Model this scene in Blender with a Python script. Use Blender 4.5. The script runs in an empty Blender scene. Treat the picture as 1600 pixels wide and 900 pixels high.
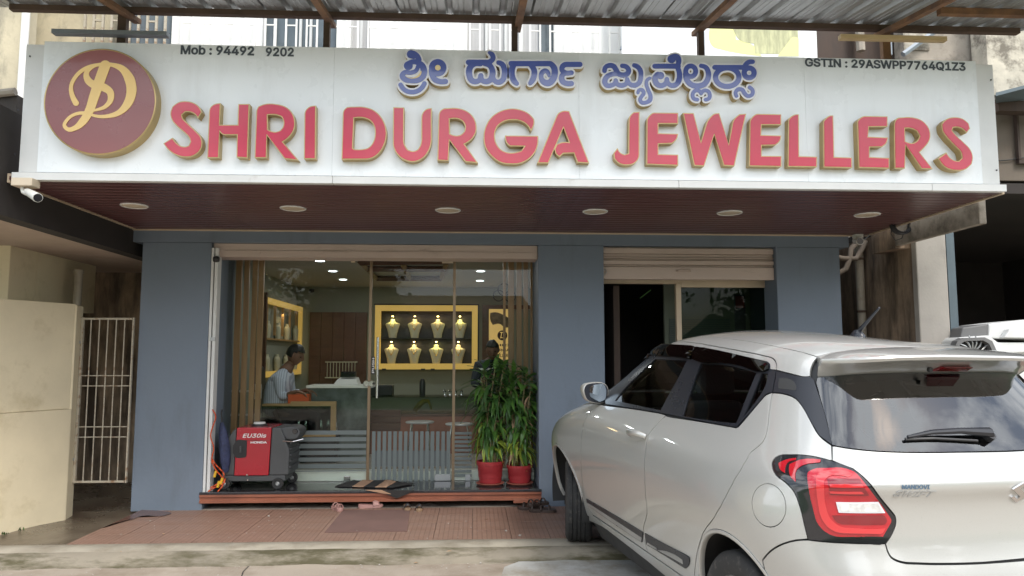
import bpy, bmesh, math, random
import numpy as np
from mathutils import Vector, Matrix
from mathutils.bvhtree import BVHTree
from mathutils.geometry import delaunay_2d_cdt
random.seed(7)
SC = bpy.context.scene
COL = SC.collection
# ------------------------------------------------------------------ camera, sky, sun, exposure
H = 1.38                       # eye height above the porch
FPX = 1155.0                   # focal length in pixels of a 1600 wide picture
YAW, PITCH = math.radians(2.97), math.radians(5.34)
cam = bpy.data.cameras.new('camera'); camo = bpy.data.objects.new('camera', cam); COL.objects.link(camo)
camo.location = (0, 0, H); camo.rotation_euler = (math.pi/2+PITCH, 0, -YAW)
cam.sensor_width = 36; cam.lens = 36*FPX/1600; cam.clip_end = 500; cam.clip_start = .05
SC.camera = camo
W = bpy.data.worlds.new("World"); SC.world = W; W.use_nodes = True
SUN_EL, SUN_AZ = math.radians(48), math.radians(150)     # azimuth clockwise from +Y
def build_world():
    nt = W.node_tree; N = nt.nodes; L = nt.links; N.clear()
    out = N.new('ShaderNodeOutputWorld'); bg = N.new('ShaderNodeBackground'); bg.inputs[1].default_value = .15
    sky = N.new('ShaderNodeTexSky'); sky.sky_type = 'NISHITA'; sky.sun_disc = False
    sky.sun_elevation = SUN_EL; sky.sun_rotation = SUN_AZ; sky.dust_density = 2.5; sky.air_density = 1.2
    tc = N.new('ShaderNodeTexCoord'); mp = N.new('ShaderNodeMapping'); mp.inputs['Scale'].default_value = (1, 1, 2.2)
    n = N.new('ShaderNodeTexNoise'); n.inputs['Scale'].default_value = 3.4; n.inputs['Detail'].default_value = 8; n.inputs['Roughness'].default_value = .55
    cr = N.new('ShaderNodeValToRGB'); cr.color_ramp.elements[0].position = .42; cr.color_ramp.elements[1].position = .57
    cr.color_ramp.elements[0].color = (.1,.1,.1,1)
    mx = N.new('ShaderNodeMixRGB'); mx.inputs[2].default_value = (11.5, 12.0, 12.6, 1)
    L.new(tc.outputs['Generated'], mp.inputs[0]); L.new(mp.outputs[0], n.inputs['Vector']); L.new(n.outputs[0], cr.inputs[0])
    L.new(cr.outputs[0], mx.inputs[0]); L.new(sky.outputs[0], mx.inputs[1]); L.new(mx.outputs[0], bg.inputs[0]); L.new(bg.outputs[0], out.inputs[0])
build_world()
sl = bpy.data.lights.new('sun', 'SUN'); so = bpy.data.objects.new('sun', sl); COL.objects.link(so)
sl.energy = 1.4; sl.angle = math.radians(14); sl.color = (1, .95, .88)
_d = Vector((math.sin(SUN_AZ)*math.cos(SUN_EL), math.cos(SUN_AZ)*math.cos(SUN_EL), math.sin(SUN_EL)))
so.rotation_euler = _d.to_track_quat('Z', 'Y').to_euler()
SC.view_settings.view_transform = 'Standard'; SC.view_settings.look = 'None'
SC.view_settings.exposure = 0.7; SC.view_settings.gamma = 1.0
# ------------------------------------------------------------------ measuring: where a line of sight of the photograph meets a plane
_F = np.array([math.sin(YAW)*math.cos(PITCH), math.cos(YAW)*math.cos(PITCH), math.sin(PITCH)])
_R = np.array([math.cos(YAW), -math.sin(YAW), 0]); _U = np.cross(_R, _F); _C = np.array([0, 0, H])
def ray(px, py):
    d = _F*FPX+_R*(px-800)-_U*(py-450); return d/np.linalg.norm(d)
def aty(px, py, Y): d = ray(px, py); return _C+d*Y/d[1]
def atx(px, py, X): d = ray(px, py); return _C+d*X/d[0]
def atz(px, py, z): d = ray(px, py); return _C+d*(z-H)/d[2]
def X_(px, py, Y): return float(aty(px, py, Y)[0])
def Z_(px, py, Y): return float(aty(px, py, Y)[2])
# ------------------------------------------------------------------ materials
def mat(name, base, rough=.6, metal=0., var=.12, vs=4., dirt=None, ds=2., dlo=.5, dhi=.7, bump=0., bs=40., stretch=(1,1,1), coat=0., spec=.5, emit=None, es=1., dstretch=None):
    m = bpy.data.materials.new(name); m.use_nodes = True; nt = m.node_tree; N = nt.nodes; L = nt.links
    b = N['Principled BSDF']; b.inputs['Roughness'].default_value = rough; b.inputs['Metallic'].default_value = metal
    b.inputs['Coat Weight'].default_value = coat; b.inputs['Coat Roughness'].default_value = .03; b.inputs['Specular IOR Level'].default_value = spec
    b.inputs['Base Color'].default_value = (*base, 1)
    tc = N.new('ShaderNodeTexCoord'); mp = N.new('ShaderNodeMapping'); mp.inputs['Scale'].default_value = stretch
    L.new(tc.outputs['Object'], mp.inputs[0])
    last = None
    if var > 0:
        n = N.new('ShaderNodeTexNoise'); n.inputs['Scale'].default_value = vs; n.inputs['Detail'].default_value = 6; n.inputs['Roughness'].default_value = .6
        L.new(mp.outputs[0], n.inputs['Vector'])
        mr = N.new('ShaderNodeMapRange'); mr.inputs[1].default_value = .3; mr.inputs[2].default_value = .7; mr.inputs[3].default_value = 1-var; mr.inputs[4].default_value = 1+var
        L.new(n.outputs[0], mr.inputs[0])
        vm = N.new('ShaderNodeVectorMath'); vm.operation = 'SCALE'; vm.inputs[0].default_value = base
        L.new(mr.outputs[0], vm.inputs['Scale']); last = vm.outputs[0]
        rr = N.new('ShaderNodeMapRange'); rr.inputs[1].default_value = .3; rr.inputs[2].default_value = .7; rr.inputs[3].default_value = max(.02, rough-.08*min(1, rough*3)); rr.inputs[4].default_value = min(1, rough+.08*min(1, rough*3))
        L.new(n.outputs[0], rr.inputs[0]); L.new(rr.outputs[0], b.inputs['Roughness'])
    if dirt is not None:
        mp2 = N.new('ShaderNodeMapping'); mp2.inputs['Scale'].default_value = dstretch or stretch; L.new(tc.outputs['Object'], mp2.inputs[0])
        n2 = N.new('ShaderNodeTexNoise'); n2.inputs['Scale'].default_value = ds; n2.inputs['Detail'].default_value = 9; n2.inputs['Roughness'].default_value = .68
        L.new(mp2.outputs[0], n2.inputs['Vector'])
        cr = N.new('ShaderNodeMapRange'); cr.inputs[1].default_value = dlo; cr.inputs[2].default_value = dhi; cr.clamp = True
        L.new(n2.outputs[0], cr.inputs[0])
        mx = N.new('ShaderNodeMixRGB'); mx.inputs[2].default_value = (*dirt, 1); L.new(cr.outputs[0], mx.inputs[0])
        if last is None: mx.inputs[1].default_value = (*base, 1)
        else: L.new(last, mx.inputs[1])
        last = mx.outputs[0]
    if last is not None: L.new(last, b.inputs['Base Color'])
    if bump > 0:
        n3 = N.new('ShaderNodeTexNoise'); n3.inputs['Scale'].default_value = bs; n3.inputs['Detail'].default_value = 5
        L.new(mp.outputs[0], n3.inputs['Vector'])
        bp = N.new('ShaderNodeBump'); bp.inputs['Strength'].default_value = bump; bp.inputs['Distance'].default_value = .01
        L.new(n3.outputs[0], bp.inputs['Height']); L.new(bp.outputs[0], b.inputs['Normal'])
    if emit: b.inputs['Emission Color'].default_value = (*emit, 1); b.inputs['Emission Strength'].default_value = es
    return m
def glassmat(name, tint=(.9,.95,.93), refl=1.45, rough=0.0):
    m = bpy.data.materials.new(name); m.use_nodes = True; nt = m.node_tree; N = nt.nodes; L = nt.links; N.clear()
    o = N.new('ShaderNodeOutputMaterial'); mx = N.new('ShaderNodeMixShader'); t = N.new('ShaderNodeBsdfTransparent'); g = N.new('ShaderNodeBsdfGlossy')
    fr = N.new('ShaderNodeFresnel'); fr.inputs[0].default_value = refl; t.inputs[0].default_value = (*tint, 1); g.inputs['Roughness'].default_value = rough
    L.new(fr.outputs[0], mx.inputs[0]); L.new(t.outputs[0], mx.inputs[1]); L.new(g.outputs[0], mx.inputs[2]); L.new(mx.outputs[0], o.inputs[0])
    return m
M = {}
def dm(k, *a, **kw): M[k] = mat(k, *a, **kw)
dm('blue_paint', (.158,.195,.245), .62, var=.06, vs=1.5, dirt=(.11,.13,.15), ds=1.4, dlo=.55, dhi=.95, bump=.12, bs=25, dstretch=(2.5,2.5,.5))
dm('yellow_wall', (.66,.575,.40), .75, var=.07, vs=2, dirt=(.40,.32,.17), ds=2.6, dlo=.52, dhi=.85, bump=.12, bs=30)
dm('stained_wall', (.52,.46,.33), .85, var=.15, vs=3, dirt=(.14,.13,.11), ds=2.2, dlo=.47, dhi=.66, bump=.2, bs=30, dstretch=(1,1,.45))
dm('grime_wall', (.30,.22,.15), .9, var=.3, vs=5, dirt=(.07,.052,.038), ds=3, dlo=.42, dhi=.62, bump=.25, bs=30, dstretch=(1.6,1.6,.3))
dm('grey_concrete', (.34,.30,.25), .88, var=.15, vs=5, dirt=(.15,.13,.105), ds=4, dlo=.45, dhi=.65, bump=.25, bs=45)
dm('pale_concrete', (.40,.37,.33), .85, var=.1, vs=4, dirt=(.24,.22,.19), ds=3, dlo=.55, dhi=.8, bump=.15, bs=45, dstretch=(1,1,.5))
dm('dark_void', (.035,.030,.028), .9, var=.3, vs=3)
dm('dark_timber', (.06,.04,.03), .8, var=.3, vs=8, stretch=(1,1,.2))
dm('white_panel', (.80,.84,.86), .28, var=.02, vs=1.2, dirt=(.60,.62,.62), ds=1.6, dlo=.52, dhi=.98, coat=.2, dstretch=(2.5,1,.5))
dm('white_frame', (.66,.67,.66), .45, var=.05, vs=4, dirt=(.42,.40,.36), ds=5, dlo=.62, dhi=.85, bump=.03)
dm('gold', (.46,.34,.155), .38, metal=.55, var=.1, vs=6)
dm('gold_trim', (.72,.55,.30), .35, metal=.4, var=.05)
dm('gold_print', (.80,.56,.22), .4, var=.04)
dm('red_acrylic', (.52,.016,.05), .07, var=.05, vs=8, coat=.2)
dm('blue_acrylic', (.07,.105,.34), .12, var=.05, vs=8, coat=.4)
dm('white_acrylic', (.72,.73,.76), .2, var=.03)
dm('cream_acrylic', (.75,.6,.3), .3, var=.03)
dm('maroon_disc', (.24,.075,.07), .3, var=.04, vs=3, coat=.3)
dm('grey_print', (.06,.075,.09), .5, var=.05)
dm('maroon_pvc', (.095,.036,.038), .33, var=.12, vs=4, stretch=(.3,3,3), bump=.02)
dm('cream_trim', (.55,.47,.36), .5, var=.05)
dm('shutter', (.52,.42,.36), .5, var=.06, vs=3, dirt=(.28,.21,.17), ds=3, dlo=.55, dhi=.8, stretch=(.5,1,2))
dm('cream_frame', (.58,.47,.34), .5, var=.07)
dm('bronze', (.27,.20,.13), .35, metal=.6, var=.08)
dm('steel', (.62,.62,.60), .22, metal=.95, var=.05)
dm('dull_steel', (.45,.46,.46), .45, metal=.8, var=.1)
dm('white_paint', (.74,.73,.69), .5, var=.05, vs=6, dirt=(.45,.38,.28), ds=9, dlo=.6, dhi=.75)
dm('rusty_white', (.40,.36,.28), .6, var=.08, vs=8, dirt=(.22,.12,.06), ds=14, dlo=.52, dhi=.66)
dm('rust_brown', (.20,.105,.05), .75, var=.25, vs=9, dirt=(.09,.05,.035), ds=5, dlo=.45, dhi=.7, bump=.1)
dm('dark_rust', (.095,.062,.045), .75, var=.2, vs=9, bump=.1)
dm('galvanised', (.36,.38,.38), .42, metal=.55, var=.14, vs=7, stretch=(4,.4,1), dirt=(.2,.2,.19), ds=3, dlo=.5, dhi=.8)
dm('grey_strip', (.26,.29,.32), .5, metal=.3, var=.1)
dm('batten', (.62,.47,.26), .6, var=.1, vs=8, stretch=(.3,2,2))
dm('slat_wood', (.36,.21,.10), .42, var=.18, vs=5, stretch=(3,3,.25), bump=.03)
dm('oak', (.42,.26,.11), .4, var=.12, vs=6, stretch=(.4,3,3))
dm('dark_wood', (.10,.045,.025), .4, var=.2, vs=6, stretch=(.5,3,3))
dm('granite', (.035,.035,.038), .09, var=.5, vs=60)
dm('riser', (.30,.11,.065), .35, var=.12, vs=6, dirt=(.17,.07,.05), ds=5, dlo=.5, dhi=.8, stretch=(.4,1,1))
dm('int_wall', (.24,.255,.21), .7, var=.03)
dm('int_ceiling', (.34,.32,.27), .7, var=.03)
dm('int_floor', (.55,.54,.48), .2, var=.04)
dm('step_white', (.84,.85,.78), .3, var=.04, vs=3)
dm('marble', (.10,.12,.115), .15, var=.6, vs=5)
dm('frost', (.17,.20,.195), .55, var=.03)
dm('frost_dark', (.10,.115,.115), .5, var=.05)
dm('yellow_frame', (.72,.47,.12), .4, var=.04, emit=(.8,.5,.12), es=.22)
dm('show_back', (.035,.03,.028), .5, var=.1)
dm('bust', (.50,.48,.34), .6, var=.05)
dm('jewel', (.9,.6,.15), .2, metal=.9, var=0)
dm('black', (.02,.02,.022), .45, var=.1)
dm('black_gloss', (.015,.015,.018), .08, var=0, coat=.5)
dm('charcoal', (.075,.078,.08), .5, var=.08, bump=.04, bs=200)
dm('gen_red', (.40,.010,.024), .25, var=.04, coat=.4)
dm('white_print', (.80,.80,.80), .4, var=0)
dm('pot_red', (.38,.035,.04), .42, var=.06, vs=8)
dm('pot_tray', (.42,.13,.09), .5, var=.08)
dm('soil', (.05,.035,.025), .95, var=.3)
dm('leaf_green', (.075,.17,.03), .38, var=.3, vs=14)
dm('leaf_dark', (.04,.10,.025), .36, var=.3, vs=14)
dm('leaf_pale', (.30,.38,.05), .42, var=.25, vs=14)
dm('cane', (.22,.19,.09), .6, var=.25, vs=20)
dm('dry_leaf', (.33,.22,.13), .7, var=.2)
dm('skin', (.20,.105,.065), .55, var=.05)
dm('hair', (.012,.010,.009), .5, var=.2)
dm('trouser', (.03,.032,.04), .8, var=.1)
dm('dark_shirt', (.025,.03,.045), .75, var=.15)
dm('pink_rubber', (.44,.25,.22), .6, var=.08)
dm('tan_leather', (.30,.20,.12), .6, var=.1)
dm('brown_leather', (.06,.04,.032), .5, var=.2)
dm('mat_black', (.03,.028,.027), .95, var=.2, bump=.3, bs=160)
dm('mat_tan', (.44,.27,.17), .95, var=.12, bump=.3, bs=160)
dm('door_mat', (.17,.10,.085), .9, var=.15, bump=.2, bs=90)
dm('orange_cable', (.62,.10,.03), .45, var=.05)
dm('yellow_plastic', (.70,.42,.03), .4, var=.05)
dm('blue_cloth', (.035,.045,.10), .7, var=.5, vs=26)
dm('orange_box', (.62,.10,.02), .5, var=.05)
dm('paper', (.75,.74,.70), .7, var=.03)
dm('pvc_pipe', (.38,.34,.27), .5, var=.08, vs=6, dirt=(.25,.2,.15), ds=6, dlo=.5, dhi=.75)
dm('cctv', (.70,.70,.66), .35, var=.05)
dm('road', (.38,.325,.265), .85, var=.1, vs=1.3, dirt=(.26,.21,.16), ds=1.1, dlo=.48, dhi=.64, bump=.3, bs=35)
dm('kerb_top', (.36,.325,.26), .88, var=.14, vs=5, dirt=(.24,.205,.15), ds=3, dlo=.5, dhi=.7, bump=.4, bs=28)
dm('kerb', (.25,.22,.17), .88, var=.16, vs=3, dirt=(.085,.075,.04), ds=2.2, dlo=.44, dhi=.58, bump=.5, bs=22, dstretch=(.6,1.5,3))
dm('damp_tile', (.13,.07,.055), .22, var=.15)
dm('wet_concrete', (.14,.115,.085), .28, var=.2, vs=2, dirt=(.07,.05,.035), ds=1.6, dlo=.45, dhi=.62, bump=.2, bs=30)
dm('grass', (.06,.13,.03), .9, var=.4, vs=3, bump=.4, bs=10)
dm('bark', (.12,.085,.06), .9, var=.3, vs=8)
dm('house_white', (.28,.26,.22), .8, var=.1)
dm('moss', (.05,.10,.02), .9, var=.3)
dm('poster_white', (.78,.80,.80), .5, var=.02)
dm('poster_yellow', (.72,.72,.30), .6, var=.05)
dm('poster_drape', (.42,.42,.24), .6, var=.35, vs=7, stretch=(3,1,.7))
dm('steel_blue', (.10,.135,.155), .6, var=.12, vs=4)
dm('window_dark', (.10,.125,.14), .15, var=.3, vs=2)
dm('curtain', (.50,.50,.50), .9, var=.15, vs=5, stretch=(6,1,.2))
dm('bright_wall', (.80,.80,.78), .7, var=.03)
dm('cooler_grey', (.15,.15,.15), .5, var=.05)
# car
dm('car_paint', (.48,.478,.452), .34, metal=.35, var=.02, vs=400, coat=1.0)
dm('car_trim', (.016,.018,.024), .3, var=.05)
dm('car_shell', (.03,.03,.03), .7, var=.1)
dm('car_seat', (.10,.10,.10), .85, var=.1)
dm('tyre', (.028,.028,.028), .8, var=.2, vs=30, dirt=(.10,.09,.08), ds=25, dlo=.55, dhi=.75)
dm('alloy', (.45,.45,.46), .3, metal=.8, var=.05)
dm("lens_red", (.46,.010,.020), .08, var=.05, coat=1)
dm('lens_dark', (.20,.006,.012), .12, var=.1, coat=1)
dm("lens_bright", (.62,.035,.04), .1, var=.03, coat=1)
dm('lens_clear', (.70,.70,.68), .12, var=.25, vs=40, coat=1)
dm('chrome', (.75,.75,.76), .08, metal=1, var=0)
dm('mirror', (.55,.62,.68), .03, metal=1, var=0)
dm('navy_strip', (.02,.025,.07), .15, var=.05)
dm('badge_blue', (.10,.17,.25), .4, var=0)
M['shop_glass'] = glassmat('shop_glass', (.93,.95,.93), 1.30)
M['pane_glass'] = glassmat('pane_glass', (.55,.60,.56), 1.2)
M['car_glass'] = glassmat('car_glass', (.5,.55,.54), 1.45)
M['hatch_glass'] = glassmat('hatch_glass', (.4,.43,.44), 2.2)
M['visor'] = glassmat('visor', (.10,.09,.09), 1.5)
def lampmat(k, col, s):
    m = bpy.data.materials.new(k); m.use_nodes = True; b = m.node_tree.nodes['Principled BSDF']
    b.inputs['Base Color'].default_value = (*col, 1); b.inputs['Emission Color'].default_value = (*col, 1); b.inputs['Emission Strength'].default_value = s; M[k] = m
lampmat('lamp_cool', (.85,.95,1), 6); lampmat('lamp_warm', (1,.72,.3), 4)
def special_mats():
    # ribbed porch tile: fine square relief
    m = mat('porch_tile', (.31,.195,.145), .5, var=.18, vs=2.5, dirt=(.22,.125,.09), ds=1.3, dlo=.5, dhi=.75); M['porch_tile'] = m
    N = m.node_tree.nodes; L = m.node_tree.links; b = N['Principled BSDF']
    tc = N.new('ShaderNodeTexCoord'); br = N.new('ShaderNodeTexBrick'); br.offset = 0; br.inputs['Scale'].default_value = 1
    br.inputs['Brick Width'].default_value = .0375; br.inputs['Row Height'].default_value = .0375; br.inputs['Mortar Size'].default_value = .0045; br.inputs['Mortar Smooth'].default_value = .4
    br.inputs['Color1'].default_value = (1,1,1,1); br.inputs['Color2'].default_value = (.9,.9,.9,1); br.inputs['Mortar'].default_value = (.66,.62,.62,1)
    L.new(tc.outputs['Object'], br.inputs['Vector'])
    src = b.inputs['Base Color'].links[0].from_socket
    mu = N.new('ShaderNodeMixRGB'); mu.blend_type = 'MULTIPLY'; mu.inputs[0].default_value = 1
    L.new(src, mu.inputs[1]); L.new(br.outputs[0], mu.inputs[2]); L.new(mu.outputs[0], b.inputs['Base Color'])
    bp = N.new('ShaderNodeBump'); bp.inputs['Strength'].default_value = .3; bp.inputs['Distance'].default_value = .003; bp.invert = True
    L.new(br.outputs['Fac'], bp.inputs['Height']); L.new(bp.outputs[0], b.inputs['Normal'])
    # striped shirt
    m = mat('striped_shirt', (.42,.47,.56), .8, var=.05); M['striped_shirt'] = m
    N = m.node_tree.nodes; L = m.node_tree.links; b = N['Principled BSDF']
    tc = N.new('ShaderNodeTexCoord'); w = N.new('ShaderNodeTexWave'); w.bands_direction = 'X'; w.inputs['Scale'].default_value = 14; w.inputs['Distortion'].default_value = 1.2
    cr = N.new('ShaderNodeValToRGB'); cr.color_ramp.elements[0].position = .55; cr.color_ramp.elements[0].color = (.62,.68,.78,1); cr.color_ramp.elements[1].position = .9; cr.color_ramp.elements[1].color = (.36,.40,.50,1)
    L.new(tc.outputs['Object'], w.inputs['Vector']); L.new(w.outputs[0], cr.inputs[0]); L.new(cr.outputs[0], b.inputs['Base Color'])
    # road damp patch: pale washed cement on the right
special_mats()
# ------------------------------------------------------------------ object helpers
LOC = {}
def thing(name, label, cat, loc=(0,0,0), group=None, rot=None):
    o = bpy.data.objects.new(name, None); COL.objects.link(o); o.location = loc; o.empty_display_size = .1
    if rot: o.rotation_euler = rot
    o['label'] = label; o['category'] = cat
    if group: o['group'] = group
    LOC[o] = Vector(loc); return o
def tag(o, label=None, cat=None, group=None, kind=None):
    if label: o['label'] = label
    if cat: o['category'] = cat
    if group: o['group'] = group
    if kind: o['kind'] = kind
    return o
class MB:
    def __init__(s): s.v = []; s.f = []; s.m = []; s.mi = 0
    def slot(s, i): s.mi = i; return s
    def add(s, vs, fs):
        n = len(s.v); s.v += [tuple(map(float, v)) for v in vs]
        for f in fs: s.f.append(tuple(n+i for i in f)); s.m.append(s.mi)
        return s
    def box(s, x0, x1, y0, y1, z0, z1):
        return s.add([(x0,y0,z0),(x1,y0,z0),(x1,y1,z0),(x0,y1,z0),(x0,y0,z1),(x1,y0,z1),(x1,y1,z1),(x0,y1,z1)],
                     [(0,3,2,1),(4,5,6,7),(0,1,5,4),(1,2,6,5),(2,3,7,6),(3,0,4,7)])
    def hexa(s, b, t):
        "b, t: four bottom and four top corners, counter-clockwise seen from above"
        return s.add(list(b)+list(t), [(0,3,2,1),(4,5,6,7),(0,1,5,4),(1,2,6,5),(2,3,7,6),(3,0,4,7)])
    def quad(s, *p): return s.add(p, [tuple(range(len(p)))])
    def tube(s, pts, r, n=8, caps=True):
        pts = [Vector(p) for p in pts]; rs = r if isinstance(r, (list, tuple)) else [r]*len(pts)
        rings = []; up = None
        for i, p in enumerate(pts):
            d = (pts[min(i+1, len(pts)-1)]-pts[max(i-1, 0)]).normalized()
            if up is None: up = Vector((0,0,1)) if abs(d.z) < .9 else Vector((1,0,0))
            a = d.cross(up).normalized(); b = a.cross(d).normalized(); up = b
            rings.append([p+(a*math.cos(t)+b*math.sin(t))*rs[i] for t in [2*math.pi*k/n for k in range(n)]])
        vs = [q for rg in rings for q in rg]; fs = []
        for i in range(len(pts)-1):
            for k in range(n): fs.append((i*n+k, i*n+(k+1)%n, (i+1)*n+(k+1)%n, (i+1)*n+k))
        if caps: fs.append(tuple(range(n))[::-1]); fs.append(tuple((len(pts)-1)*n+k for k in range(n)))
        return s.add(vs, fs)
    def lathe(s, prof, c=(0,0,0), n=24, axis='Z'):
        vs = []; fs = []
        for r, h in prof:
            for k in range(n):
                a = 2*math.pi*k/n; x, y = r*math.cos(a), r*math.sin(a)
                p = (x, y, h) if axis == 'Z' else ((x, h, y) if axis == 'Y' else (h, x, y))
                vs.append((c[0]+p[0], c[1]+p[1], c[2]+p[2]))
        for i in range(len(prof)-1):
            for k in range(n): fs.append((i*n+k, i*n+(k+1)%n, (i+1)*n+(k+1)%n, (i+1)*n+k))
        return s.add(vs, fs)
    def disc(s, c, rx, ry, n=24, axis='Z'):
        vs = []
        for k in range(n):
            a = 2*math.pi*k/n; x, y = rx*math.cos(a), ry*math.sin(a)
            p = (x, y, 0) if axis == 'Z' else (x, 0, y)
            vs.append((c[0]+p[0], c[1]+p[1], c[2]+p[2]))
        return s.add(vs, [tuple(range(n))])
    def build(s, name, mats, parent=None, smooth=False, bevel=0., local=False, fix=True, angle=40):
        me = bpy.data.meshes.new(name)
        V = np.array(s.v, float).reshape(-1, 3)
        if parent is not None: org = Vector((0,0,0)) if local else LOC.get(parent, Vector((0,0,0)))
        else:
            mn, mx = V.min(0), V.max(0); org = Vector(((mn[0]+mx[0])/2, (mn[1]+mx[1])/2, mn[2]))
        V = V-np.array(org)
        me.from_pydata([tuple(v) for v in V], [], s.f)
        if not isinstance(mats, (list, tuple)): mats = [mats]
        for k in mats: me.materials.append(M[k] if isinstance(k, str) else k)
        for p, i in zip(me.polygons, s.m): p.material_index = i
        if fix:
            bm = bmesh.new(); bm.from_mesh(me); bmesh.ops.recalc_face_normals(bm, faces=bm.faces); bm.to_mesh(me); bm.free()
        if smooth:
            me.polygons.foreach_set('use_smooth', [True]*len(me.polygons)); me.set_sharp_from_angle(angle=math.radians(angle))
        o = bpy.data.objects.new(name, me); COL.objects.link(o)
        if parent is not None: o.parent = parent; LOC[o] = org
        else: o.location = org; LOC[o] = org
        if bevel > 0:
            b = o.modifiers.new('bevel', 'BEVEL'); b.width = bevel; b.segments = 2; b.limit_method = 'ANGLE'; b.harden_normals = False
        me.update(); return o
def box(name, m, parent, x0, x1, y0, y1, z0, z1, bevel=0., local=False): return MB().box(x0,x1,y0,y1,z0,z1).build(name, m, parent, bevel=bevel, local=local)
def copy_tree(o, parent=None):
    c = o.copy(); COL.objects.link(c); c.parent = parent; LOC[c] = LOC.get(o, Vector((0,0,0)))
    for ch in list(o.children): copy_tree(ch, c)
    return c
def child_copy(o, off):
    "another piece like o under the same parent, shifted by off"
    c = o.copy(); COL.objects.link(c); c.location = o.location+Vector(off)
    return c
# ---- outlines
def smooth(pts, n=5, corner=38, closed=True):
    P = [Vector((float(a), float(b))) for a, b in pts]; k = len(P)
    T = []; C = []
    for i in range(k):
        if not closed and i in (0, k-1): T.append(None); C.append(True); continue
        a = P[i]-P[i-1]; b = P[(i+1)%k]-P[i]
        if a.length < 1e-9 or b.length < 1e-9: T.append(None); C.append(True); continue
        ang = math.degrees(a.angle(b))
        C.append(ang > corner); t = a.normalized() if a.length > 2.5*b.length else (b.normalized() if b.length > 2.5*a.length else a.normalized()*b.length+b.normalized()*a.length); T.append(t.normalized() if t.length > 1e-9 else a.normalized())
    out = []
    for i in range(k if closed else k-1):
        j = (i+1)%k; d = P[j]-P[i]; l = d.length
        if C[i] and C[j]: out.append(P[i]); continue
        m0 = T[i]*l if not C[i] else (d*1.5-T[j]*l*.5); m1 = T[j]*l if not C[j] else (d*1.5-T[i]*l*.5)
        for q in range(n):
            u = q/n; out.append((2*u**3-3*u*u+1)*P[i]+(u**3-2*u*u+u)*m0+(-2*u**3+3*u*u)*P[j]+(u**3-u*u)*m1)
    if not closed: out.append(P[-1])
    return [(p.x, p.y) for p in out]
def offset(pts, d):
    "moves a closed outline inwards by d (either winding)"
    P = np.array(pts); A = .5*np.sum(P[:,0]*np.roll(P[:,1],-1)-np.roll(P[:,0],-1)*P[:,1]); s = 1 if A > 0 else -1
    a = P-np.roll(P,1,0); b = np.roll(P,-1,0)-P
    a /= np.maximum(np.linalg.norm(a,axis=1,keepdims=True),1e-9); b /= np.maximum(np.linalg.norm(b,axis=1,keepdims=True),1e-9)
    na = np.stack([-a[:,1],a[:,0]],1); nb = np.stack([-b[:,1],b[:,0]],1); n = na+nb; l = np.linalg.norm(n,axis=1,keepdims=True); n = n/np.maximum(l,.3)
    c = np.maximum(np.sum(n*na,axis=1,keepdims=True),.45)
    return [tuple(p) for p in P+n/c*d*s]
def even_odd(loops, X, Y):
    c = np.zeros(X.shape, bool)
    for lp in loops:
        n = len(lp)
        for i in range(n):
            x1, y1 = lp[i]; x2, y2 = lp[(i+1)%n]
            if y1 != y2: c ^= ((y1 > Y) != (y2 > Y)) & (X < (x2-x1)*(Y-y1)/(y2-y1)+x1)
    return c
def winding(loops, X, Y):
    w = np.zeros(X.shape, int)
    for lp in loops:
        n = len(lp)
        for i in range(n):
            x1, y1 = lp[i]; x2, y2 = lp[(i+1)%n]
            if y1 == y2: continue
            m = X < (x2-x1)*(Y-y1)/(y2-y1)+x1
            w += np.where(m & (y1 <= Y) & (y2 > Y), 1, 0)-np.where(m & (y2 <= Y) & (y1 > Y), 1, 0)
    return w != 0
def shape_mesh(loops, y_front, y_back, wind=False):
    "loops of (x, z) -> solid between two y planes; inner loops are holes"
    L = []
    for lp in loops:
        q = [lp[0]]
        for p in lp[1:]:
            if math.hypot(p[0]-q[-1][0], p[1]-q[-1][1]) > 2e-4: q.append(p)
        if math.hypot(q[0][0]-q[-1][0], q[0][1]-q[-1][1]) < 2e-4: q.pop()
        if len(q) > 2: L.append(q)
    vs = [Vector(p) for l in L for p in l]; ed = []; n0 = 0
    for l in L: ed += [(n0+i, n0+(i+1)%len(l)) for i in range(len(l))]; n0 += len(l)
    ov, oe, of, *_r = delaunay_2d_cdt(vs, ed, [], 0, 1e-7)
    C_ = np.array([[sum(ov[i].x for i in f)/len(f), sum(ov[i].y for i in f)/len(f)] for f in of]); ok = (winding if wind else even_odd)(L, C_[:,0], C_[:,1])
    T = [tuple(f) for f, k in zip(of, ok) if k]; n = len(ov)
    # all triangles with the same turn
    T = [f if (ov[f[1]]-ov[f[0]]).cross(ov[f[2]]-ov[f[0]]) > 0 else f[::-1] for f in T]
    V = [(v.x, y_front, v.y) for v in ov]+[(v.x, y_back, v.y) for v in ov]; F_ = list(T)+[tuple(n+i for i in f[::-1]) for f in T]
    cnt = {(f[i], f[(i+1)%3]) for f in T for i in range(3)}
    for a, b in cnt:
        if (b, a) not in cnt: F_.append((b, a, n+a, n+b))
    return V, F_
def _font():
    try: return bpy.data.fonts.load(bpy.utils.system_resource('DATAFILES')+'/fonts/Inter.woff2')
    except Exception: return None
FONT = _font()
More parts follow.
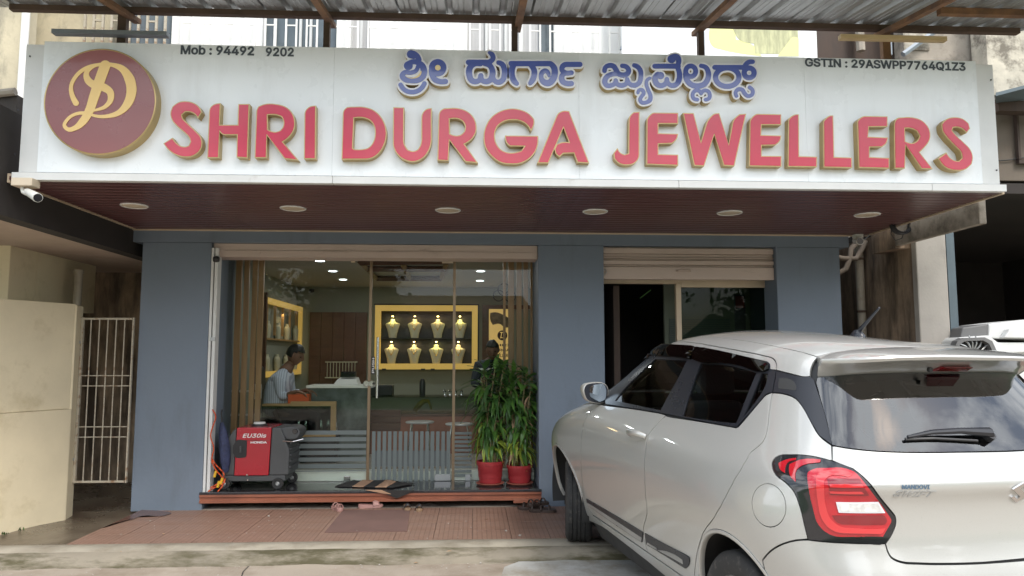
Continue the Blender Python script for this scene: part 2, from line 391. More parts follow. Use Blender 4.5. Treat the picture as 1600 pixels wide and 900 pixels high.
def text_mesh(txt, w, h_=None, bold=0.0, shear=0., align='LEFT'):
    "outlines of a text line, thickened by bold, scaled to width w; returns verts (x, z, 0..1) and faces"
    from mathutils.geometry import interpolate_bezier
    cu = bpy.data.curves.new('t', 'FONT'); cu.body = txt; cu.shear = shear
    if FONT: cu.font = FONT
    ob = bpy.data.objects.new('t', cu); COL.objects.link(ob); dg = bpy.context.evaluated_depsgraph_get(); ev = ob.evaluated_get(dg); cv = ev.to_curve(dg); loops = []
    for sp in cv.splines:
        if sp.type == 'BEZIER':
            bp = sp.bezier_points; P = []
            for i in range(len(bp)):
                p, q = bp[i], bp[(i+1)%len(bp)]; st = (p.co-p.handle_right).length < 1e-6 and (q.co-q.handle_left).length < 1e-6
                d = q.co-p.co; st = st or (abs(d.cross(p.handle_right-p.co).z) < 1e-6 and abs(d.cross(q.handle_left-q.co).z) < 1e-6)
                P += [p.co.copy()] if st else interpolate_bezier(p.co, p.handle_right, q.handle_left, q.co, 6)[:-1]
        else: P = [Vector(q.co[:3]) for q in sp.points]
        L_ = [(p[0], p[1]) for p in P]; R_ = [L_[0]]
        for p in L_[1:]:
            if math.hypot(p[0]-R_[-1][0], p[1]-R_[-1][1]) > 1e-4: R_.append(p)
        if len(R_) > 2: loops.append(np.array(R_))
    ev.to_curve_clear(); bpy.data.objects.remove(ob)
    ar = [.5*np.sum(P[:,0]*np.roll(P[:,1],-1)-np.roll(P[:,0],-1)*P[:,1]) for P in loops]; sgn_ = 1 if ar[int(np.argmax(np.abs(ar)))] > 0 else -1
    if bold:
        out = []
        for P in loops:
            a = P-np.roll(P,1,0); b = np.roll(P,-1,0)-P; a = a/np.maximum(np.linalg.norm(a,axis=1,keepdims=True),1e-9); b = b/np.maximum(np.linalg.norm(b,axis=1,keepdims=True),1e-9)
            n_ = np.stack([a[:,1]+b[:,1], -(a[:,0]+b[:,0])],1); l = np.linalg.norm(n_,axis=1,keepdims=True); out.append(P+n_/np.maximum(l,.3)/np.maximum(l/2,.5)*bold*sgn_)
        loops = out
    V, Fc = shape_mesh([[tuple(p) for p in P] for P in loops], 1, 0, True); V = np.array([(x, z, y) for x, y, z in V]); mn, mx = V.min(0), V.max(0); k = w/(mx[0]-mn[0])
    kz = k if h_ is None else h_/(mx[1]-mn[1])
    V[:,0] = (V[:,0]-mn[0])*k; V[:,1] = (V[:,1]-mn[1])*kz
    return V, Fc
def text_on(name, txt, m, parent, o, ux, uz, un, w, h_, thick=.002, bold=0., shear=0., local=False):
    V, Fc = text_mesh(txt, w, h_, bold, shear); o, ux, uz, un = map(Vector, (o, ux, uz, un)); mb = MB()
    mb.add([tuple(o+ux*a+uz*b+un*(c*thick)) for a, b, c in V], Fc); return mb.build(name, m, parent, local=local)
# ------------------------------------------------------------------ ground
YF = 7.05; ZSOF = 2.581; YS = 5.105; ZROAD = -.09
def ground():
    MB().box(-60,60,-60,60,-.5,-.1).build('ground', 'grass').__setitem__('kind','structure')
    # road sheet with a slightly uneven surface near the camera
    mb = MB(); nx, ny = 90, 60; x0,x1,y0,y1 = -9.,9.,-6.5,5.52
    for j in range(ny+1):
        for i in range(nx+1):
            x = x0+(x1-x0)*i/nx; y = y0+(y1-y0)*j/ny
            mb.v.append((x, y, ZROAD+.004*math.sin(x*1.3+y*.7)+.003*math.sin(x*4.1-y*2.3)))
    for j in range(ny):
        for i in range(nx): a = j*(nx+1)+i; mb.f.append((a,a+1,a+nx+2,a+nx+1)); mb.m.append(0)
    tag(mb.build('road', 'road', smooth=True), kind='structure')
    # crack: a dark recessed sliver in the slab
    pts = [atz(376,905,ZROAD+.006), atz(380,893,ZROAD+.006), atz(389,884,ZROAD+.006), atz(395,878,ZROAD+.006)]
    mb = MB()
    for a, b in zip(pts, pts[1:]):
        w = .004; mb.quad((a[0]-w,a[1],a[2]),(a[0]+w,a[1],a[2]),(b[0]+w,b[1],b[2]),(b[0]-w,b[1],b[2]))
    tag(mb.build('road_crack', 'black', fix=False), kind='structure')
    m = mat('washed_cement', (.47,.47,.45), .8, var=.12, vs=3, dirt=(.30,.27,.22), ds=2.5, dlo=.42, dhi=.6, bump=.2); M['washed_cement'] = m
    mb = MB(); rp = [(800,880),(870,866),(950,862),(1030,866),(1075,890),(1090,930),(1000,990),(860,980),(760,930)]
    c = atz(930,910,ZROAD+.009); P = [atz(a,b,ZROAD+.009) for a,b in smooth(rp, 6, 90)]
    P = [p+(p-c)*random.uniform(-.05,.05) for p in P]; mb.add([tuple(c)]+[tuple(p) for p in P], [(0,i+1,(i+1)%len(P)+1) for i in range(len(P))])
    tag(mb.build('cement_patch', 'washed_cement', fix=False), kind='structure')
    # kerb: worn rounded concrete lip between road and porch, displaced
    prof = [(5.80,-.02),(5.78,.0),(5.66,.003),(5.57,-.004),(5.51,-.022),(5.475,-.05),(5.46,-.08),(5.44,-.12)]
    mb = MB(); n = 160; x0, x1 = -3.75, 5.2
    for i in range(n+1):
        x = x0+(x1-x0)*i/n
        for k, (y, z) in enumerate(prof):
            j = .010*math.sin(x*7+k)+.008*math.sin(x*17.3+2*k)+random.uniform(-.004,.004)
            mb.v.append((x, y-(j if 1 < k else 0)+(.03*(x+3)*0), z+(j*.35 if k > 2 else 0)))
    K = len(prof)
    for i in range(n):
        for k in range(K-1): a = i*K+k; mb.f.append((a,a+1,a+K+1,a+K)); mb.m.append(0 if k < 3 else 1)
    tag(mb.build('kerb', ['kerb_top','kerb'], smooth=True, angle=70), kind='structure')
    # porch bed and its square ribbed tiles
    pb = MB().box(-3.02,5.2,5.76,8.6,-.3,-.012).build('porch', 'grey_concrete'); tag(pb, kind='structure')
    tm = None; s = .297
    for j in range(4):
        for i in range(28):
            xx = -3.0+i*.3; yy = 5.79+j*.3
            if tm is None:
                tm = MB().box(xx,xx+s,yy,yy+s,-.012,0).build('tile', 'porch_tile', pb, bevel=0); tm.location = (0,0,0)
                V = [v.co.copy() for v in tm.data.vertices]
                off = Vector((xx+s/2, yy+s/2, -.006)); base = LOC[pb]
                for v in tm.data.vertices: v.co = v.co+base-off
                t = tm
            else: t = tm.copy(); COL.objects.link(t)
            t.location = Vector((xx+s/2, yy+s/2, -.006+random.uniform(-.0012,.0012)))-LOC[pb]; t.rotation_euler = (random.uniform(-.002,.002),random.uniform(-.002,.002),0)
    P = [np.array((max(q[0],-2.99),min(q[1],7.03),q[2])) for q in [atz(a,b,.0045) for a, b in smooth([(205,797),(240,797.5),(262,799),(268,802),(255,806),(222,806),(205,812),(180,818),(150,823),(128,826),(150,812),(180,803)],4,90)]]; c = sum(P)/len(P)
    mb = MB(); mb.add([tuple(c)]+[tuple(p) for p in P], [(0,i+1,(i+1)%len(P)+1) for i in range(len(P))]); tag(mb.build('damp_patch', 'damp_tile', fix=False), kind='structure')
    # sloping damp apron to the left of the porch
    mb = MB(); n = 14; L = [(-4.6,5.45,-.115),(-3.02,5.45,-.115)]
    for i in range(n+1):
        f_ = i/n; y = 5.47+f_*4.2
        for k in range(9): x = -6.0+3.0*k/8; mb.v.append((x, y, -.085+.10*f_+.012*math.sin(x*5+y*3)+(.02*f_ if k == 8 else 0)))
    for i in range(n):
        for k in range(8): a = i*9+k; mb.f.append((a,a+1,a+10,a+9)); mb.m.append(0)
    tag(mb.build('apron', 'wet_concrete', smooth=True), kind='structure')
ground()
# ------------------------------------------------------------------ the shop building
bld = thing('shop_building', 'blue-grey shop building with wide glazed opening and upper grilled storey', 'building', (0,YF,0))
XO0, XO1 = -2.475, .612         # big opening
XD0, XD1 = 1.255, 2.96         # right opening
ZOP = 2.46
def wall_parts():
    xl = X_(208,790,YF)+.02; B = []
    # blue pillars as solid piers, slight rounding
    box('pillar', 'blue_paint', bld, -3.11, XO0, YF, YF+.72, -.02, 2.46, .008)
    box('pillar', 'blue_paint', bld, XO1+.006, XD0, YF, YF+.72, -.02, 2.46, .008)
    box('pillar', 'blue_paint', bld, XD1, 3.60, YF, YF+.72, -.02, 2.46, .008)
    box('lintel', 'blue_paint', bld, -3.28, 3.70, YF+.002, YF+.70, 2.46, ZSOF-.012, .004)
    box('interior_floor_slab', 'step_white', bld, -2.9, 3.6, 7.95, 12.3, -.05, .2)
    # upper storey block, seen above the sign
    yU = 7.05; zt = 5.6
    def seg(a, b, m, nm='wall', y=yU, d=.25, z0=2.62, z1=zt):
        xa, xb = X_(a,55,y), X_(b,55,y); return box(nm, m, bld, xa, xb, y, y+d, z0, z1)
    seg(20,176,'stained_wall'); seg(268,410,'bright_wall'); seg(528,548,'bright_wall'); seg(578,730,'bright_wall'); seg(866,975,'bright_wall')
    seg(176,268,'window_dark','window',yU+.12); seg(410,446,'window_dark','window',yU+.12); seg(446,528,'window_dark','window',yU+.12)
    seg(548,578,'curtain','curtain',yU+.10); seg(730,842,'curtain','curtain',yU+.12); seg(842,866,'window_dark','window',yU+.10)
    for px in (486, 470, 430, 565, 760, 790, 815):
        xa = X_(px,55,yU+.11); box('window_bar', 'white_frame', bld, xa-.012, xa+.012, yU+.09, yU+.115, 2.7, zt)
    # balcony grille of upright bars and short crosspieces
    xs = list(np.arange(X_(284,55,6.95), X_(975,55,6.95), .098)); up = None
    zb0, zb1 = 3.2, 5.0; zc = Z_(640,44,6.95)
    for i, x in enumerate(xs):
        if up is None: up = box('grille_bar', 'white_paint', bld, x-.008, x+.008, 6.94, 6.956, zb0, zb1)
        else: child_copy(up, (x-xs[0],0,0))
    cr = None
    for i in range(0, len(xs)-1, 2):
        if cr is None: cr = box('crosspiece', 'white_paint', bld, xs[i], xs[i+1], 6.945, 6.955, zc-.006, zc+.006)
        else: child_copy(cr, (xs[i]-xs[0],0,0))
    xs = list(np.arange(X_(132,55,6.9), X_(270,55,6.9), .082)); up = cr = None
    for i, x in enumerate(xs):
        if up is None: up = box('grille_bar', 'rusty_white', bld, x-.010, x+.010, 6.89, 6.91, zb0, zb1)
        else: child_copy(up, (x-xs[0],0,0))
    zc = Z_(200,33,6.9)
    for i in range(1, len(xs)-1, 2):
        if cr is None: cr = box('crosspiece', 'rusty_white', bld, xs[i], xs[i+1], 6.893, 6.907, zc-.008, zc+.008); x_0 = xs[i]
        else: child_copy(cr, (xs[i]-x_0,0,0))
    # rear mass so that the storey above closes
    box('upper_mass', 'bright_wall', bld, -3.9, 3.9, 7.40, 11, 2.62, 5.6)
    # sloping lattice stair rail seen at the end of the balcony
    mb = MB(); a = aty(970,78,6.8); b = aty(988,30,6.8)
    mb.tube([a,b],.014,6); mb.tube([aty(987,78,6.8),aty(990,30,6.8)],.009,6)
    mb.tube([aty(978,60,6.8),aty(990,52,6.8)],.007,5); mb.build('stair_rail', 'grey_strip', bld)
wall_parts()
def soffit():
    s = MB().box(-3.17,3.86,YS+.02,YF+.0,ZSOF+.006,ZSOF+.03).build('soffit', 'maroon_pvc', bld)
    n = 20; y0 = YS+.03; w = (YF-y0)/n; p = None
    for i in range(n):
        yy = y0+i*w
        if p is None:
            mb = MB(); a, b = -3.17, 3.86; r = .006
            mb.add([(a,yy+.003,ZSOF+.006),(a,yy+.010,ZSOF-.002),(a,yy+w-.010,ZSOF-.002),(a,yy+w-.003,ZSOF+.006),(b,yy+.003,ZSOF+.006),(b,yy+.010,ZSOF-.002),(b,yy+w-.010,ZSOF-.002),(b,yy+w-.003,ZSOF+.006)],
                   [(0,4,5,1),(1,5,6,2),(2,6,7,3),(0,1,2,3),(4,7,6,5)])
            p = mb.build('plank', 'maroon_pvc', s)
        else:
            c = child_copy(p, (0,i*w,0))
    mb = MB(); mb.box(-3.19,-3.17,YS+.03,YF,ZSOF-.012,ZSOF+.05); mb.box(3.86,3.88,YS+.03,YF,ZSOF-.012,ZSOF+.05); mb.box(-3.28,3.80,YF-.016,YF+.003,ZSOF-.014,ZSOF-.003)
    mb.build('soffit_trim', 'cream_frame', bld)
soffit()
for k, (px, py) in enumerate([(210,321),(458,325),(700,328),(930,330),(1140,332),(1355,335)]):
    c = atz(px, py, ZSOF); nm = ['left end above the white security camera','second from the left, above the wooden slats','above the middle of the glass doors','above the pillar between the two openings','above the rolling shutter','right end near the stained beam'][k]
    t = thing('ceiling_light', 'round unlit cream light in the maroon soffit, '+nm, 'ceiling light', tuple(c), 'recessed lights in the soffit')
    MB().lathe([(.0,-.006),(.075,-.008),(.088,-.006),(.095,-.003)], c, 28).build('diffuser', 'cream_trim', t, smooth=True)
    MB().lathe([(.095,-.003),(.098,-.010),(.104,-.006),(.106,-.001)], c, 28).build('ring', 'white_frame', t, smooth=True)
# ------------------------------------------------------------------ signboard
sgn = thing('signboard', 'long white signboard with red raised shop name and maroon monogram disc', 'sign', (.37,YS,ZSOF))
ZT = 3.56
def sign_base():
    xl, xr = -2.98, 3.70
    # panel sheets with hairline joints
    c = [xl, X_(520,200,YS), X_(905,200,YS), X_(1260,200,YS), xr]
    for a, b in zip(c, c[1:]): box('panel', 'white_panel', sgn, a+.0006, b-.0006, YS, YS+.02, ZSOF+.055, ZT, 0)
    box('frame_side', 'white_frame', sgn, xl-.125, xl-.001, YS+.008, YS+.16, ZSOF+.055, ZT-.02, .003)
    box('frame_side', 'white_frame', sgn, xr+.001, xr+.135, YS+.008, YS+.16, ZSOF+.055, ZT-.02, .003)
    box('back_box', 'white_frame', sgn, xl, xr, YS+.021, YS+.15, ZSOF+.06, ZT-.001)
    cuts = [xl-.16, X_(520,280,YS), X_(1060,280,YS), X_(1455,290,YS), xr+.17]
    for a, b in zip(cuts, cuts[1:]): box('bottom_rail', 'white_frame', sgn, a+.001, b-.001, YS-.012, YS+.05, ZSOF-.002, ZSOF+.05, .003)
    mb = MB()
    for px, py in [(47,88),(29,172),(24,241),(1548,125),(1557,266)]:
        p = aty(px,py,YS+.006); mb.lathe([(0,0),(.006,0),(.006,.004)], (p[0],p[1]-.004,p[2]), 8, 'Y')
    mb.build('screw', 'black', sgn)
sign_base()
YL = YS-.062
def trace(o, k, pts): return [(o[0]+x/k, o[1]+y/k) for x, y in pts]
def to_xz(pts, Y): return [(X_(a,b,Y), Z_(a,b,Y)) for a, b in pts]
LET = []
A_ = (250,150),6.154; B_ = (520,150),6.667; C_ = (750,150),6.154; D_ = (1000,160),5.517; E_ = (1270,160),5.517
LET.append((A_,[[(40,458),(118,408),(150,450),(200,485),(240,492),(280,480),(298,440),(285,400),(240,350),(170,290),(120,230),(105,170),(125,105),(180,65),(250,55),(320,70),(375,110),(397,155),(365,207),(340,175),(290,150),(240,150),(205,180),(215,215),(260,265),(340,340),(390,400),(402,460),(375,530),(310,575),(230,583),(150,560),(90,520)]]))
LET.append((A_,[[(460,590),(478,150),(495,105),(530,82),(578,75),(570,282),(752,282),(758,82),(855,82),(838,592),(742,585),(745,370),(620,370),(590,355),(572,330),(560,590)]]))
LET.append((A_,[[(915,590),(932,150),(950,105),(1000,85),(1130,85),(1210,110),(1270,170),(1292,240),(1285,320),(1240,390),(1175,440),(1320,612),(1200,598),(1026,370),(1020,590)],[(1030,178),(1120,178),(1170,195),(1192,240),(1190,290),(1160,335),(1110,350),(1060,340),(1032,325)]]))
LET.append((A_,[[(1390,600),(1395,180),(1405,140),(1440,108),(1495,98),(1492,600)]]))
LET.append((B_,[[(97,655),(110,200),(120,150),(150,122),(200,117),(330,120),(420,150),(490,210),(540,300),(555,400),(530,510),(470,600),(400,645),(330,655)],[(218,225),(330,225),(400,260),(440,330),(445,400),(420,490),(370,545),(310,560),(220,560),(203,545)]]))
LET.append((B_,[[(635,122),(738,125),(735,440),(745,510),(780,565),(840,580),(890,560),(918,510),(928,440),(928,230),(940,180),(980,140),(1025,132),(1025,440),(1000,560),(940,640),(850,680),(770,670),(690,620),(640,540),(632,450)]]))
LET.append((B_,[[(1095,665),(1108,210),(1120,165),(1150,138),(1200,132),(1310,133),(1390,160),(1455,215),(1488,290),(1488,370),(1450,440),(1365,500),(1500,690),(1385,680),(1212,452),(1200,670)],[(1212,235),(1310,235),(1355,260),(1382,310),(1375,370),(1330,410),(1290,418),(1250,412),(1214,396)]]))
LET.append((C_,[[(490,328),(450,270),(390,235),(310,225),(230,240),(165,290),(138,370),(150,450),(200,520),(280,550),(350,545),(400,530),(435,480),(290,478),(260,450),(245,385),(555,388),(555,450),(530,530),(470,600),(380,645),(300,650),(200,635),(110,570),(55,490),(40,390),(60,290),(120,200),(210,145),(310,125),(400,140),(470,175),(515,225),(518,260)]]))
LET.append((C_,[[(557,640),(735,205),(755,170),(790,150),(855,150),(1043,640),(940,635),(905,545),(800,548),(765,580),(735,555),(722,510),(740,470),(780,452),(863,450),(803,295),(655,640)]]))
LET.append((C_,[[(1530,157),(1528,560),(1515,610),(1470,650),(1420,660),(1340,645),(1295,600),(1290,550),(1320,510),(1350,550),(1390,568),(1432,555),(1435,240),(1445,195),(1480,160)]]))
LET.append((D_,[[(60,530),(62,160),(80,120),(125,92),(325,95),(325,180),(155,180),(155,270),(325,275),(310,320),(275,350),(155,355),(155,450),(325,455),(325,540)]]))
LET.append((D_,[[(375,95),(460,97),(525,350),(578,175),(600,140),(640,103),(680,97),(765,370),(800,180),(820,140),(860,105),(910,102),(810,545),(725,540),(640,270),(550,545),(470,540)]]))
LET.append((D_,[[(945,545),(950,170),(970,130),(1015,103),(1213,107),(1213,190),(1045,190),(1040,285),(1213,290),(1200,335),(1165,365),(1045,368),(1045,465),(1215,467),(1215,550)]]))
LET.append((D_,[[(1278,550),(1283,150),(1300,130),(1340,108),(1365,107),(1367,468),(1522,473),(1520,553)]]))
LET.append((E_,[[(97,555),(95,170),(112,145),(148,118),(172,117),(180,475),(333,480),(333,560)]]))
LET.append((E_,[[(400,558),(388,170),(405,143),(450,122),(640,125),(640,205),(480,208),(472,300),(643,307),(630,350),(595,380),(485,383),(485,475),(655,483),(655,565)]]))
LET.append((E_,[[(710,565),(705,200),(712,160),(745,135),(850,132),(930,155),(985,205),(1008,265),(1000,330),(960,385),(915,430),(1025,570),(940,568),(797,362),(790,565)],[(790,220),(850,222),(900,245),(925,290),(900,335),(860,355),(820,350),(793,338)]]))
LET.append((E_,[[(1085,485),(1150,438),(1175,475),(1220,505),(1260,510),(1290,480),(1280,430),(1230,375),(1160,300),(1120,240),(1115,190),(1150,150),(1220,132),(1290,145),(1340,185),(1350,225),(1325,258),(1290,225),(1240,210),(1205,215),(1197,245),(1230,285),(1300,350),(1355,410),(1375,470),(1365,530),(1310,575),(1230,583),(1150,560)]]))
def letters():
    for (o, k), loops in LET:
        px = [smooth(trace(o, k, l), 5, 36) for l in loops]
        W_ = [to_xz(l, YL) for l in px]
        outer = [offset(l, -.004 if i == 0 else .004) for i, l in enumerate(W_)]
        mb = MB(); v, f = shape_mesh(outer, YL, YS+.001); mb.add(v, f)
        g = mb.build('letter', 'gold', sgn)
        mb = MB(); v, f = shape_mesh([offset(l, .0025 if i == 0 else -.0025) for i, l in enumerate(W_)], YL-.003, YL+.002); mb.add(v, f)
        mb.build('letter_face', 'red_acrylic', g)
letters()
# strokes -> distance field -> outline, for the flowing letters and the monogram
def field(strokes, x0, x1, z0, z1, h):
    xs = np.arange(x0, x1, h); zs = np.arange(z0, z1, h); Xg, Zg = np.meshgrid(xs, zs, indexing='ij'); D = np.full(Xg.shape, 1e3)
    for st in strokes:
        for (ax, az, ar), (bx, bz, br) in zip(st, st[1:]) if len(st) > 1 else [(st[0], st[0])]:
            dx, dz = bx-ax, bz-az; l2 = dx*dx+dz*dz+1e-12
            t = np.clip(((Xg-ax)*dx+(Zg-az)*dz)/l2, 0, 1)
            D = np.minimum(D, np.hypot(Xg-ax-t*dx, Zg-az-t*dz)-(ar+(br-ar)*t))
    return xs, zs, D
def contours(xs, zs, D, lv):
    Fv = D-lv; seg = {}; nx, nz = Fv.shape; S_ = Fv < 0
    cell = np.argwhere((S_[:-1,:-1] != S_[1:,:-1]) | (S_[:-1,:-1] != S_[:-1,1:]) | (S_[:-1,:-1] != S_[1:,1:]))
    def pt(e):
        k, i, j = e
        if k == 0: a, b = Fv[i,j], Fv[i+1,j]; t = a/(a-b); return (xs[i]+t*(xs[i+1]-xs[i]), zs[j])
        a, b = Fv[i,j], Fv[i,j+1]; t = a/(a-b); return (xs[i], zs[j]+t*(zs[j+1]-zs[j]))
    for i, j in cell:
        c = [S_[i,j], S_[i+1,j], S_[i+1,j+1], S_[i,j+1]]; e = [(0,i,j),(1,i+1,j),(0,i,j+1),(1,i,j)]
        cr = [e[q] for q in range(4) if c[q] != c[(q+1)%4]]
        if len(cr) == 2: prs = [(cr[0], cr[1])]
        else: prs = [(cr[0], cr[1]), (cr[2], cr[3])] if not c[0] else [(cr[1], cr[2]), (cr[3], cr[0])]
        for a, b in prs: seg.setdefault(a, []).append(b); seg.setdefault(b, []).append(a)
    loops = []; used = set()
    for s0 in list(seg):
        if s0 in used: continue
        lp = [s0]; used.add(s0); cur = s0
        while True:
            nx_ = [q for q in seg[cur] if q not in used]
            if not nx_: break
            cur = nx_[0]; used.add(cur); lp.append(cur)
        P = [pt(e) for e in lp]
        if len(P) > 12:
            P = np.array(P)
            for _ in range(2): P = (np.roll(P,1,0)+2*P+np.roll(P,-1,0))/4
            loops.append([tuple(p) for p in P[::2]])
    return loops
def stroke_px(o, k, pts, Y):
    "(x, y, r) in zoomed pixels -> smoothed stroke in the sign's plane"
    xy = smooth([(a,b) for a,b,_ in pts], 6, 75, closed=False) if len(pts) > 1 else [(pts[0][0],pts[0][1])]
    base = np.array([(a,b) for a,b,_ in pts]); rr = [c for _,_,c in pts]; out = []
    cum = np.concatenate([[0], np.cumsum(np.hypot(*(np.diff(base,axis=0)).T))]) if len(pts) > 1 else [0]
    q = np.array(xy); cq = np.concatenate([[0], np.cumsum(np.hypot(*(np.diff(q,axis=0)).T))]) if len(q) > 1 else np.array([0.])
    if len(q) > 1: rq = np.interp(cq*cum[-1]/max(cq[-1],1e-9), cum, rr)
    else: rq = [rr[0]]
    m = Y/FPX/math.cos(PITCH)*1.0
    for (a, b), r in zip(xy, rq):
        px, py = o[0]+a/k, o[1]+b/k; out.append((X_(px,py,Y), Z_(px,py,Y), r/k*m*RK))
    return out
RK = 1.16
def ring(cx, cy, rx, ry, r, a0=0, a1=360, n=16): return [(cx+rx*math.cos(math.radians(a0+(a1-a0)*i/n)), cy+ry*math.sin(math.radians(a0+(a1-a0)*i/n)), r) for i in range(n+1)]
KA = (600,60),7.5; KB = (780,60),7.5; KC = (930,70),8.18; KD = (1050,70),8.18
KAN = [
 (KA,[[(318,188,44),(345,200,38)],[(345,180,30),(385,205,28),(410,250,27)],
      [(285,322,46)],[(285,300,28),(340,275,26),(400,285,28),(450,325,32),(468,385,34),(450,450,34),(400,485,32),(310,492,30),(240,475,30),(215,435,28),(235,405,24),(320,403,22),(375,380,22),(398,330,20)],
      [(195,545,24),(230,595,24),(285,625,24),(345,630,24),(405,612,24),(448,575,24),(475,530,24)],
      ring(630,345,66,66,32),[(558,375,30),(566,430,30),(600,485,30),(650,506,28),(720,506,28)]]),
 (KA,[[(990,282,28),(1240,282,28)],[(1236,168,18),(1265,190,26),(1278,235,26),(1240,275,26)],
      [(1130,300,26),(1050,305,28),(1005,350,32),(1000,430,32),(1030,495,30),(1075,508,28),(1118,490,26),(1135,440,28)],[(1135,445,28),(1150,492,26),(1195,508,28),(1248,485,30),(1270,430,32),(1268,370,30),(1240,320,28),(1180,300,24)],
      [(1342,285,24),(1385,305,28),(1410,360,30),(1412,430,30),(1390,490,28),(1345,515,28),(1300,500,26),(1275,450,24)]]),
 (KB,[[(140,297,28),(600,297,28)],[(165,320,30),(147,370,32),(150,440,32),(175,500,30),(205,530,24)],[(375,320,26),(408,370,30),(410,430,30),(390,490,30),(365,525,24)],
      [(600,297,28),(640,340,32),(650,410,34),(630,480,34),(575,525,34),(520,510,30),(490,450,24),(505,400,26),(545,380,24),(575,410,22),(585,440,16)],
      [(945,306,28),(790,306,28),(742,330,28),(735,370,26),(770,402,26),(845,404,26)],[(770,406,26),(736,440,28),(740,500,30),(790,530,28),(845,530,28)]]),
 (KC,[[(118,335,26),(130,290,26),(180,265,28),(232,275,30),(268,325,30),(295,370,30),(350,388,30),(405,375,30),(428,330,28),(400,285,28),(345,270,26)],
      [(285,370,28),(215,378,26),(140,420,30),(122,475,30),(150,520,28),(205,520,26),(250,495,26),(262,455,24)],[(262,455,24),(285,505,26),(345,520,28),(398,495,26),(408,440,24)],
      [(408,440,24),(440,500,26),(500,520,28),(558,490,28),(582,410,28),(572,320,28),(530,275,28),(496,264,24)]]),
 (KC,[[(545,615,18),(560,582,20),(600,580,22),(620,615,22),(590,665,22),(572,700,22),(590,735,22),(650,738,22),(700,705,26),(705,650,24),(675,575,22),(652,500,20),(665,450,20),(700,428,18)]]),
 (KC,[[(760,275,28),(1060,275,30)],[(975,185,48)],[(990,160,34),(1045,160,36),(1068,205,30),(1055,255,28)],[(1050,285,28),(1072,350,30),(1070,450,32),(1035,508,30),(975,520,28),(930,490,26),(915,440,26)],
      [(915,440,26),(895,500,28),(825,522,30),(775,485,32),(768,420,32),(800,380,30)],[(835,395,42)]]),
 (KD,[ring(238,340,64,68,28),[(175,375,32),(190,450,32),(250,512,32),(335,528,32),(410,505,32),(455,440,32),(462,350,30),(430,290,28),(370,270,24)]]),
 (KD,[[(322,702,22),(275,685,22),(262,640,22),(290,592,22),(340,588,22),(372,625,20)],[(372,625,20),(405,588,22),(455,592,22),(482,640,22),(468,690,22),(428,702,22)]]),
 (KD,[[(545,290,28),(910,290,28)],ring(705,415,150,118,30),[(1030,218,26),(975,225,28),(935,262,28)],ring(985,360,64,62,30)]),
 (KD,[[(822,655,22),(812,610,22),(845,572,24),(895,575,24),(925,620,24),(965,655,22),(1020,640,22),(1032,590,22),(990,545,22)]]),
]
def kannada():
    Y = YS-.055; groups = [[0],[1],[2],[3,4,5,6,7,8,9]]
    for g in groups:
        st = [stroke_px(KAN[q][0][0], KAN[q][0][1], s_, Y) for q in g for s_ in KAN[q][1]]
        P = np.array([p for s_ in st for p in s_]); h = .0024
        xs, zs, D = field(st, P[:,0].min()-.06, P[:,0].max()+.06, P[:,1].min()-.06, P[:,1].max()+.06, h)
        out = contours(xs, zs, D, .0135); mid = contours(xs, zs, D, .0125); inn = contours(xs, zs, D, 0)
        mb = MB(); v, f = shape_mesh(out, Y+.003, YS+.001); mb.add(v, f); base = mb.build('regional_letters', 'gold', sgn)
        mb = MB(); v, f = shape_mesh(mid, Y, Y+.0035); mb.add(v, f); mb.build('white_face', 'white_acrylic', base)
        mb = MB(); v, f = shape_mesh(inn, Y-.004, Y-.0005); mb.add(v, f); mb.build('blue_face', 'blue_acrylic', base)
    mb = MB(); p = aty(600+631/7.5, 60+344/7.5, Y-.005); mb.lathe([(0,-.002),(.020,-.002),(.020,.002)], tuple(p), 16, 'Y'); mb.build('cream_dot', 'cream_acrylic', sgn)
    lp = smooth(to_xz([(632.5,118.5),(643,121.5),(652,118),(658,110),(658.5,113),(655,119.5),(647,122.5),(638,121.5)], Y-.006), 4, 60)
    mb = MB(); v, f = shape_mesh([lp], Y-.006, Y-.002); mb.add(v, f); mb.build('cream_crescent', 'cream_acrylic', sgn)
kannada()
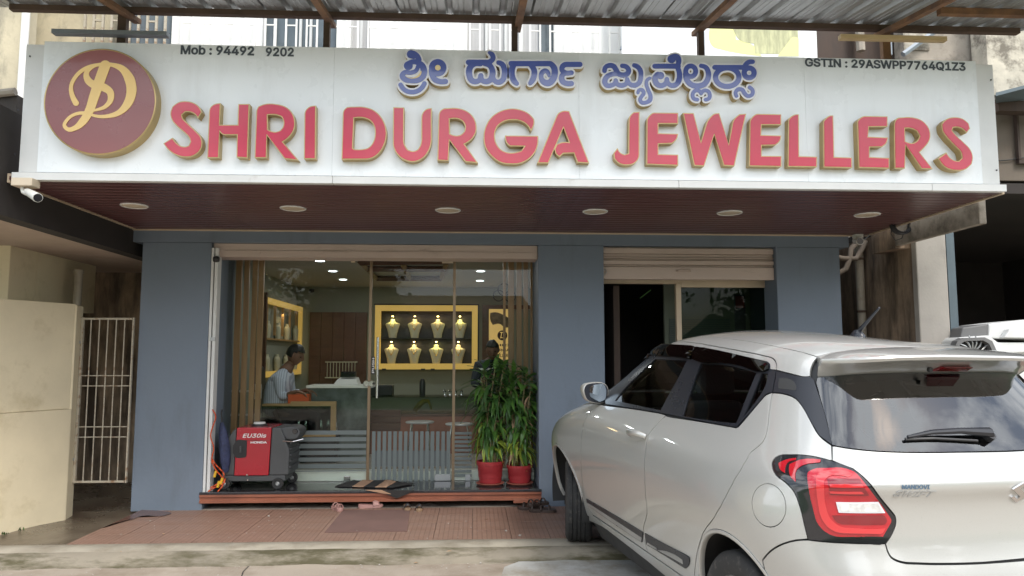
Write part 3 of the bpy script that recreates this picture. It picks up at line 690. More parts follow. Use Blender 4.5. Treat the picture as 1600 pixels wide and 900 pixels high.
def monogram():
    global RK; RK = 1.0
    Yd = YS-.085
    cx, cz = X_(156.5,158.5,Yd), Z_(156.5,158.5,Yd); r = .5*(X_(244,158,Yd)-X_(70,158,Yd)); rz = .5*(Z_(157,76,Yd)-Z_(157,240,Yd)); r = (r+rz)/2
    mb = MB(); mb.lathe([(r*.98,YS+.001-Yd),(r+.004,YS-Yd),(r+.004,0),(r-.003,-.003),(r-.006,0)], (cx,Yd,cz), 96, 'Y'); d = mb.build('disc_rim', 'gold', sgn, smooth=True, angle=30)
    mb = MB(); mb.disc((cx,Yd-.0005,cz), r-.004, r-.004, 96, 'Y'); mb.build('disc_face', 'maroon_disc', d)
    o, k = (60,60), 4.5
    S1 = [[(470,190,36),(430,300,36),(392,410,34),(358,510,30),(312,585,27),(262,628,18),(210,640,14),(184,615,12),(205,570,11),(255,535,11),(310,525,12),(345,530,14)],
          [(265,455,20),(238,400,16),(230,340,13),(262,270,13),(330,212,13),(420,186,12),(520,186,14),(590,215,24),(640,285,34),(655,370,34),(630,455,30),(570,520,20),(480,548,13),(400,545,10),(360,532,8)],
          [(440,185,7),(375,205,12),(338,245,17),(350,295,24),(400,330,28),(460,345,28),(505,380,24),(508,430,20),(470,480,14),(420,500,10),(365,510,8)]]
    st = [stroke_px(o, k, s_, Yd-.003) for s_ in S1]; P = np.array([p for s_ in st for p in s_])
    xs, zs, D = field(st, P[:,0].min()-.06, P[:,0].max()+.06, P[:,1].min()-.06, P[:,1].max()+.06, .0018)
    mb = MB(); v, f = shape_mesh(contours(xs, zs, D, 0), Yd-.005, Yd-.0008); mb.add(v, f); mb.build('monogram', 'gold_print', d)
monogram()
def small_text():
    def put(txt, xa, xb, yb, yt, yb2):
        a = aty(xa,yb,YS-.0015); b = aty(xb,yb2,YS-.0015); h = Z_(xa,yt,YS)-Z_(xa,yb,YS)
        ux = Vector(b-a).normalized(); text_on('sign_text', txt, 'grey_print', sgn, a, ux, (0,0,1), (0,-1,0), (Vector(b-a)).length, h, .0012, bold=.028)
    put('Mob : 94492', 282, 397, 85, 70.5, 87); put('9202', 415, 459, 88, 74, 88.5)
    put('GSTIN : 29ASWPP7764Q1Z3', 1258, 1509, 105, 90.5, 112)
small_text()
# ------------------------------------------------------------------ tin canopy over the sign
def canopy():
    cn = thing('tin_canopy', 'corrugated metal canopy on brown posts rising above the white signboard', 'canopy', (0,5.3,3.4))
    sl = math.tan(math.radians(9)); yb, yf = 5.36, 4.15; zb = Z_(820,27,5.30)
    def zz(y): return zb-sl*(5.30-y)
    x0 = X_(-25,30,5.3); pitch = .1935; sheet_w = pitch*5; n = 10
    for s_ in range(n):
        if x0+s_*sheet_w > 4.35: break
        mb = MB(); prof = []
        for i in range(5):
            b = i*pitch
            prof += [(b,0),(b+.02,.0),(b+.035,.028),(b+.062,.028),(b+.077,0),(b+.11,0),(b+.116,.004),(b+.122,0),(b+.15,0),(b+.156,.004),(b+.162,0)]
        prof.append((sheet_w+.06,0)); k = len(prof); xs = x0+s_*sheet_w
        for th in (0,.0012):
            for y in (yb, yf):
                for a, c in prof: mb.v.append((xs+a, y, zz(y)+c+th+.003*(s_%2)))
        for i in range(k-1):
            mb.f += [(i,i+1,k+i+1,k+i),(2*k+i,3*k+i,3*k+i+1,2*k+i+1),(i,2*k+i,2*k+i+1,i+1),(k+i,k+i+1,3*k+i+1,3*k+i)]; mb.m += [0]*4
        mb.build('roof_sheet', 'galvanised', cn)
    xa, xb = X_(17,30,5.3), X_(1590,50,5.3)
    zl, zr = Z_(17,30,5.3), Z_(1590,48,5.3)
    mb = MB(); mb.hexa([(xa,5.27,zz(5.3)-.045),(xb,5.27,zz(5.3)-.045),(xb,5.32,zz(5.3)-.045),(xa,5.32,zz(5.3)-.045)],[(xa,5.27,zz(5.3)-.004),(xb,5.27,zz(5.3)-.004),(xb,5.32,zz(5.3)-.004),(xa,5.32,zz(5.3)-.004)])
    mb.build('purlin', 'dark_rust', cn)
    mb = MB(); yy = 4.86; xq = X_(1466,2,4.86); mb.box(xq,4.6,yy-.025,yy+.025,zz(yy)-.05,zz(yy)-.004); mb.build('purlin', 'rust_brown', cn)
    for px in (215, 520, 808, 1085, 1362):
        x = X_(px,45,5.42); 
        mb = MB(); z0, z1 = zz(5.42)-.085, zz(4.2)-.085
        mb.hexa([(x-.025,4.2,z1),(x+.025,4.2,z1),(x+.025,5.42,z0),(x-.025,5.42,z0)],[(x-.025,4.2,z1+.035),(x+.025,4.2,z1+.035),(x+.025,5.42,z0+.035),(x-.025,5.42,z0+.035)])
        mb.build('rafter', 'rust_brown', cn)
    for px, w, m in ((192,.03,'dark_rust'),(511,.022,'dark_rust'),(804,.022,'dark_rust'),(1094,.022,'dark_rust'),(1382,.03,'rust_brown')):
        x = X_(px,60,5.3); box('post', m, cn, x-w, x+w, 5.272, 5.318, ZSOF+.04, zz(5.3)-.045)
canopy()
a = aty(85,51,5.24); b = aty(264,53,5.24)
tag(MB().box(a[0],b[0],5.20,5.26,a[2]-.018,a[2]+.012).build('steel_angle', 'grey_strip'), 'grey steel strip lying across the post above the sign disc', 'metal strip')
LOC
a = aty(1311,58,5.20); b = aty(1476,62,5.20)
tag(MB().box(a[0],b[0],5.17,5.215,a[2]-.022,a[2]+.012).build('timber_batten', 'batten'), 'pale timber batten tied across the brown post above the tax number', 'batten')
# ------------------------------------------------------------------ billboard beside the grilles
def billboard():
    y = 6.75; t = thing('billboard', 'white hoarding with a yellowish figure in draped cloth above the signboard', 'billboard', (X_(1120,60,y),y,3.2))
    xa, xb = X_(972,60,y), X_(1276,60,y)
    box('board', 'poster_white', t, xa, xb, y, y+.06, 3.3, 5.3)
    def flat(pts, m, nm, d):
        lp = to_xz(smooth(pts, 4, 60), y); v, f = shape_mesh([lp], y-.002-d, y-.0005); mb = MB(); mb.add(v, f); mb.build(nm, m, t)
    flat([(1110,40),(1108,62),(1113,72),(1130,78),(1160,84),(1190,88),(1178,72),(1150,62),(1148,40)],'poster_yellow','printed_arm',0)
    flat([(1143,38),(1147,50),(1155,62),(1178,68),(1180,84),(1248,85),(1246,38)],'poster_drape','printed_drape',.001)
    flat([(1236,60),(1248,60),(1248,88),(1215,88)],'poster_yellow','printed_fold',.002)
    mb = MB(); xj = X_(1100,60,y); mb.box(xj-.006,xj+.006,y-.003,y,3.3,5.3); mb.build('joint_strip', 'grey_strip', t)
billboard()
# ------------------------------------------------------------------ right-hand neighbour
def right_side():
    t = thing('stained_building', 'weathered concrete building with dark open shed bay at the right', 'building', (4.4,6.6,0))
    xc = 4.10; y0 = 6.6
    # column and receding stained wall
    box('column', 'pale_concrete', t, xc, xc+.29, y0, y0+.08, -.1, 2.62, .01)
    box('stained_wall', 'grime_wall', t, xc+.004, xc+.2, y0+.082, 9.6, -.1, 2.62); box('fin_root', 'grime_wall', t, 3.96, xc+.003, y0+.095, y0+.5, 2.40, 2.62)
    box('recess_wall', 'grime_wall', t, 3.2, xc+.02, 9.3, 9.5, -.1, 2.62)
    box('shed_post', 'steel_blue', t, xc+.294, xc+.37, y0-.0, y0+.1, -.1, 2.62)
    box('concrete_fin', 'grey_concrete', t, 3.955, 4.015, 5.52, y0+.09, 2.42, 2.665, .008)
    # shed shell: dark, deep, open to the front
    box('shed_floor', 'grey_concrete', t, xc+.3, 9, 6.2, 12, -.2, -.04)
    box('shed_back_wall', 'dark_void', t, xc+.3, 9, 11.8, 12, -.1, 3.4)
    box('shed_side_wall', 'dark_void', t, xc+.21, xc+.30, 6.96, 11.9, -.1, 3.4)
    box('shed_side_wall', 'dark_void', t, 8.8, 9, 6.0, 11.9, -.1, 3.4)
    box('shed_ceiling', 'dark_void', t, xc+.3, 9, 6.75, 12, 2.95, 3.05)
    # plastered front above the bay, with pipe and dark tiled awning
    y = 6.75
    box('front_wall', 'yellow_wall' if 0 else 'grime_plaster', t, X_(1552,240,y), 9, y, y+.2, Z_(1580,282,y), Z_(1580,176,y))
    box('upper_wall', 'mottled_wall', t, X_(1541,100,y), 9, y-.02, y+.2, Z_(1580,150,y), 6.2)
    box('upper_wall', 'grey_concrete', t, X_(1410,60,y+.3), X_(1541,60,y+.3)+.02, y+.25, y+.45, 3.1, 6.2)
    box('drain_pipe', 'steel_blue', t, X_(1539,60,y+.2)-.015, X_(1539,60,y+.2)+.01, y+.2, y+.23, 3.1, 6.2)
    yA = 6.1; mb = MB(); a = aty(1556,150,yA); b = aty(1640,128,yA); c = aty(1556,168,yA+.7); d = aty(1640,160,yA+.7)
    mb.hexa([a,b,(d[0],yA+.7,d[2]),(c[0],yA+.7,c[2])],[(a[0],a[1],a[2]+.03),(b[0],b[1],b[2]+.03),(d[0],yA+.7,d[2]+.03),(c[0],yA+.7,c[2]+.03)]); mb.build('awning', 'steel_blue', t)
    box('awning_beam', 'dark_timber', t, X_(1555,170,6.55), 9, 6.5, 6.62, Z_(1580,176,6.55), Z_(1580,160,6.55))
    mb = MB(); x = X_(1590,220,6.72); mb.box(x-.012,x+.012,6.70,6.74,Z_(1590,250,6.72),Z_(1590,172,6.72)); mb.box(x-.012,x+.5,6.70,6.74,Z_(1590,256,6.72),Z_(1590,249,6.72)); mb.build('window_frame', 'dark_timber', t)
    mb = MB(); mb.tube([aty(1560,251,6.73),aty(1575,250,6.73),aty(1600,246,6.73),aty(1640,238,6.73)], .006, 6); mb.build('cable', 'black', t)
    # dark timber loft behind canopy post
    y = 7.3
    box('loft_wall', 'dark_timber', t, X_(1275,60,y), X_(1410,60,y), y, y+.2, 2.7, 6)
    box('loft_panel', 'mottled_wall', t, X_(1412,60,6.98), X_(1452,60,6.98), 6.985, 6.995, Z_(1430,75,6.98)-.02, Z_(1430,40,6.98))
    mb = MB(); mb.tube([aty(1345,80,7.2),aty(1342,30,7.2)], .045, 8); mb.build('loft_post', 'grey_concrete', t)
    mb = MB(); mb.tube([aty(1411,85,6.9),aty(1462,48,6.9)], .03, 6); mb.tube([aty(1391,86,6.9),aty(1390,58,6.9)], .02, 6); mb.build('loft_brace', 'grey_strip', t)
    # hook under the fin
    mb = MB(); p = aty(1513,350,5.8); mb.tube([tuple(p+np.array((.022*math.cos(q),0,.028*math.sin(q)))) for q in [k*math.pi/6 for k in range(12)]], .006, 6); mb.build('hook', 'dull_steel', t)
dm('grime_plaster', (.15,.125,.10), .9, var=.15, vs=3, dirt=(.14,.10,.07), ds=2, dlo=.5, dhi=.8)
dm('mottled_wall', (.48,.44,.36), .9, var=.2, vs=6, dirt=(.17,.15,.12), ds=5, dlo=.46, dhi=.6, bump=.2)
right_side()
def pipes_right():
    t = thing('drain_pipe', 'cream upright drain pipe with brackets on the stained right wall', 'pipe', (3.98,7.6,0))
    x, y = 4.045, 7.51
    mb = MB(); mb.tube([(x,y,-.1),(x,y,2.6)], .042, 16); mb.build('pipe', 'pvc_pipe', t, smooth=True)
    for py in (405,487):
        z = Z_(1362,py,y); mb = MB(); mb.tube([(x,y,z-.012),(x,y,z+.012)], .050, 16); mb.build('bracket', 'dark_rust', t)
    t = thing('elbow_pipes', 'two bent cream pipes stepping into the wall beside the right pillar', 'pipe', (3.7,7.3,2.0))
    for pts in ([(1345,372),(1330,388),(1328,402),(1322,420),(1310,427)],[(1352,376),(1346,390),(1338,404),(1318,404),(1300,400)]):
        q = [aty(a,b,7.4) for a,b in pts]; mb = MB(); mb.tube([Vector(p) for p in q], .027, 12); mb.build('pipe', 'grime_plaster', t, smooth=True, angle=60)
    # bullet camera on the right
    p = aty(1338,376,6.98); t = thing('security_camera', 'small cream security camera under the soffit at the right pillar', 'camera', tuple(p))
    mb = MB(); mb.tube([p+np.array((.03,.06,.01)), p+np.array((-.01,-.09,-.02))], .036, 16); mb.build('camera_body', 'cctv', t, smooth=True, angle=50)
    mb = MB(); mb.tube([p+np.array((-.009,-.085,-.019)), p+np.array((-.0155,-.10,-.022))], .030, 16); mb.build('lens', 'black_gloss', t)
    mb = MB(); mb.box(p[0]-.01,p[0]+.07,p[1]-.01,p[1]+.06,p[2]+.03,p[2]+.085); mb.build('bracket', 'cctv', t, bevel=.005)
    mb = MB(); mb.tube([p+np.array((.05,.05,-.03)), p+np.array((.1,.02,.02)), p+np.array((.16,-.05,.10)), p+np.array((.17,-.1,.18))], .006, 6); mb.build('cable', 'grey_strip', t)
    c = aty(1408,352,6.45); t = thing('cable_coil', 'coil of black cable hanging below the maroon soffit by the stained beam', 'cable', tuple(c))
    mb = MB(); rr = random.Random(3)
    for k in range(9):
        rx, rz = .085+rr.uniform(-.012,.01), .07+rr.uniform(-.012,.012); o_ = (rr.uniform(-.01,.01), rr.uniform(-.03,.03), rr.uniform(-.01,.01))
        mb.tube([(c[0]+o_[0]+rx*math.cos(q), c[1]+o_[1], c[2]+o_[2]+rz*math.sin(q)) for q in [2*math.pi*i/24 for i in range(25)]], .006, 6, False)
    mb.tube([c+np.array((-.08,0,0)), c+np.array((-.10,0,-.08)), c+np.array((-.06,0,-.14)), c+np.array((0,0,-.12)), c+np.array((.03,0,-.05))], .004, 5)
    mb.build('loops', 'black', t)
pipes_right()
# ------------------------------------------------------------------ left-hand neighbour
def left_side():
    t = thing('cream_building', 'cream plastered building and boundary wall at the left, with dark awning', 'building', (-4.2,6.5,0))
    B = np.array(atz(110,785,.0)); B = np.array((-3.60,6.88)); A = B-np.array((.42,.80))*1.7
    d = (B-A)/np.linalg.norm(B-A); nrm = np.array((d[1],-d[0]))     # facing the porch
    zt = 1.86
    def pris(p, q, th, z0, z1, m, nm, bev=.006):
        p, q = np.array(p), np.array(q); dd = (q-p)/np.linalg.norm(q-p); n_ = np.array((-dd[1],dd[0]))*th
        mb = MB(); c = [p, q, q+n_, p+n_]
        mb.hexa([(*a,z0) for a in c],[(*a,z1) for a in c]); return mb.build(nm, m, t, bevel=bev)
    off = nrm*.02
    pris(A, B, .14, .92, zt, 'yellow_wall', 'wall_upper')
    pris(A+nrm*.018, B+nrm*.018, .15, -.2, .918, 'yellow_wall', 'wall_lower')
    C2 = B+np.array((-.012,.16)); pris(B+nrm*.012+d*.004, C2, .12, -.2, zt-.01, 'yellow_wall', 'wall_return')
    # higher wall at far left and its return
    K = A+d*0; k1 = atz(16,470,zt); kx, ky = float(k1[0]), float(k1[1])
    kx, ky = A[0]+d[0]*.35-.28, A[1]+d[1]*.35+.1
    px_x = X_(14,430,6.55); box('tall_wall', 'yellow_wall', t, px_x-2.2, px_x, 6.55, 6.95, zt-.02, Z_(14,377,6.55), .006)
    box('tall_wall_return', 'yellow_wall', t, px_x-.2, px_x+.001, 6.951, 8.0, zt-.02, Z_(14,377,6.55)+.12)
    box('gap_back_wall', 'grime_wall', t, -7, -3.0, 8.6, 8.8, -.1, 3)
    box('passage_wall', 'grime_wall', t, -3.25, -3.05, YF+.73, 8.59, -.1, 2.5)
    box('passage_wall', 'grime_wall', t, -4.9, -4.7, 7.6, 8.59, -.1, 2.5)
    # slab over the passage, its underside pale; deep dark side beam under our soffit
    zs = float(atx(100,372,-3.32)[2]); 
    box('slab', 'slab_under', t, -8, -3.33, 5.0, 9.6, zs, zs+.12)
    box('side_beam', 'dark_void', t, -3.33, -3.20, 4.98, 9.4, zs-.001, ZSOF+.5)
    # upper stained wall and dark canopy edge
    y = 5.9
    box('upper_wall', 'stained_wall', t, X_(-60,80,6.4)-2, X_(33,80,6.4), 6.4, 6.6, 3.0, 6)
    mb = MB(); x = X_(37,80,6.3); mb.tube([(x,6.3,3.0),(x,6.3,6)], .032, 14); mb.build('rain_pipe', 'white_paint', t, smooth=True)
    y = 5.4; mb = MB(); a = aty(-60,120,y); b = aty(27,148,y); z0 = Z_(0,345,5.2)
    mb.add([(a[0]-1,y,a[2]+.1),(b[0],y,b[2]),(b[0],y,zs+.02),(a[0]-1,y,zs+.02),(a[0]-1,y+.5,a[2]+.1),(b[0],y+.5,b[2]),(b[0],y+.5,zs+.02),(a[0]-1,y+.5,zs+.02)],[(0,1,2,3),(4,7,6,5),(0,4,5,1),(1,5,6,2),(2,6,7,3),(3,7,4,0)])
    mb.build('awning', 'awning_dark', t)
    mb = MB(); mb.tube([aty(-40,150,5.38),aty(24,143,5.38)], .03, 8); mb.build('awning_rail', 'grey_concrete', t); mb = MB(); mb.tube([aty(-40,205,5.38),aty(22,200,5.38)], .02, 8); mb.build('awning_rail', 'grey_concrete', t)
    p = aty(122,447,7.35); t2 = thing('vent_pipe', 'short cream pipe standing behind the low cream wall', 'pipe', (p[0],p[1],1.7))
    mb = MB(); mb.tube([(p[0],7.35,1.5),(p[0],7.35,Z_(122,422,7.35))], .037, 16); mb.build('pipe', 'pvc_pipe', t2, smooth=True)
    mb = MB(); zt_ = Z_(122,422,7.35); mb.tube([(p[0],7.35,zt_-.03),(p[0],7.35,zt_)], .044, 16); mb.build('pipe_collar', 'pvc_pipe', t2, smooth=True)
    # little weeds at the foot of the wall
    mb = MB(); r = random.Random(5); b0 = A+(B-A)*.62
    for c_ in range(34):
        k = r.choice([.55,.56,.575,.585,.6,.66,.74]); q = A+(B-A)*(k+r.uniform(-.015,.015)); z = -.085+.03*k; l = r.uniform(.02,.055); an = r.uniform(0,6.28)
        dx, dy = math.cos(an)*l*.7, math.sin(an)*l*.7; q = q+nrm*r.uniform(.03,.06)
        mb.quad((q[0],q[1],z),(q[0]+dx*.5-dy*.25,q[1]+dy*.5+dx*.25,z+l*.6),(q[0]+dx,q[1]+dy,z+l),(q[0]+dx*.5+dy*.25,q[1]+dy*.5-dx*.25,z+l*.55))
    o = mb.build('weeds', 'moss', fix=False); tag(o, 'small green weeds along the foot of the cream wall', 'weeds', kind='stuff')
dm('slab_under', (.42,.33,.27), .85, var=.1, dirt=(.25,.19,.15), ds=2, dlo=.5, dhi=.8)
dm('awning_dark', (.06,.05,.045), .8, var=.3)
left_side()
def gate():
    yg = 7.0; x0, x1 = X_(128,500,yg), -3.13; zt_, zb = Z_(130,496,yg), Z_(115,755,yg)
    t = thing('metal_gate', 'rusty white barred metal gate closing the passage left of the blue pillar', 'gate', ((x0+x1)/2,yg,zb))
    for a, b in ((x0,x0+.022),(x1-.012,x1)): box('upright', 'rusty_white', t, a, b, yg-.012, yg+.012, zb, zt_)
    zr = [zb+.012, zt_-.012]+[Z_(120,k,yg) for k in (587,603,667,683)]
    for k, z in enumerate(zr): box('rail', 'rusty_white', t, x0+.022, x1-.02, yg-.007, yg+.007, z-(.009 if k < 2 else .004), z+(.009 if k < 2 else .004))
    n = 6; b0 = None
    for i in range(1, n):
        x = x0+.01+(x1-x0-.02)*i/n
        if b0 is None: mb = MB(); mb.tube([(x,yg-.001,zb+.01),(x,yg-.001,zt_-.01)], .0055, 8); b0 = mb.build('bar', 'rusty_white', t, smooth=True); xb = x
        else: child_copy(b0, (x-xb,0,0))
    for py in (535,717):
        z = Z_(118,py,yg); mb = MB(); mb.box(x0-.07,x0+.005,yg-.03,yg-.012,z-.012,z+.012); mb.tube([(x0-.06,yg-.03,z-.02),(x0-.06,yg-.03,z+.03)], .010, 8); mb.build('hinge', 'dull_steel', t)
gate()
def cctv_left():
    p = np.array(aty(33,282,5.06)); t = thing('security_camera', 'white bullet security camera hanging from the left end of the signboard', 'camera', tuple(p))
    a = aty(20,277,5.05); b = aty(52,291,5.05)
    mb = MB(); mb.box(a[0],b[0],5.03,5.13,b[2],a[2]-.005); mb.build('junction_box', 'cream_trim', t, bevel=.005)
    mb = MB(); mb.tube([aty(34,291,5.08),aty(36,300,5.07),aty(42,303,5.05)], .013, 10); mb.build('arm', 'cctv', t, smooth=True)
    c0 = np.array(aty(42,299,5.08)); c1 = np.array(aty(59,309,4.96))
    mb = MB(); mb.tube([c0, c0+(c1-c0)*.05, c1], [.022,.025,.031], 18); mb.build('camera_body', 'cctv', t, smooth=True, angle=50)
    mb = MB(); dd = (c1-c0)/np.linalg.norm(c1-c0); mb.tube([c1+dd*.0005, c1+dd*.004], .027, 18); mb.build('lens', 'black_gloss', t)
cctv_left()
# ------------------------------------------------------------------ shop front
ZP = .15; YG = 7.55; ZG = Z_(577,403,YG)
def area(name, loc, size, power, col=(1,1,1), rot=(0,0,0), parent=None):
    l = bpy.data.lights.new(name, 'AREA'); l.shape = 'DISK'; l.size = size; l.energy = power; l.color = col
    o = bpy.data.objects.new(name, l); COL.objects.link(o); o.location = loc; o.rotation_euler = rot
    if parent: o.parent = parent; o.location = Vector(loc)-LOC[parent]
def front():
    # granite topped platform with a moulded red-brown riser
    t = thing('entrance_step', 'black granite entrance step with glossy red-brown moulded riser', 'step', (-.9,YF,0))
    box('granite_top', 'granite', t, XO0-.02, XO1+.03, YF-.02, 8.0, ZP-.022, ZP, .003)
    mb = MB(); pr = [(YF+.01,.045),(YF-.012,.05),(YF-.012,.07),(YF+.0,.078),(YF-.002,.098),(YF-.014,.104),(YF-.014,ZP-.023),(YF+.3,ZP-.023),(YF+.3,.045)]
    a, b = XO0-.02, XO1+.03; k = len(pr); mb.v = [(a,y,z) for y, z in pr]+[(b,y,z) for y, z in pr]
    for i in range(k): mb.f.append((i,(i+1)%k,k+(i+1)%k,k+i)); mb.m.append(0)
    mb.f += [tuple(range(k)), tuple(range(k,2*k))]; mb.m += [0,0]; mb.build('riser', 'riser', t)
    xx = X_(802,780,YF-.01); box('loose_edge', 'riser', t, xx, XO1+.02, YF-.035, YF-.016, .028, .066, .003)
    # shutter box and guide rails of the big opening
    box('shutter_housing', 'shutter', bld, XO0+.001, XO1+.004, YF+.05, YF+.30, Z_(600,403,YF+.05), ZOP-.002, .004)
    box('shutter_bottom_bar', 'shutter', bld, XO0+.001, XO1+.004, YF+.042, YF+.049, Z_(600,403,YF+.05), Z_(600,393,YF+.05), .002)
    for px in (404,545,661,790):
        p = aty(px,394,YF+.04); mb = MB(); mb.lathe([(0,0),(.022,0),(.022,.004)], (p[0],p[1]-.004,p[2]), 14, 'Y'); mb.build('shutter_knob', 'shutter', bld)
    x0 = XO0+.003
    box('guide_rail', 'white_frame', bld, x0, x0+.022, YF+.004, YF+.10, ZP, ZG+.02); box('guide_rail', 'white_frame', bld, x0+.034, x0+.062, YF+.004, YF+.10, ZP, ZG+.02)
    box('guide_rail', 'bronze', bld, x0+.0225, x0+.0335, YF+.06, YF+.10, ZP, ZG+.02)
    mb = MB(); p = aty(338,405,YF+.0); mb.lathe([(0,-.03),(.025,-.025),(.03,0),(.025,.025),(0,.03)], tuple(p), 14, 'X'); mb.build('rail_cap', 'black', bld)
    p = aty(333,530,YF+.003); mb = MB(); mb.box(p[0]-.03,p[0]+.02,p[1]-.01,p[1],p[2]-.018,p[2]+.018); mb.build('rail_catch', 'dull_steel', bld)
    # glazing
    gx = [X_(344,600,YG), X_(577,600,YG), X_(709,600,YG), X_(840,600,YG)]
    for i in range(3):
        g = box('glass_pane' if i != 1 else 'glass_door', 'shop_glass', bld, gx[i]+.006, gx[i+1]-.006, YG-.005, YG+.005, ZP+.012, ZG)
        if i == 1: door = g
    for i, x in enumerate(gx):
        box('glass_edge', 'bronze', bld, x-.0055-(.008 if i in (1,2) else 0), x+.0055+(.008 if i in (1,2) else 0), YG-.012, YG+.012, ZP, ZG+.0)
    box('head_rail', 'cream_trim', bld, gx[0]-.1, gx[-1]+.1, YG-.03, YG+.04, ZG+.001, ZG+.05)
    box('reveal', 'cream_trim', bld, gx[0]-.1, gx[-1]+.1, YF+.301, YG-.031, ZG+.01, ZG+.06)
    for px in (552,700): 
        p = aty(px,407,YG); box('patch_fitting', 'cream_frame' if px == 552 else 'cream_trim', bld, p[0]-(.02 if px == 552 else .06), p[0]+(.02 if px == 552 else .05), YG-.014, YG+.014, ZG-.05, ZG-.001, .003)
    # frosted film
    def film(pa, pb, ya, yb, m='frost'):
        a = X_(pa,700,YG-.007); b = X_(pb,700,YG-.007)
        return MB().box(a,b,YG-.0065,YG-.0055,Z_(pa,yb,YG-.006),Z_(pa,ya,YG-.006)).build('frosted_film', m, bld)
    n = 9
    for k in range(6): film(457,572,673+k*10.5,679.5+k*10.5,'frost')
    film(457,572,735.6,737,'frost')
    for k in range(15):
        x = 581+k*8.35; film(x, x+5.4, 674, 752)
    for k in range(11): film(709,737,675+k*6.6,679+k*6.6)
    x = 581
    for k in range(14): film(581+k*8.35+5.5,581+k*8.35+8.3,704,729,'frost_dark')
    # tall handle, lock, stickers and clamps
    h = thing_part('door_handle', 'steel', door); mb = MB(); xa = X_(590,560,YG-.05); z0, z1 = Z_(590,622,YG-.05), Z_(590,527,YG-.05)
    mb.tube([(xa,YG-.055,z0),(xa,YG-.055,z1)], .013, 14); mb.tube([(xa,YG-.055,z0+.06),(xa,YG-.006,z0+.06)], .008, 8); mb.tube([(xa,YG-.055,z1-.06),(xa,YG-.006,z1-.06)], .008, 8)
    mb.build('door_handle', 'steel', door, smooth=True)
    for sx, nm in ((-.030,'lock_plate'),(.022,'lock_disc')):
        p = aty(577,599.5,YG-.02); mb = MB(); mb.lathe([(0,-.010),(.028,-.010),(.032,-.006),(.032,.012)], (p[0]+sx,YG-.012,p[2]), 28, 'Y'); mb.build(nm, 'steel', door, smooth=True, angle=35)
    p = aty(582,599.5,YG-.03); mb = MB(); mb.lathe([(.004,-.004),(.012,-.004),(.012,0)], (p[0]+.010,YG-.024,p[2]), 16, 'Y'); mb.box(p[0]+.008,p[0]+.012,YG-.028,YG-.024,p[2]-.006,p[2]+.006); mb.build('keyhole', 'black', door)
    p = aty(583,571,YG-.008); st = box('sticker', 'sticker_black', door, p[0]-.019, p[0]+.017, YG-.008, YG-.0055, p[2]-.088, p[2]+.088)
    st2 = text_on('sticker_text', 'PUSH', 'white_print', door, (p[0]+.012,YG-.0085,p[2]-.075), (0,0,1), (-1,0,0), (0,-1,0), .15, .022, .0008, bold=.02)
    a = aty(679,742,YG-.012); b = aty(704,751,YG-.012); box('floor_clamp', 'dull_steel', door, a[0], b[0], YG-.016, YG+.016, b[2], a[2]+.004, .002)
    a = aty(727,742,YG-.012); b = aty(735,751,YG-.012); box('floor_clamp', 'dull_steel', bld, a[0], b[0], YG-.016, YG+.016, b[2], a[2]+.004, .002)
    a = aty(537,744,YG-.012); b = aty(547,753,YG-.012); box('floor_clamp', 'steel', bld, a[0], b[0], YG-.014, YG+.014, b[2], a[2], .002)
def thing_part(*a): return None
dm('sticker_black', (.03,.03,.03), .4, var=0)
front()
# ------------------------------------------------------------------ shop interior
YB = 11.2; XL = -2.64; XR = 1.05; ZC = 2.43; ZI = .245
def interior():
    box('interior_back_wall', 'int_wall', bld, XL, XR, YB, YB+.1, ZI, ZC)
    box('interior_side_wall', 'int_wall', bld, XL-.1, XL, 7.8, YB+.1, ZI, ZC)
    box('interior_side_wall', 'int_wall', bld, XR, XR+.1, 7.8, YB+.1, ZI, ZC)
    box('interior_ceiling', 'int_ceiling', bld, XL-.1, XR+.1, 7.6, YB+.1, ZC, ZC+.08)
    box('interior_floor', 'int_floor', bld, XL, XR, 7.72, YB, ZI-.04, ZI+.001)
    box('inner_step', 'step_white', bld, XO0-.1, XO1+.1, 7.575, 7.719, ZP+.001, ZI, .004)
    # slats behind the glass
    s = None
    pxs = [(347,358),(365,374),(378,386),(391,399),(401,409)]
    zc = lambda px: Z_(px,415,7.75)
    for a, b in pxs:
        xa, xb = X_(a,560,7.75), X_(b,560,7.75); box('wood_slat', 'slat_wood', bld, xa, xb, 7.73, 7.765, ZI+.001, ZC-.001, .003)
    for a, b in [(794,803),(807,815),(818,825),(829,837),(786,790)]:
        xa, xb = X_(a,560,7.75), X_(b,560,7.75); box('wood_slat', 'slat_wood', bld, xa, xb, 7.73, 7.765, ZI+.001, ZC-.001, .003)
    for z in (1.02, .78): box('slat_rail', 'dull_steel', bld, X_(347,560,7.82), X_(409,560,7.82), 7.81, 7.83, z, z+.02)
    # coffered timber frame in the ceiling
    z = ZC-.002
    fr = [[(563,406),(588,431)],[(563,406),(700,404)],[(588,431),(690,431)],[(700,404),(690,431)],[(627,405),(640,431)],[(573,416),(697,416)]]
    mb = MB()
    for a, b in fr:
        p, q = atz(a[0],a[1]+4,ZC-.03), atz(b[0],b[1]+4,ZC-.03); mb.tube([p,q], .035, 4)
    mb.build('ceiling_frame', 'dark_wood', bld)
interior()
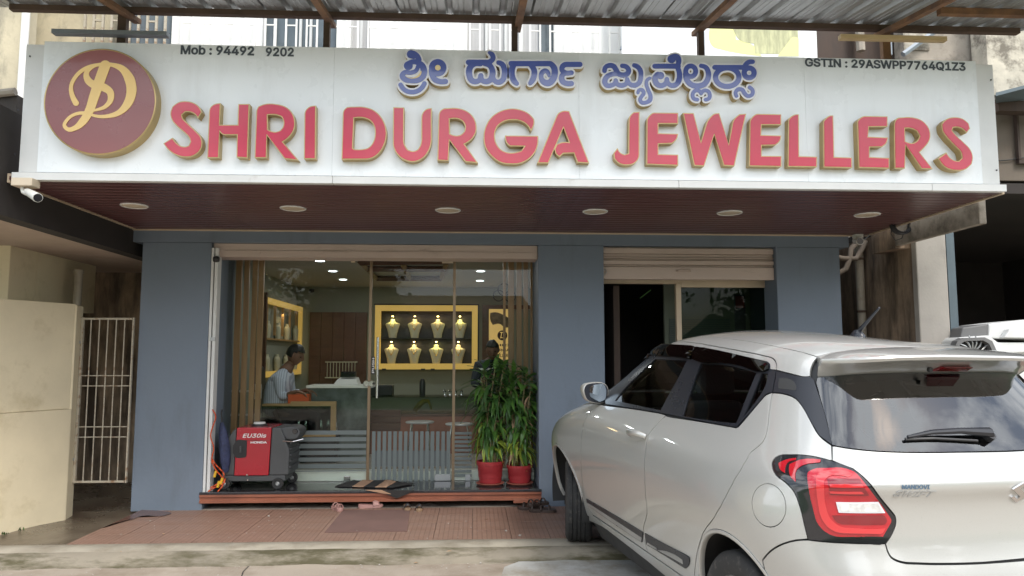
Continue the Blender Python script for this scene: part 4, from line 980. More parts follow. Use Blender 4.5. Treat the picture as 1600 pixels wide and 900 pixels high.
for k, (px, py) in enumerate([(500,408),(520,424),(536,437),(643,438),(753,408),(751,424),(750,439)]):
    c = atz(px, py, ZC-.008); c[1] = min(c[1], YB-.3); 
    nm = ['nearest of the row above the seated man','middle of the row above the seated man','farthest of the row above the seated man','in the ceiling behind the glass door','nearest of the right-hand row inside','middle of the right-hand row inside','farthest of the right-hand row inside'][k]
    t = thing('downlight', 'small lit round downlight, '+nm, 'ceiling light', (c[0],c[1],ZC-.01), 'lit downlights in the shop ceiling')
    MB().lathe([(0,-.004),(.050,-.004)], (c[0],c[1],ZC-.004), 24).build('lamp_disc', 'lamp_cool', t, fix=False)
    MB().lathe([(.050,-.005),(.062,-.008),(.068,-.002)], (c[0],c[1],ZC-.001), 24).build('ring', 'white_frame', t)
    area('downlight_light', (c[0],c[1],ZC-.02), .12, 1.7, (.95,.97,1), (0,0,0), t)
def rect_frame(t, nm, m, Y, pa, pb, w, d=.05, bottom=None):
    "picture-frame of four rails between two pixels on plane Y"
    x0, x1 = X_(*pa,Y), X_(*pb,Y); z1, z0 = Z_(*pa,Y), Z_(*pb,Y)
    box(nm, m, t, x0, x0+w, Y-d, Y, z0, z1); box(nm, m, t, x1-w, x1, Y-d, Y, z0, z1)
    box(nm, m, t, x0+w, x1-w, Y-d, Y, z1-w, z1); box(nm, m, t, x0+w, x1-w, Y-d, Y, z0, z0+w)
    return x0, x1, z0, z1
def bust(parent, c, s=1., rot=0.):
    mb = MB(); pr = [(.001,.0,.0),(.045,.035,.0),(.050,.038,.02),(.056,.04,.06),(.070,.042,.11),(.088,.040,.165),(.082,.036,.176),(.050,.030,.188),(.032,.027,.198),(.029,.026,.225),(.001,.0,.23)]
    n = 18; k = math.cos(rot); q = math.sin(rot)
    for rx, ry, h in pr:
        for i in range(n):
            a = 2*math.pi*i/n; x, y = rx*math.cos(a)*s, ry*math.sin(a)*s; mb.v.append((c[0]+x*k-y*q, c[1]+x*q+y*k, c[2]+h*s))
    for j in range(len(pr)-1):
        for i in range(n): mb.f.append((j*n+i,j*n+(i+1)%n,(j+1)*n+(i+1)%n,(j+1)*n+i)); mb.m.append(0)
    return mb.build('bust', 'bust', parent, smooth=True)
def showcase():
    Y = YB-.12
    t = thing('necklace_showcase', 'yellow framed wall showcase with eight lit necklace busts', 'showcase', (X_(668,540,Y),Y,1.2))
    x0, x1, z0, z1 = rect_frame(t, 'frame_rail', 'yellow_frame', Y, (587,477), (746,577), .085, .05)
    box('outer_edge', 'black', t, x0-.02, x1+.02, Y-.03, Y-.001, z1+.001, z1+.022); box('outer_edge', 'black', t, x1+.001, x1+.022, Y-.03, Y-.001, z0-.02, z1)
    box('back_board', 'show_back', t, x0, x1, Y+.08, Y+.11, z0, z1)
    zm = (Z_(600,528,Y)); box('shelf', 'show_back', t, x0+.085, x1-.085, Y-.02, Y+.075, zm-.01, zm)
    kk = 0
    for r_, (py, pts) in enumerate([(526,(613.5,648,684,718.5)),(566,(611.5,647,681.5,716))]):
        for px in pts:
            z = zm+.001 if r_ == 0 else z0+.086; x = X_(px,py,Y+.03); b = bust(t, (x,Y+.03,z), 1.22)
            mb = MB(); n = 14; dz = random.uniform(.06,.10)
            P = [(x+.035*math.cos(math.pi+math.pi*i/n), Y+.03-.052+.0*i, z+.222-dz*math.sin(math.pi*i/n)*1.0) for i in range(n+1)]
            mb.tube(P, .0035, 6); p = P[n//2]; mb.lathe([(0,-.014),(.010,0),(0,.014)], (p[0],p[1]-.003,p[2]-.010), 10); mb.build('necklace', 'jewel', b)
            lt = MB(); lt.lathe([(0,0),(.014,0),(.014,.012),(0,.012)], (x,Y-.0,z+.315), 12); lt.build('spot_lamp', 'lamp_warm', t)
            area('spot_light', (x,Y-.03,z+.32), .03, .34, (1,.72,.32) if (kk%3) else (1,.85,.3), (math.radians(12),0,0), t); kk += 1
    mb = MB()
    for px in (600,661,676,737): p = aty(px,577,Y-.055); mb.box(p[0]-.03,p[0]+.03,Y-.056,Y-.05,p[2]-.015,p[2]+.01)
    mb.build('latch', 'black', t)
showcase()
def side_showcase():
    X = XL+.09
    p = atx(416,455,X); q = atx(476,472,X); y0, y1 = 8.55, 10.15
    z1 = Z_(416,456,float(p[1])) ; z0, z1 = 1.13, 2.12
    y0 = float(atx(415,500,X)[1]); y1 = min(float(atx(474,500,X)[1]), YB-.02)
    t = thing('side_showcase', 'yellow framed showcase on the left wall behind the seated man', 'showcase', (X,(y0+y1)/2,z0))
    w = .07
    box('frame_rail', 'yellow_frame', t, X-.05, X, y0, y0+w, z0, z1); box('frame_rail', 'yellow_frame', t, X-.05, X, y1-w, y1, z0, z1)
    box('frame_rail', 'yellow_frame', t, X-.05, X, y0+w, y1-w, z1-w, z1); box('frame_rail', 'yellow_frame', t, X-.05, X, y0+w, y1-w, z0, z0+w)
    box('back_board', 'show_back', t, X-.10, X-.095, y0, y1, z0, z1); box('outer_edge', 'dark_wood', t, X-.02, X+.02, y0-.05, y0-.001, z0-.1, z1+.05)
    box('shelf', 'oak', t, X-.095, X-.02, y0+w, y1-w, 1.60, 1.62)
    for i in range(4):
        y = y0+.28+i*(y1-y0-.5)/3; b = bust(t, (X-.05,y,z0+w+.001), .95, math.pi/2); b2 = bust(t, (X-.05,y,1.621), .95, math.pi/2)
    for i in range(5):
        y = y0+.2+i*(y1-y0-.4)/4; box('divider', 'oak', t, X-.06, X-.03, y-.012, y+.012, 1.66, z1-w)
    area('side_light', (X+.03,(y0+y1)/2,z1-.12), .2, .9, (1,.7,.35), (0,math.radians(-30),0), t)
side_showcase()
def furnishings():
    # dark timber back panel
    y = YB-.03; x0, x1 = X_(485,488,y), X_(572,600,y)
    t = thing('timber_back_panel', 'dark timber cabinet front behind the counter, left of the necklace showcase', 'cabinet', ((x0+x1)/2,y,.6))
    z0, z1 = .6, Z_(500,488,y)
    k = 5
    for i in range(k): a = x0+(x1-x0)*i/k; box('board', 'dark_wood', t, a+.002, a+(x1-x0)/k-.002, y-.03, y+.02, z0, z1)
    mb = MB()
    for i in range(10): xx = x0+.28+.045*i; mb.tube([(xx,y-.06,1.08),(xx,y-.06,1.30)], .006, 6)
    mb.box(x0+.25,x0+.72,y-.07,y-.05,1.30,1.315); mb.box(x0+.25,x0+.72,y-.07,y-.05,1.07,1.085); mb.build('rail_rack', 'bust', t)
    # poster wall unit on the right with monogram
    y = YB-.04; x0, x1 = X_(764,485,y), X_(799,575,y); z1, z0 = Z_(764,483,y), Z_(764,562,y)
    t = thing('backlit_poster', 'golden backlit poster with round monogram and shop name inside, right', 'poster', ((x0+x1)/2,y,z0))
    box('poster_board', 'poster_gold', t, x0, x1, y-.02, y+.01, z0, z1); box('poster_edge', 'dark_wood', t, x0-.10, x0-.002, y-.03, y+.01, z0-.3, z1+.06); box('poster_edge', 'dark_wood', t, x0-.002, x1+.3, y-.03, y+.01, z1+.001, z1+.06)
    cx, cz = X_(785,524,y-.03), Z_(785,524,y-.03); mb = MB(); mb.disc((cx,y-.0215,cz), .075,.075,28,'Y'); mb.build('monogram_disc', 'disc_brown', t)
    st = [[(cx-.01+.0,cz+.045,.006),(cx-.025,cz-.04,.006)],[(cx-.035,cz+.045,.005),(cx+.02,cz+.045,.006),(cx+.045,cz+.01,.008),(cx+.015,cz-.035,.005),(cx-.03,cz-.035,.004)]]
    xs, zs, D = field([[p for p in s_] for s_ in st], cx-.08, cx+.08, cz-.08, cz+.08, .003); mb = MB(); v, f = shape_mesh(contours(xs,zs,D,0), y-.0245, y-.0225); mb.add(v,f); mb.build('monogram', 'poster_gold', t)
    w_ = x1-x0
    for txt, py, hh in (('SHRI',541,.035),('DURGA',549,.04),('JEWELLERS',558,.05)):
        text_on('poster_text', txt, 'disc_brown', t, (x0+.03,y-.0212,Z_(785,py,y)-.0), (1,0,0), (0,0,1), (0,-1,0), w_*.85, hh, .0012, bold=.02)
    mb = MB(); lp = to_xz(smooth([(766,489),(775,488),(786,492),(797,500),(798,510),(790,512),(780,506),(770,508),(766,500)],4,70), y); v, f = shape_mesh([lp], y-.024, y-.0205); mb.add(v,f); mb.build('printed_figure', 'poster_brown', t)
    # hanging mirrors / ornaments high on the right
    p = aty(790,462,9.6); t = thing('wall_ornament', 'dark scrolled wire ornament hanging above the golden poster', 'ornament', tuple(p))
    mb = MB()
    for a, b, r in ((-.09,0,.07),(.06,-.01,.07),(-.02,.08,.08)): mb.tube([(p[0]+a+r*math.cos(q), p[1], p[2]+b+r*math.sin(q)) for q in [2*math.pi*i/16 for i in range(17)]], .008, 6, False)
    mb.build('scroll', 'black', t)
    # reception counter: white top, dark marble front
    y = 8.35; x0, x1 = X_(482,603,y), X_(574,603,y); zt = Z_(520,602,y)
    t = thing('marble_counter', 'reception counter with white top and dark marble front beside the seated man', 'counter', ((x0+x1)/2,y,ZI))
    box('counter_top', 'step_white', t, x0-.02, x1+.05, y-.03, y+.40, zt-.03, zt, .004); box('marble_front', 'marble', t, x0, x1, y, y+.35, ZI, zt-.031)
    box('marble_front', 'marble', t, x0+.35, x0+.353, y-.003, y-.001, ZI, zt-.04)
    # desk at the man with framed lower display
    xa, xb = X_(410,640,8.2), X_(526,640,8.2); zd = Z_(450,631,8.2)
    t = thing('display_desk', 'oak framed glass display desk in front of the seated man', 'desk', ((xa+xb)/2,8.2,ZI))
    box('desk_top', 'oak', t, xa, X_(470,630,8.2), 8.18, 8.62, zd-.03, zd, .003)
    ya = 8.17; x2, x3 = X_(455,627,ya), X_(526,627,ya); z2, z3 = Z_(500,682,ya), Z_(500,627,ya)
    for a in ((x2,x2+.0,z2,z3),): pass
    box('frame_rail', 'oak', t, x3-.055, x3, ya-.03, ya+.01, z2, z3); box('frame_rail', 'oak', t, x2, x3-.055, ya-.03, ya+.01, z3-.05, z3); box('frame_rail', 'oak', t, x2, x3-.055, ya-.03, ya+.01, z2, z2+.05)
    box('desk_body', 'marble', t, xa+.02, x3-.02, ya+.30, ya+.35, ZI, zd-.06); box('desk_body', 'black', t, xa, x3, ya+.012, ya+.30, ZI, z2)
    box('inner_mat', 'grass', t, x2+.1, x3-.06, ya+.28, ya+.295, z2+.17, z3-.06)
    box('inner_glass', 'pane_glass', t, xa+.0, x3-.06, ya-.005, ya+.002, z2+.05, z3-.05)
    mb = MB(); rr = random.Random(2)
    for k in range(6): x = x2+.06+k*.08; mb.lathe([(0,0),(.025,.0),(.03,.03),(.018,.07+.03*rr.random()),(.01,.12),(0,.125)], (x,ya+.12,z2+.051), 12)
    mb.build('trinkets', 'chrome', t, smooth=True)
    # things on the desk
    a, b = aty(451,617,8.25), aty(483,627,8.25)
    tag(MB().box(a[0],b[0],8.22,8.42,zd+.001,zd+.10).build('orange_box', 'orange_box', bevel=.004), 'bright orange box on the desk in front of the seated man', 'box')
    a = aty(398,600,8.12); mb = MB(); mb.box(a[0]-.0,a[0]+.07,8.1,8.14,a[2]-.16,a[2]+.0); 
    tag(mb.build('calculator', 'paper', bevel=.006), 'white handset with dark screen fixed beside the wooden slats', 'device')
    a = aty(544,590,8.5); t = thing('billing_machine', 'black and white billing machine on the white counter top', 'machine', (a[0],8.5,zt))
    mb = MB(); mb.hexa([(a[0]-.15,8.4,zt+.001),(a[0]+.13,8.4,zt+.001),(a[0]+.13,8.62,zt+.001),(a[0]-.15,8.62,zt+.001)],[(a[0]-.11,8.44,zt+.06),(a[0]+.10,8.44,zt+.06),(a[0]+.10,8.62,zt+.08),(a[0]-.11,8.62,zt+.08)]); mb.build('machine_body', 'paper', t, bevel=.005)
    box('screen', 'black_gloss', t, a[0]-.09, a[0]+.08, 8.5, 8.6, zt+.082, zt+.15, .01)
    # plastic bag of glassware in the display
    # black chair behind the man
    a = X_(409,600,8.55)
    t = thing('office_chair', 'high backed black chair behind the seated man', 'chair', (a,8.9,ZI))
    mb = MB(); x = X_(411,600,8.6); zt9 = Z_(411,572,8.6); mb.hexa([(x-.04,8.34,.75),(x+.03,8.34,.75),(x+.03,8.80,.75),(x-.04,8.80,.75)],[(x-.10,8.38,zt9),(x-.03,8.38,zt9),(x-.03,8.76,zt9),(x-.10,8.76,zt9)]); mb.build('backrest', 'black', t, bevel=.03)
    box('seat', 'black', t, x-.02, x+.48, 8.34, 8.80, .62, .70, .03); mb = MB(); mb.tube([(x+.22,8.57,.29),(x+.22,8.57,.62)], .03, 10)
    for k in range(5): q = 2*math.pi*k/5; mb.tube([(x+.22,8.57,.31),(x+.22+.27*math.cos(q),8.57+.27*math.sin(q),.268)], .018, 6)
    mb.build('base', 'black', t)
    # wooden display counter on the right with goods
    y = 8.9; x0, x1 = X_(578,640,y), X_(760,640,y)
    t = thing('wooden_counter', 'long dark wooden counter with glass top inside the right half of the shop', 'counter', ((x0+x1)/2,y,ZI))
    zt2 = Z_(650,620,y); zm2 = Z_(650,640,y)
    for i, (pa, pb) in enumerate([(640,650),(650,660),(660,673)]): box('drawer_front', 'dark_wood', t, X_(580,650,y), X_(626,650,y), y-.03, y, Z_(600,pb,y)+.004, Z_(600,pa,y)-.004, .003)
    box('counter_base', 'riser', t, x0, x1, y+.001, y+.5, ZI, zm2-.08)
    box('counter_top', 'dark_wood', t, x0, x1, y-.02, y+.55, zm2-.079, zm2-.05); box('glass_top', 'pane_glass', t, x0, x1, y-.02, y+.5, zt2-.008, zt2); box('glass_front', 'pane_glass', t, x0, x1, y-.018, y-.012, zm2-.05, zt2-.009)
    for px in (598,662,664,): 
        a = aty(px,650,y-.04)
    a = aty(598,607,9.2); tag(MB().box(a[0]-.13,a[0]+.13,9.1,9.3,zt2+.001,zt2+.13).build('cash_register', 'black', bevel=.01), 'black box-shaped printer on the glass counter behind the door', 'printer')
    a = aty(660,606,9.2); mb = MB(); mb.lathe([(0,0),(.035,0),(.037,.01),(.037,.16),(.028,.185),(.022,.20),(0,.205)], (a[0],9.2,zt2+.001), 18); tag(mb.build('steel_bottle', 'black', smooth=True), 'tall black water bottle standing on the glass counter', 'bottle')
    mb = MB(); P = [aty(648,642,8.95),aty(655,633,8.95),aty(662,627,8.95),aty(669,627,8.95),aty(672,632,8.95),aty(674,640,8.95)]; mb.tube([tuple(p) for p in P], [.03,.035,.03,.02,.016,.012], 8)
    tag(mb.build('yellow_tray', 'yellow_plastic', smooth=True), 'yellow jewellery display piece inside the glass counter', 'display piece')
    for k, px in enumerate((695,703,712,721)):
        a = aty(px,622,9.05); mb = MB(); mb.lathe([(0,0),(.022,0),(.012,.03),(.02,.06),(0,.085)], (a[0],9.05,zt2+.001), 10)
        o = mb.build('trinket', 'chrome', smooth=True); tag(o, 'small shiny trinket, '+['first','second','third','fourth'][k]+' from the bottle on the glass counter', 'trinket', 'trinkets on the glass counter')
    # chrome stools
    for k, (px, py) in enumerate(((656,661),(718,664))):
        a = aty(px,py,8.3); t = thing('chrome_stool', ('round chrome stool behind the glass door' if k == 0 else 'round chrome stool behind the right glass pane'), 'stool', (a[0],8.3,ZI), 'chrome stools')
        mb = MB(); mb.lathe([(0,0),(.15,0),(.16,.01),(.15,.02),(0,.02)], (a[0],8.3,a[2]), 28); mb.build('seat', 'dull_steel', t, smooth=True)
        lg = None
        for q in range(4):
            an = math.pi/4+q*math.pi/2; mb = MB(); mb.tube([(a[0]+.12*math.cos(an),8.3+.12*math.sin(an),a[2]),(a[0]+.18*math.cos(an),8.3+.18*math.sin(an),ZI)], .008, 8); mb.build('leg', 'steel', t, smooth=True)
    # pale wall column edge and speaker camera
    a = aty(487,452,YB-.1); mb = MB(); mb.lathe([(0,-.05),(.035,-.04),(.04,0),(0,.01)], (a[0],a[1],a[2]), 16); tag(mb.build('dome_camera', 'black', smooth=True), 'small black dome camera on the back wall above the timber panel', 'camera')
    box('wall_pier', 'int_wall', bld, X_(745,500,YB-.2)+.12, X_(757,500,YB-.2)+.12, YB-.2, YB-.001, ZI, ZC-.001) if 0 else None
lampm = mat('poster_gold', (.75,.52,.20), .5, var=.15, vs=3, emit=(.8,.5,.15), es=.28); M['poster_gold'] = lampm
dm('disc_brown', (.06,.02,.015), .5, var=0); dm('poster_brown', (.20,.13,.07), .5, var=.5, vs=12)
furnishings()
# ------------------------------------------------------------------ the small doorway on the right
def right_door():
    sh = box('rolling_shutter', 'shutter', bld, XD0+.002, XD1-.002, YF+.09, YF+.20, Z_(1075,436,YF+.09), ZOP-.002)
    z1 = ZOP-.002; cuts = [388,397,402,404.5,407,414,417,437]; 
    for i in range(len(cuts)-1):
        a, b = Z_(1075,cuts[i],YF+.05), Z_(1075,cuts[i+1],YF+.05); dd = .0 if i%2 == 0 else .02
        box('slat', 'shutter', sh, XD0+.003, XD1-.003, YF+.052+dd, YF+.089, b+.002, min(a, z1)-.002, .003)
    a = aty(1058,423,YF+.04); b = aty(1079,427,YF+.04)
    mb = MB(); mb.tube([(a[0],YF+.051,a[2]),(a[0],YF+.03,a[2]),(b[0],YF+.03,a[2]),(b[0],YF+.051,a[2])], .008, 8); mb.build('pull_handle', 'shutter', sh)
    mb = MB(); p = aty(946,424,YF+.04); mb.tube([(p[0]-.02,YF+.045,p[2]+.01),(p[0]+.0,YF+.035,p[2]+.02),(p[0]+.01,YF+.035,p[2]-.01),(p[0]-.02,YF+.04,p[2]-.04)], .005, 6); mb.build('hook', 'dull_steel', sh)
    yd = YF+.32; zt = Z_(1000,440,yd); zt2 = Z_(1140,449,yd)
    xm0, xm1 = X_(1056,500,yd), X_(1064,500,yd)
    box('door_frame', 'cream_frame', bld, XD0+.002, xm1, yd-.03, yd+.03, Z_(1000,443.5,yd), Z_(1000,436.5,yd), .003); box('door_frame', 'cream_frame', bld, xm1+.001, XD1-.002, yd-.03, yd+.03, Z_(1140,449.5,yd), Z_(1000,436.5,yd), .003)
    box('door_frame', 'cream_frame', bld, xm0, xm1, yd-.028, yd+.028, 0, Z_(1000,443.5,yd)-.001, .003)
    box('glass_pane', 'pane_glass', bld, xm1+.001, XD1-.003, yd-.004, yd+.004, .0, Z_(1140,449.5,yd)-.001)
    # room behind
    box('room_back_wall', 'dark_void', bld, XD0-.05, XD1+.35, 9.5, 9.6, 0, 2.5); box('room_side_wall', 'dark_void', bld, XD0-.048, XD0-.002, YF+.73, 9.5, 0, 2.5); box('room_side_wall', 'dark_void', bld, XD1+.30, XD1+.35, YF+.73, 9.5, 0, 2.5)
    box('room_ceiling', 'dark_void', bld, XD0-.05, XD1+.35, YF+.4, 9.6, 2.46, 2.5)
    box('open_door', 'dark_timber', bld, X_(948,500,YF+.75), X_(957,500,YF+.75), yd+.04, yd+.8, 0.0, 2.1)
    # light partition with blinds behind the pane
    yp = YF+.85; xp0, xp1 = xm1-.03, XD1+.1
    pt = box('partition', 'int_wall', bld, xp0, xp1, yp, yp+.05, 0, 2.4)
    bl = None
    for i in range(14):
        z = Z_(1100,500,yp)-i*.024
        if bl is None: bl = box('blind_slat', 'frost', bld, xp0+.05, X_(1140,510,yp), yp-.02, yp-.006, z-.008, z+.008)
        else: child_copy(bl, (0,0,-i*.024))
    a = aty(1147,460,yp-.01); b = aty(1165,515,yp-.01)
    t = thing('wall_notice', 'narrow dark notice with red heading behind the right-hand pane', 'notice', (a[0],yp,b[2]))
    box('notice_board', 'notice_dark', t, a[0], b[0], yp-.02, yp-.004, b[2], a[2]); box('notice_heading', 'notice_red', t, a[0]+.01, b[0]-.01, yp-.0225, yp-.0205, a[2]-.15, a[2]-.02)
    box('partition', 'int_wall', bld, X_(1175,500,yp)+.0, XD1+.1, yp-.25, yp-.001, 0, 2.4)
    # faint green reflection, imitated by a small glowing strip in the dark room
    t = thing('green_reflection', 'dim greenish tube light high in the dark right-hand room', 'tube light', (1.8,9,2.2))
    mb = MB(); mb.tube([aty(1000,466,9.2), aty(1017,453,9.2)], .007, 8); mb.build('tube', 'reflection_glow', t)
dm('notice_dark', (.10,.09,.12), .5, var=.3, vs=20); dm('notice_red', (.35,.04,.05), .5, var=.1)
M['reflection_glow'] = mat('reflection_glow', (.2,.35,.12), .5, var=0, emit=(.4,.8,.25), es=.02)  # glow that stands for a faint green reflection, no lamp
right_door()
# ------------------------------------------------------------------ people
def limb_mesh(name, chains, m, parent, sub=2, root=0):
    "chains: lists of (x, y, z, r); the first chain's first point is the root, later chains start at an existing point"
    me = bpy.data.meshes.new(name); V = []; E = []; R = []
    def idx(p):
        for i, q in enumerate(V):
            if (Vector(q)-Vector(p[:3])).length < 1e-4: return i
        V.append(tuple(p[:3])); R.append(p[3]); return len(V)-1
    for ch in chains:
        prev = None
        for p in ch:
            i = idx(p)
            if prev is not None and prev != i: E.append((prev, i))
            prev = i
    me.from_pydata(V, E, []); o = bpy.data.objects.new(name, me); COL.objects.link(o)
    mod = o.modifiers.new('skin', 'SKIN'); mod.use_smooth_shade = True
    for i, r in enumerate(R):
        sv = me.skin_vertices[0].data[i]; rr = r if isinstance(r, tuple) else (r, r); sv.radius = rr; sv.use_root = (i == root)
    s2 = o.modifiers.new('sub', 'SUBSURF'); s2.levels = sub; s2.render_levels = sub
    dg = bpy.context.evaluated_depsgraph_get(); m2 = bpy.data.meshes.new_from_object(o.evaluated_get(dg)); bpy.data.objects.remove(o)
    m2.materials.clear(); m2.materials.append(M[m]); m2.polygons.foreach_set('use_smooth', [True]*len(m2.polygons)); m2.name = name
    o = bpy.data.objects.new(name, m2); COL.objects.link(o)
    if parent is not None: o.parent = parent; LOC[o] = Vector((0,0,0))
    return o
def head_mesh(name, m, parent, c, size, yaw, tilt=0., hairm='hair', long_hair=False):
    "a head with brow, nose, lips, chin, eye sockets and ears; faces +x before yaw; c = chin-neck centre, size = chin to crown"
    bm = bmesh.new(); bmesh.ops.create_uvsphere(bm, u_segments=32, v_segments=24, radius=1)
    R_ = Matrix.Rotation(yaw,3,'Z')@Matrix.Rotation(tilt,3,'Y'); g = lambda d, w: math.exp(-(d/w)**2)
    for v in bm.verts:
        x, y, z = v.co; X, Y, Z = x*.40, y*.325, z*.5
        if z < 0: X *= 1-.18*(-z)**1.5; Y *= 1-.34*(-z)**1.4; X += .05*(-z)*(1 if x > 0 else -.6)
        if x < 0: X *= 1.12*(1-.25*max(0,-z))
        if x > 0:
            X = X*(.93+.07*(1-abs(y)))
            X += .085*g(y,.16)*g(z+.16,.16)*1.0+.045*g(y,.12)*g(z+.0,.20)          # nose and bridge
            X -= .040*(g(y-.38,.17)+g(y+.38,.17))*g(z-.06,.12)                      # sockets
            X += .022*g(z-.22,.10)                                                  # brow
            X += .030*g(y,.25)*g(z+.46,.055)+.026*g(y,.22)*g(z+.58,.06)             # lips
            X += .045*g(y,.3)*g(z+.85,.16)                                          # chin
        v.co = R_@Vector((X*size, Y*size, (Z+.5)*size))
        v.co += Vector(c)
    for sg in (-1, 1):
        e = bmesh.ops.create_uvsphere(bm, u_segments=12, v_segments=8, radius=1)
        for v in e['verts']: x, y, z = v.co; v.co = R_@Vector((-.02*size+x*.065*size, sg*.325*size+y*.028*size, (.47+z*.11)*size))+Vector(c)
    me = bpy.data.meshes.new(name); bm.to_mesh(me); bm.free(); me.polygons.foreach_set('use_smooth', [True]*len(me.polygons)); me.materials.append(M[m])
    o = bpy.data.objects.new(name, me); COL.objects.link(o); o.parent = parent
    # eyes
    bm = bmesh.new()
    for sg in (-1, 1):
        e = bmesh.ops.create_uvsphere(bm, u_segments=10, v_segments=8, radius=.035*size)
        for v in e['verts']: v.co = R_@(Vector(v.co)+Vector((.325*size, sg*.13*size, .525*size)))+Vector(c)
    me = bpy.data.meshes.new('eyes'); bm.to_mesh(me); bm.free(); me.materials.append(M['black_gloss']); oe = bpy.data.objects.new('eyes', me); COL.objects.link(oe); oe.parent = parent
    # hair cap
    bm = bmesh.new(); bmesh.ops.create_uvsphere(bm, u_segments=36, v_segments=28, radius=1); rr = random.Random(4); dele = []
    for v in bm.verts:
        x, y, z = v.co; k = 1.0+.03*math.sin(9*y+5*x)+rr.uniform(-.012,.012)
        X, Y, Z = x*.46*k, y*.365*k, z*.535*k
        if x < 0: X *= 1.06
        lim = .42 if x > .35 else (.15 if x > 0 else (-.42 if not long_hair else -1.5))
        if z < lim: dele.append(v)
        v.co = R_@Vector(((X-.015)*size, Y*size, (Z+.525)*size))+Vector(c)
    bmesh.ops.delete(bm, geom=dele, context='VERTS')
    if long_hair:
        pass
    bmesh.ops.solidify(bm, geom=bm.faces[:], thickness=.02*size)
    me = bpy.data.meshes.new('hair'); bm.to_mesh(me); bm.free(); me.polygons.foreach_set('use_smooth', [True]*len(me.polygons)); me.materials.append(M[hairm])
    oh = bpy.data.objects.new('hair', me); COL.objects.link(oh); oh.parent = parent
    return o
def hand_chain(w, palm_dir, side, curl, s=1.):
    "finger chains from a wrist point w; palm_dir unit, side unit (towards the thumb), curl = direction the fingers bend to"
    w, d, sd, c = map(Vector, (w, palm_dir, side, curl)); pc = w+d*.045*s; out = []; base = [(w.x,w.y,w.z,.022*s),(pc.x,pc.y,pc.z,(.030*s,.018*s))]
    out.append(base)
    for k, (off, l) in enumerate(((.026,.070),(.009,.078),(-.009,.072),(-.026,.058))):
        a = w+d*.085*s+sd*off*s; b = a+(d*.75+c*.35)*l*.55*s; e = b+(d*.35+c*.75)*l*.5*s
        out.append([base[1],(a.x,a.y,a.z,.0105*s),(b.x,b.y,b.z,.009*s),(e.x,e.y,e.z,.0072*s)])
    a = w+d*.03*s+sd*.032*s; b = a+(d*.6+sd*.5+c*.3)*.035*s; e = b+(d*.8+c*.4)*.028*s
    out.append([base[0],(a.x,a.y,a.z,.012*s),(b.x,b.y,b.z,.0105*s),(e.x,e.y,e.z,.008*s)])
    return out
def man():
    Y = 8.45
    hc = aty(466,560,Y); sh = aty(440,583,Y)        # chin area, shoulder area
    t = thing('person', 'man in a striped light shirt seated at the desk, head bent down', 'person', (hc[0]-.1,Y,ZI))
    o = LOC[t]; L_ = lambda p: (p[0]-o.x, p[1]-o.y, p[2]-o.z)
    hipx, hz = float(sh[0])-.03, .76; shx, shz = float(sh[0])+.02, float(sh[2])+.0
    def P(x, y, z, r): return (x-o.x, y-o.y, z-o.z, r)
    wr = aty(462,611,8.22); el = aty(441,622,8.30); n0 = P(shx+.03,Y,shz+.03,.062)
    wl = aty(478,609,8.36); elb = aty(456,618,8.66)
    # body: legs, torso core, neck, forearm ends, hands
    dirv = Vector((.94,.1,-.25)).normalized()
    ch = [[P(hipx,Y,hz,.10),P(hipx-.01,Y,hz+.2,.10),P(shx-.02,Y,shz-.06,.085),n0,P(shx+.075,Y,shz+.10,.052),P(shx+.10,Y,shz+.14,.05)]]
    for sg, wq, eq in ((-1, wr, el), (1, wl, elb)):
        s_ = P(shx,Y+sg*.15,shz-.02,.052); e_ = P(eq[0],eq[1],eq[2],.040); w_ = P(wq[0],wq[1],wq[2],.022)
        ch.append([n0, s_, e_, w_]); ch += [c for c in hand_chain(w_[:3], dirv, (0,-sg*1.,0), (.1,0,-1.)) ]
    for sg in (-1, 1): ch.append([P(hipx,Y,hz,.10),P(hipx+.06,Y+sg*.10,hz-.02,.085),P(hipx+.45,Y+sg*.13,hz-.02,.062),P(hipx+.46,Y+sg*.13,ZI+.12,.042),P(hipx+.47,Y+sg*.13,ZI+.05,.035),P(hipx+.60,Y+sg*.13,ZI+.03,.028)])
    body = limb_mesh('body', ch, 'skin', t)
    hd = head_mesh('head', 'skin', t, (shx+.085-o.x, 0, shz+.10-o.z), .225, 0.0-.12, math.radians(24))
    sch = [[P(hipx,Y,hz-.06,.165),P(hipx-.02,Y,hz+.12,.16),P(shx-.05,Y,shz-.16,.165),P(shx-.01,Y,shz-.03,.125),P(shx+.045,Y,shz+.065,.062)]]
    a0 = sch[0][3]
    for sg, wq, eq in ((-1, wr, el), (1, wl, elb)):
        e_ = Vector((eq[0],eq[1],eq[2])); w_ = Vector((wq[0],wq[1],wq[2])); m_ = e_.lerp(w_,.55)
        sch.append([a0, P(shx-.0,Y+sg*.165,shz-.04,.078), P(e_.x,e_.y,e_.z,.062), P(m_.x,m_.y,m_.z,.052)])
    limb_mesh('shirt', sch, 'striped_shirt', t)
    limb_mesh('collar', [[P(shx+.02,Y,shz+.045,.07),P(shx+.05,Y,shz+.085,.066)]], 'striped_shirt', t, 2)
    tr = [[P(hipx,Y,hz-.05,.16),P(hipx+.05,Y,hz-.03,.13)]]
    for sg in (-1, 1): tr.append([P(hipx,Y,hz-.05,.16),P(hipx+.10,Y+sg*.10,hz-.02,.105),P(hipx+.45,Y+sg*.13,hz-.02,.08),P(hipx+.46,Y+sg*.13,ZI+.10,.055)])
    limb_mesh('trousers', tr, 'trouser', t)
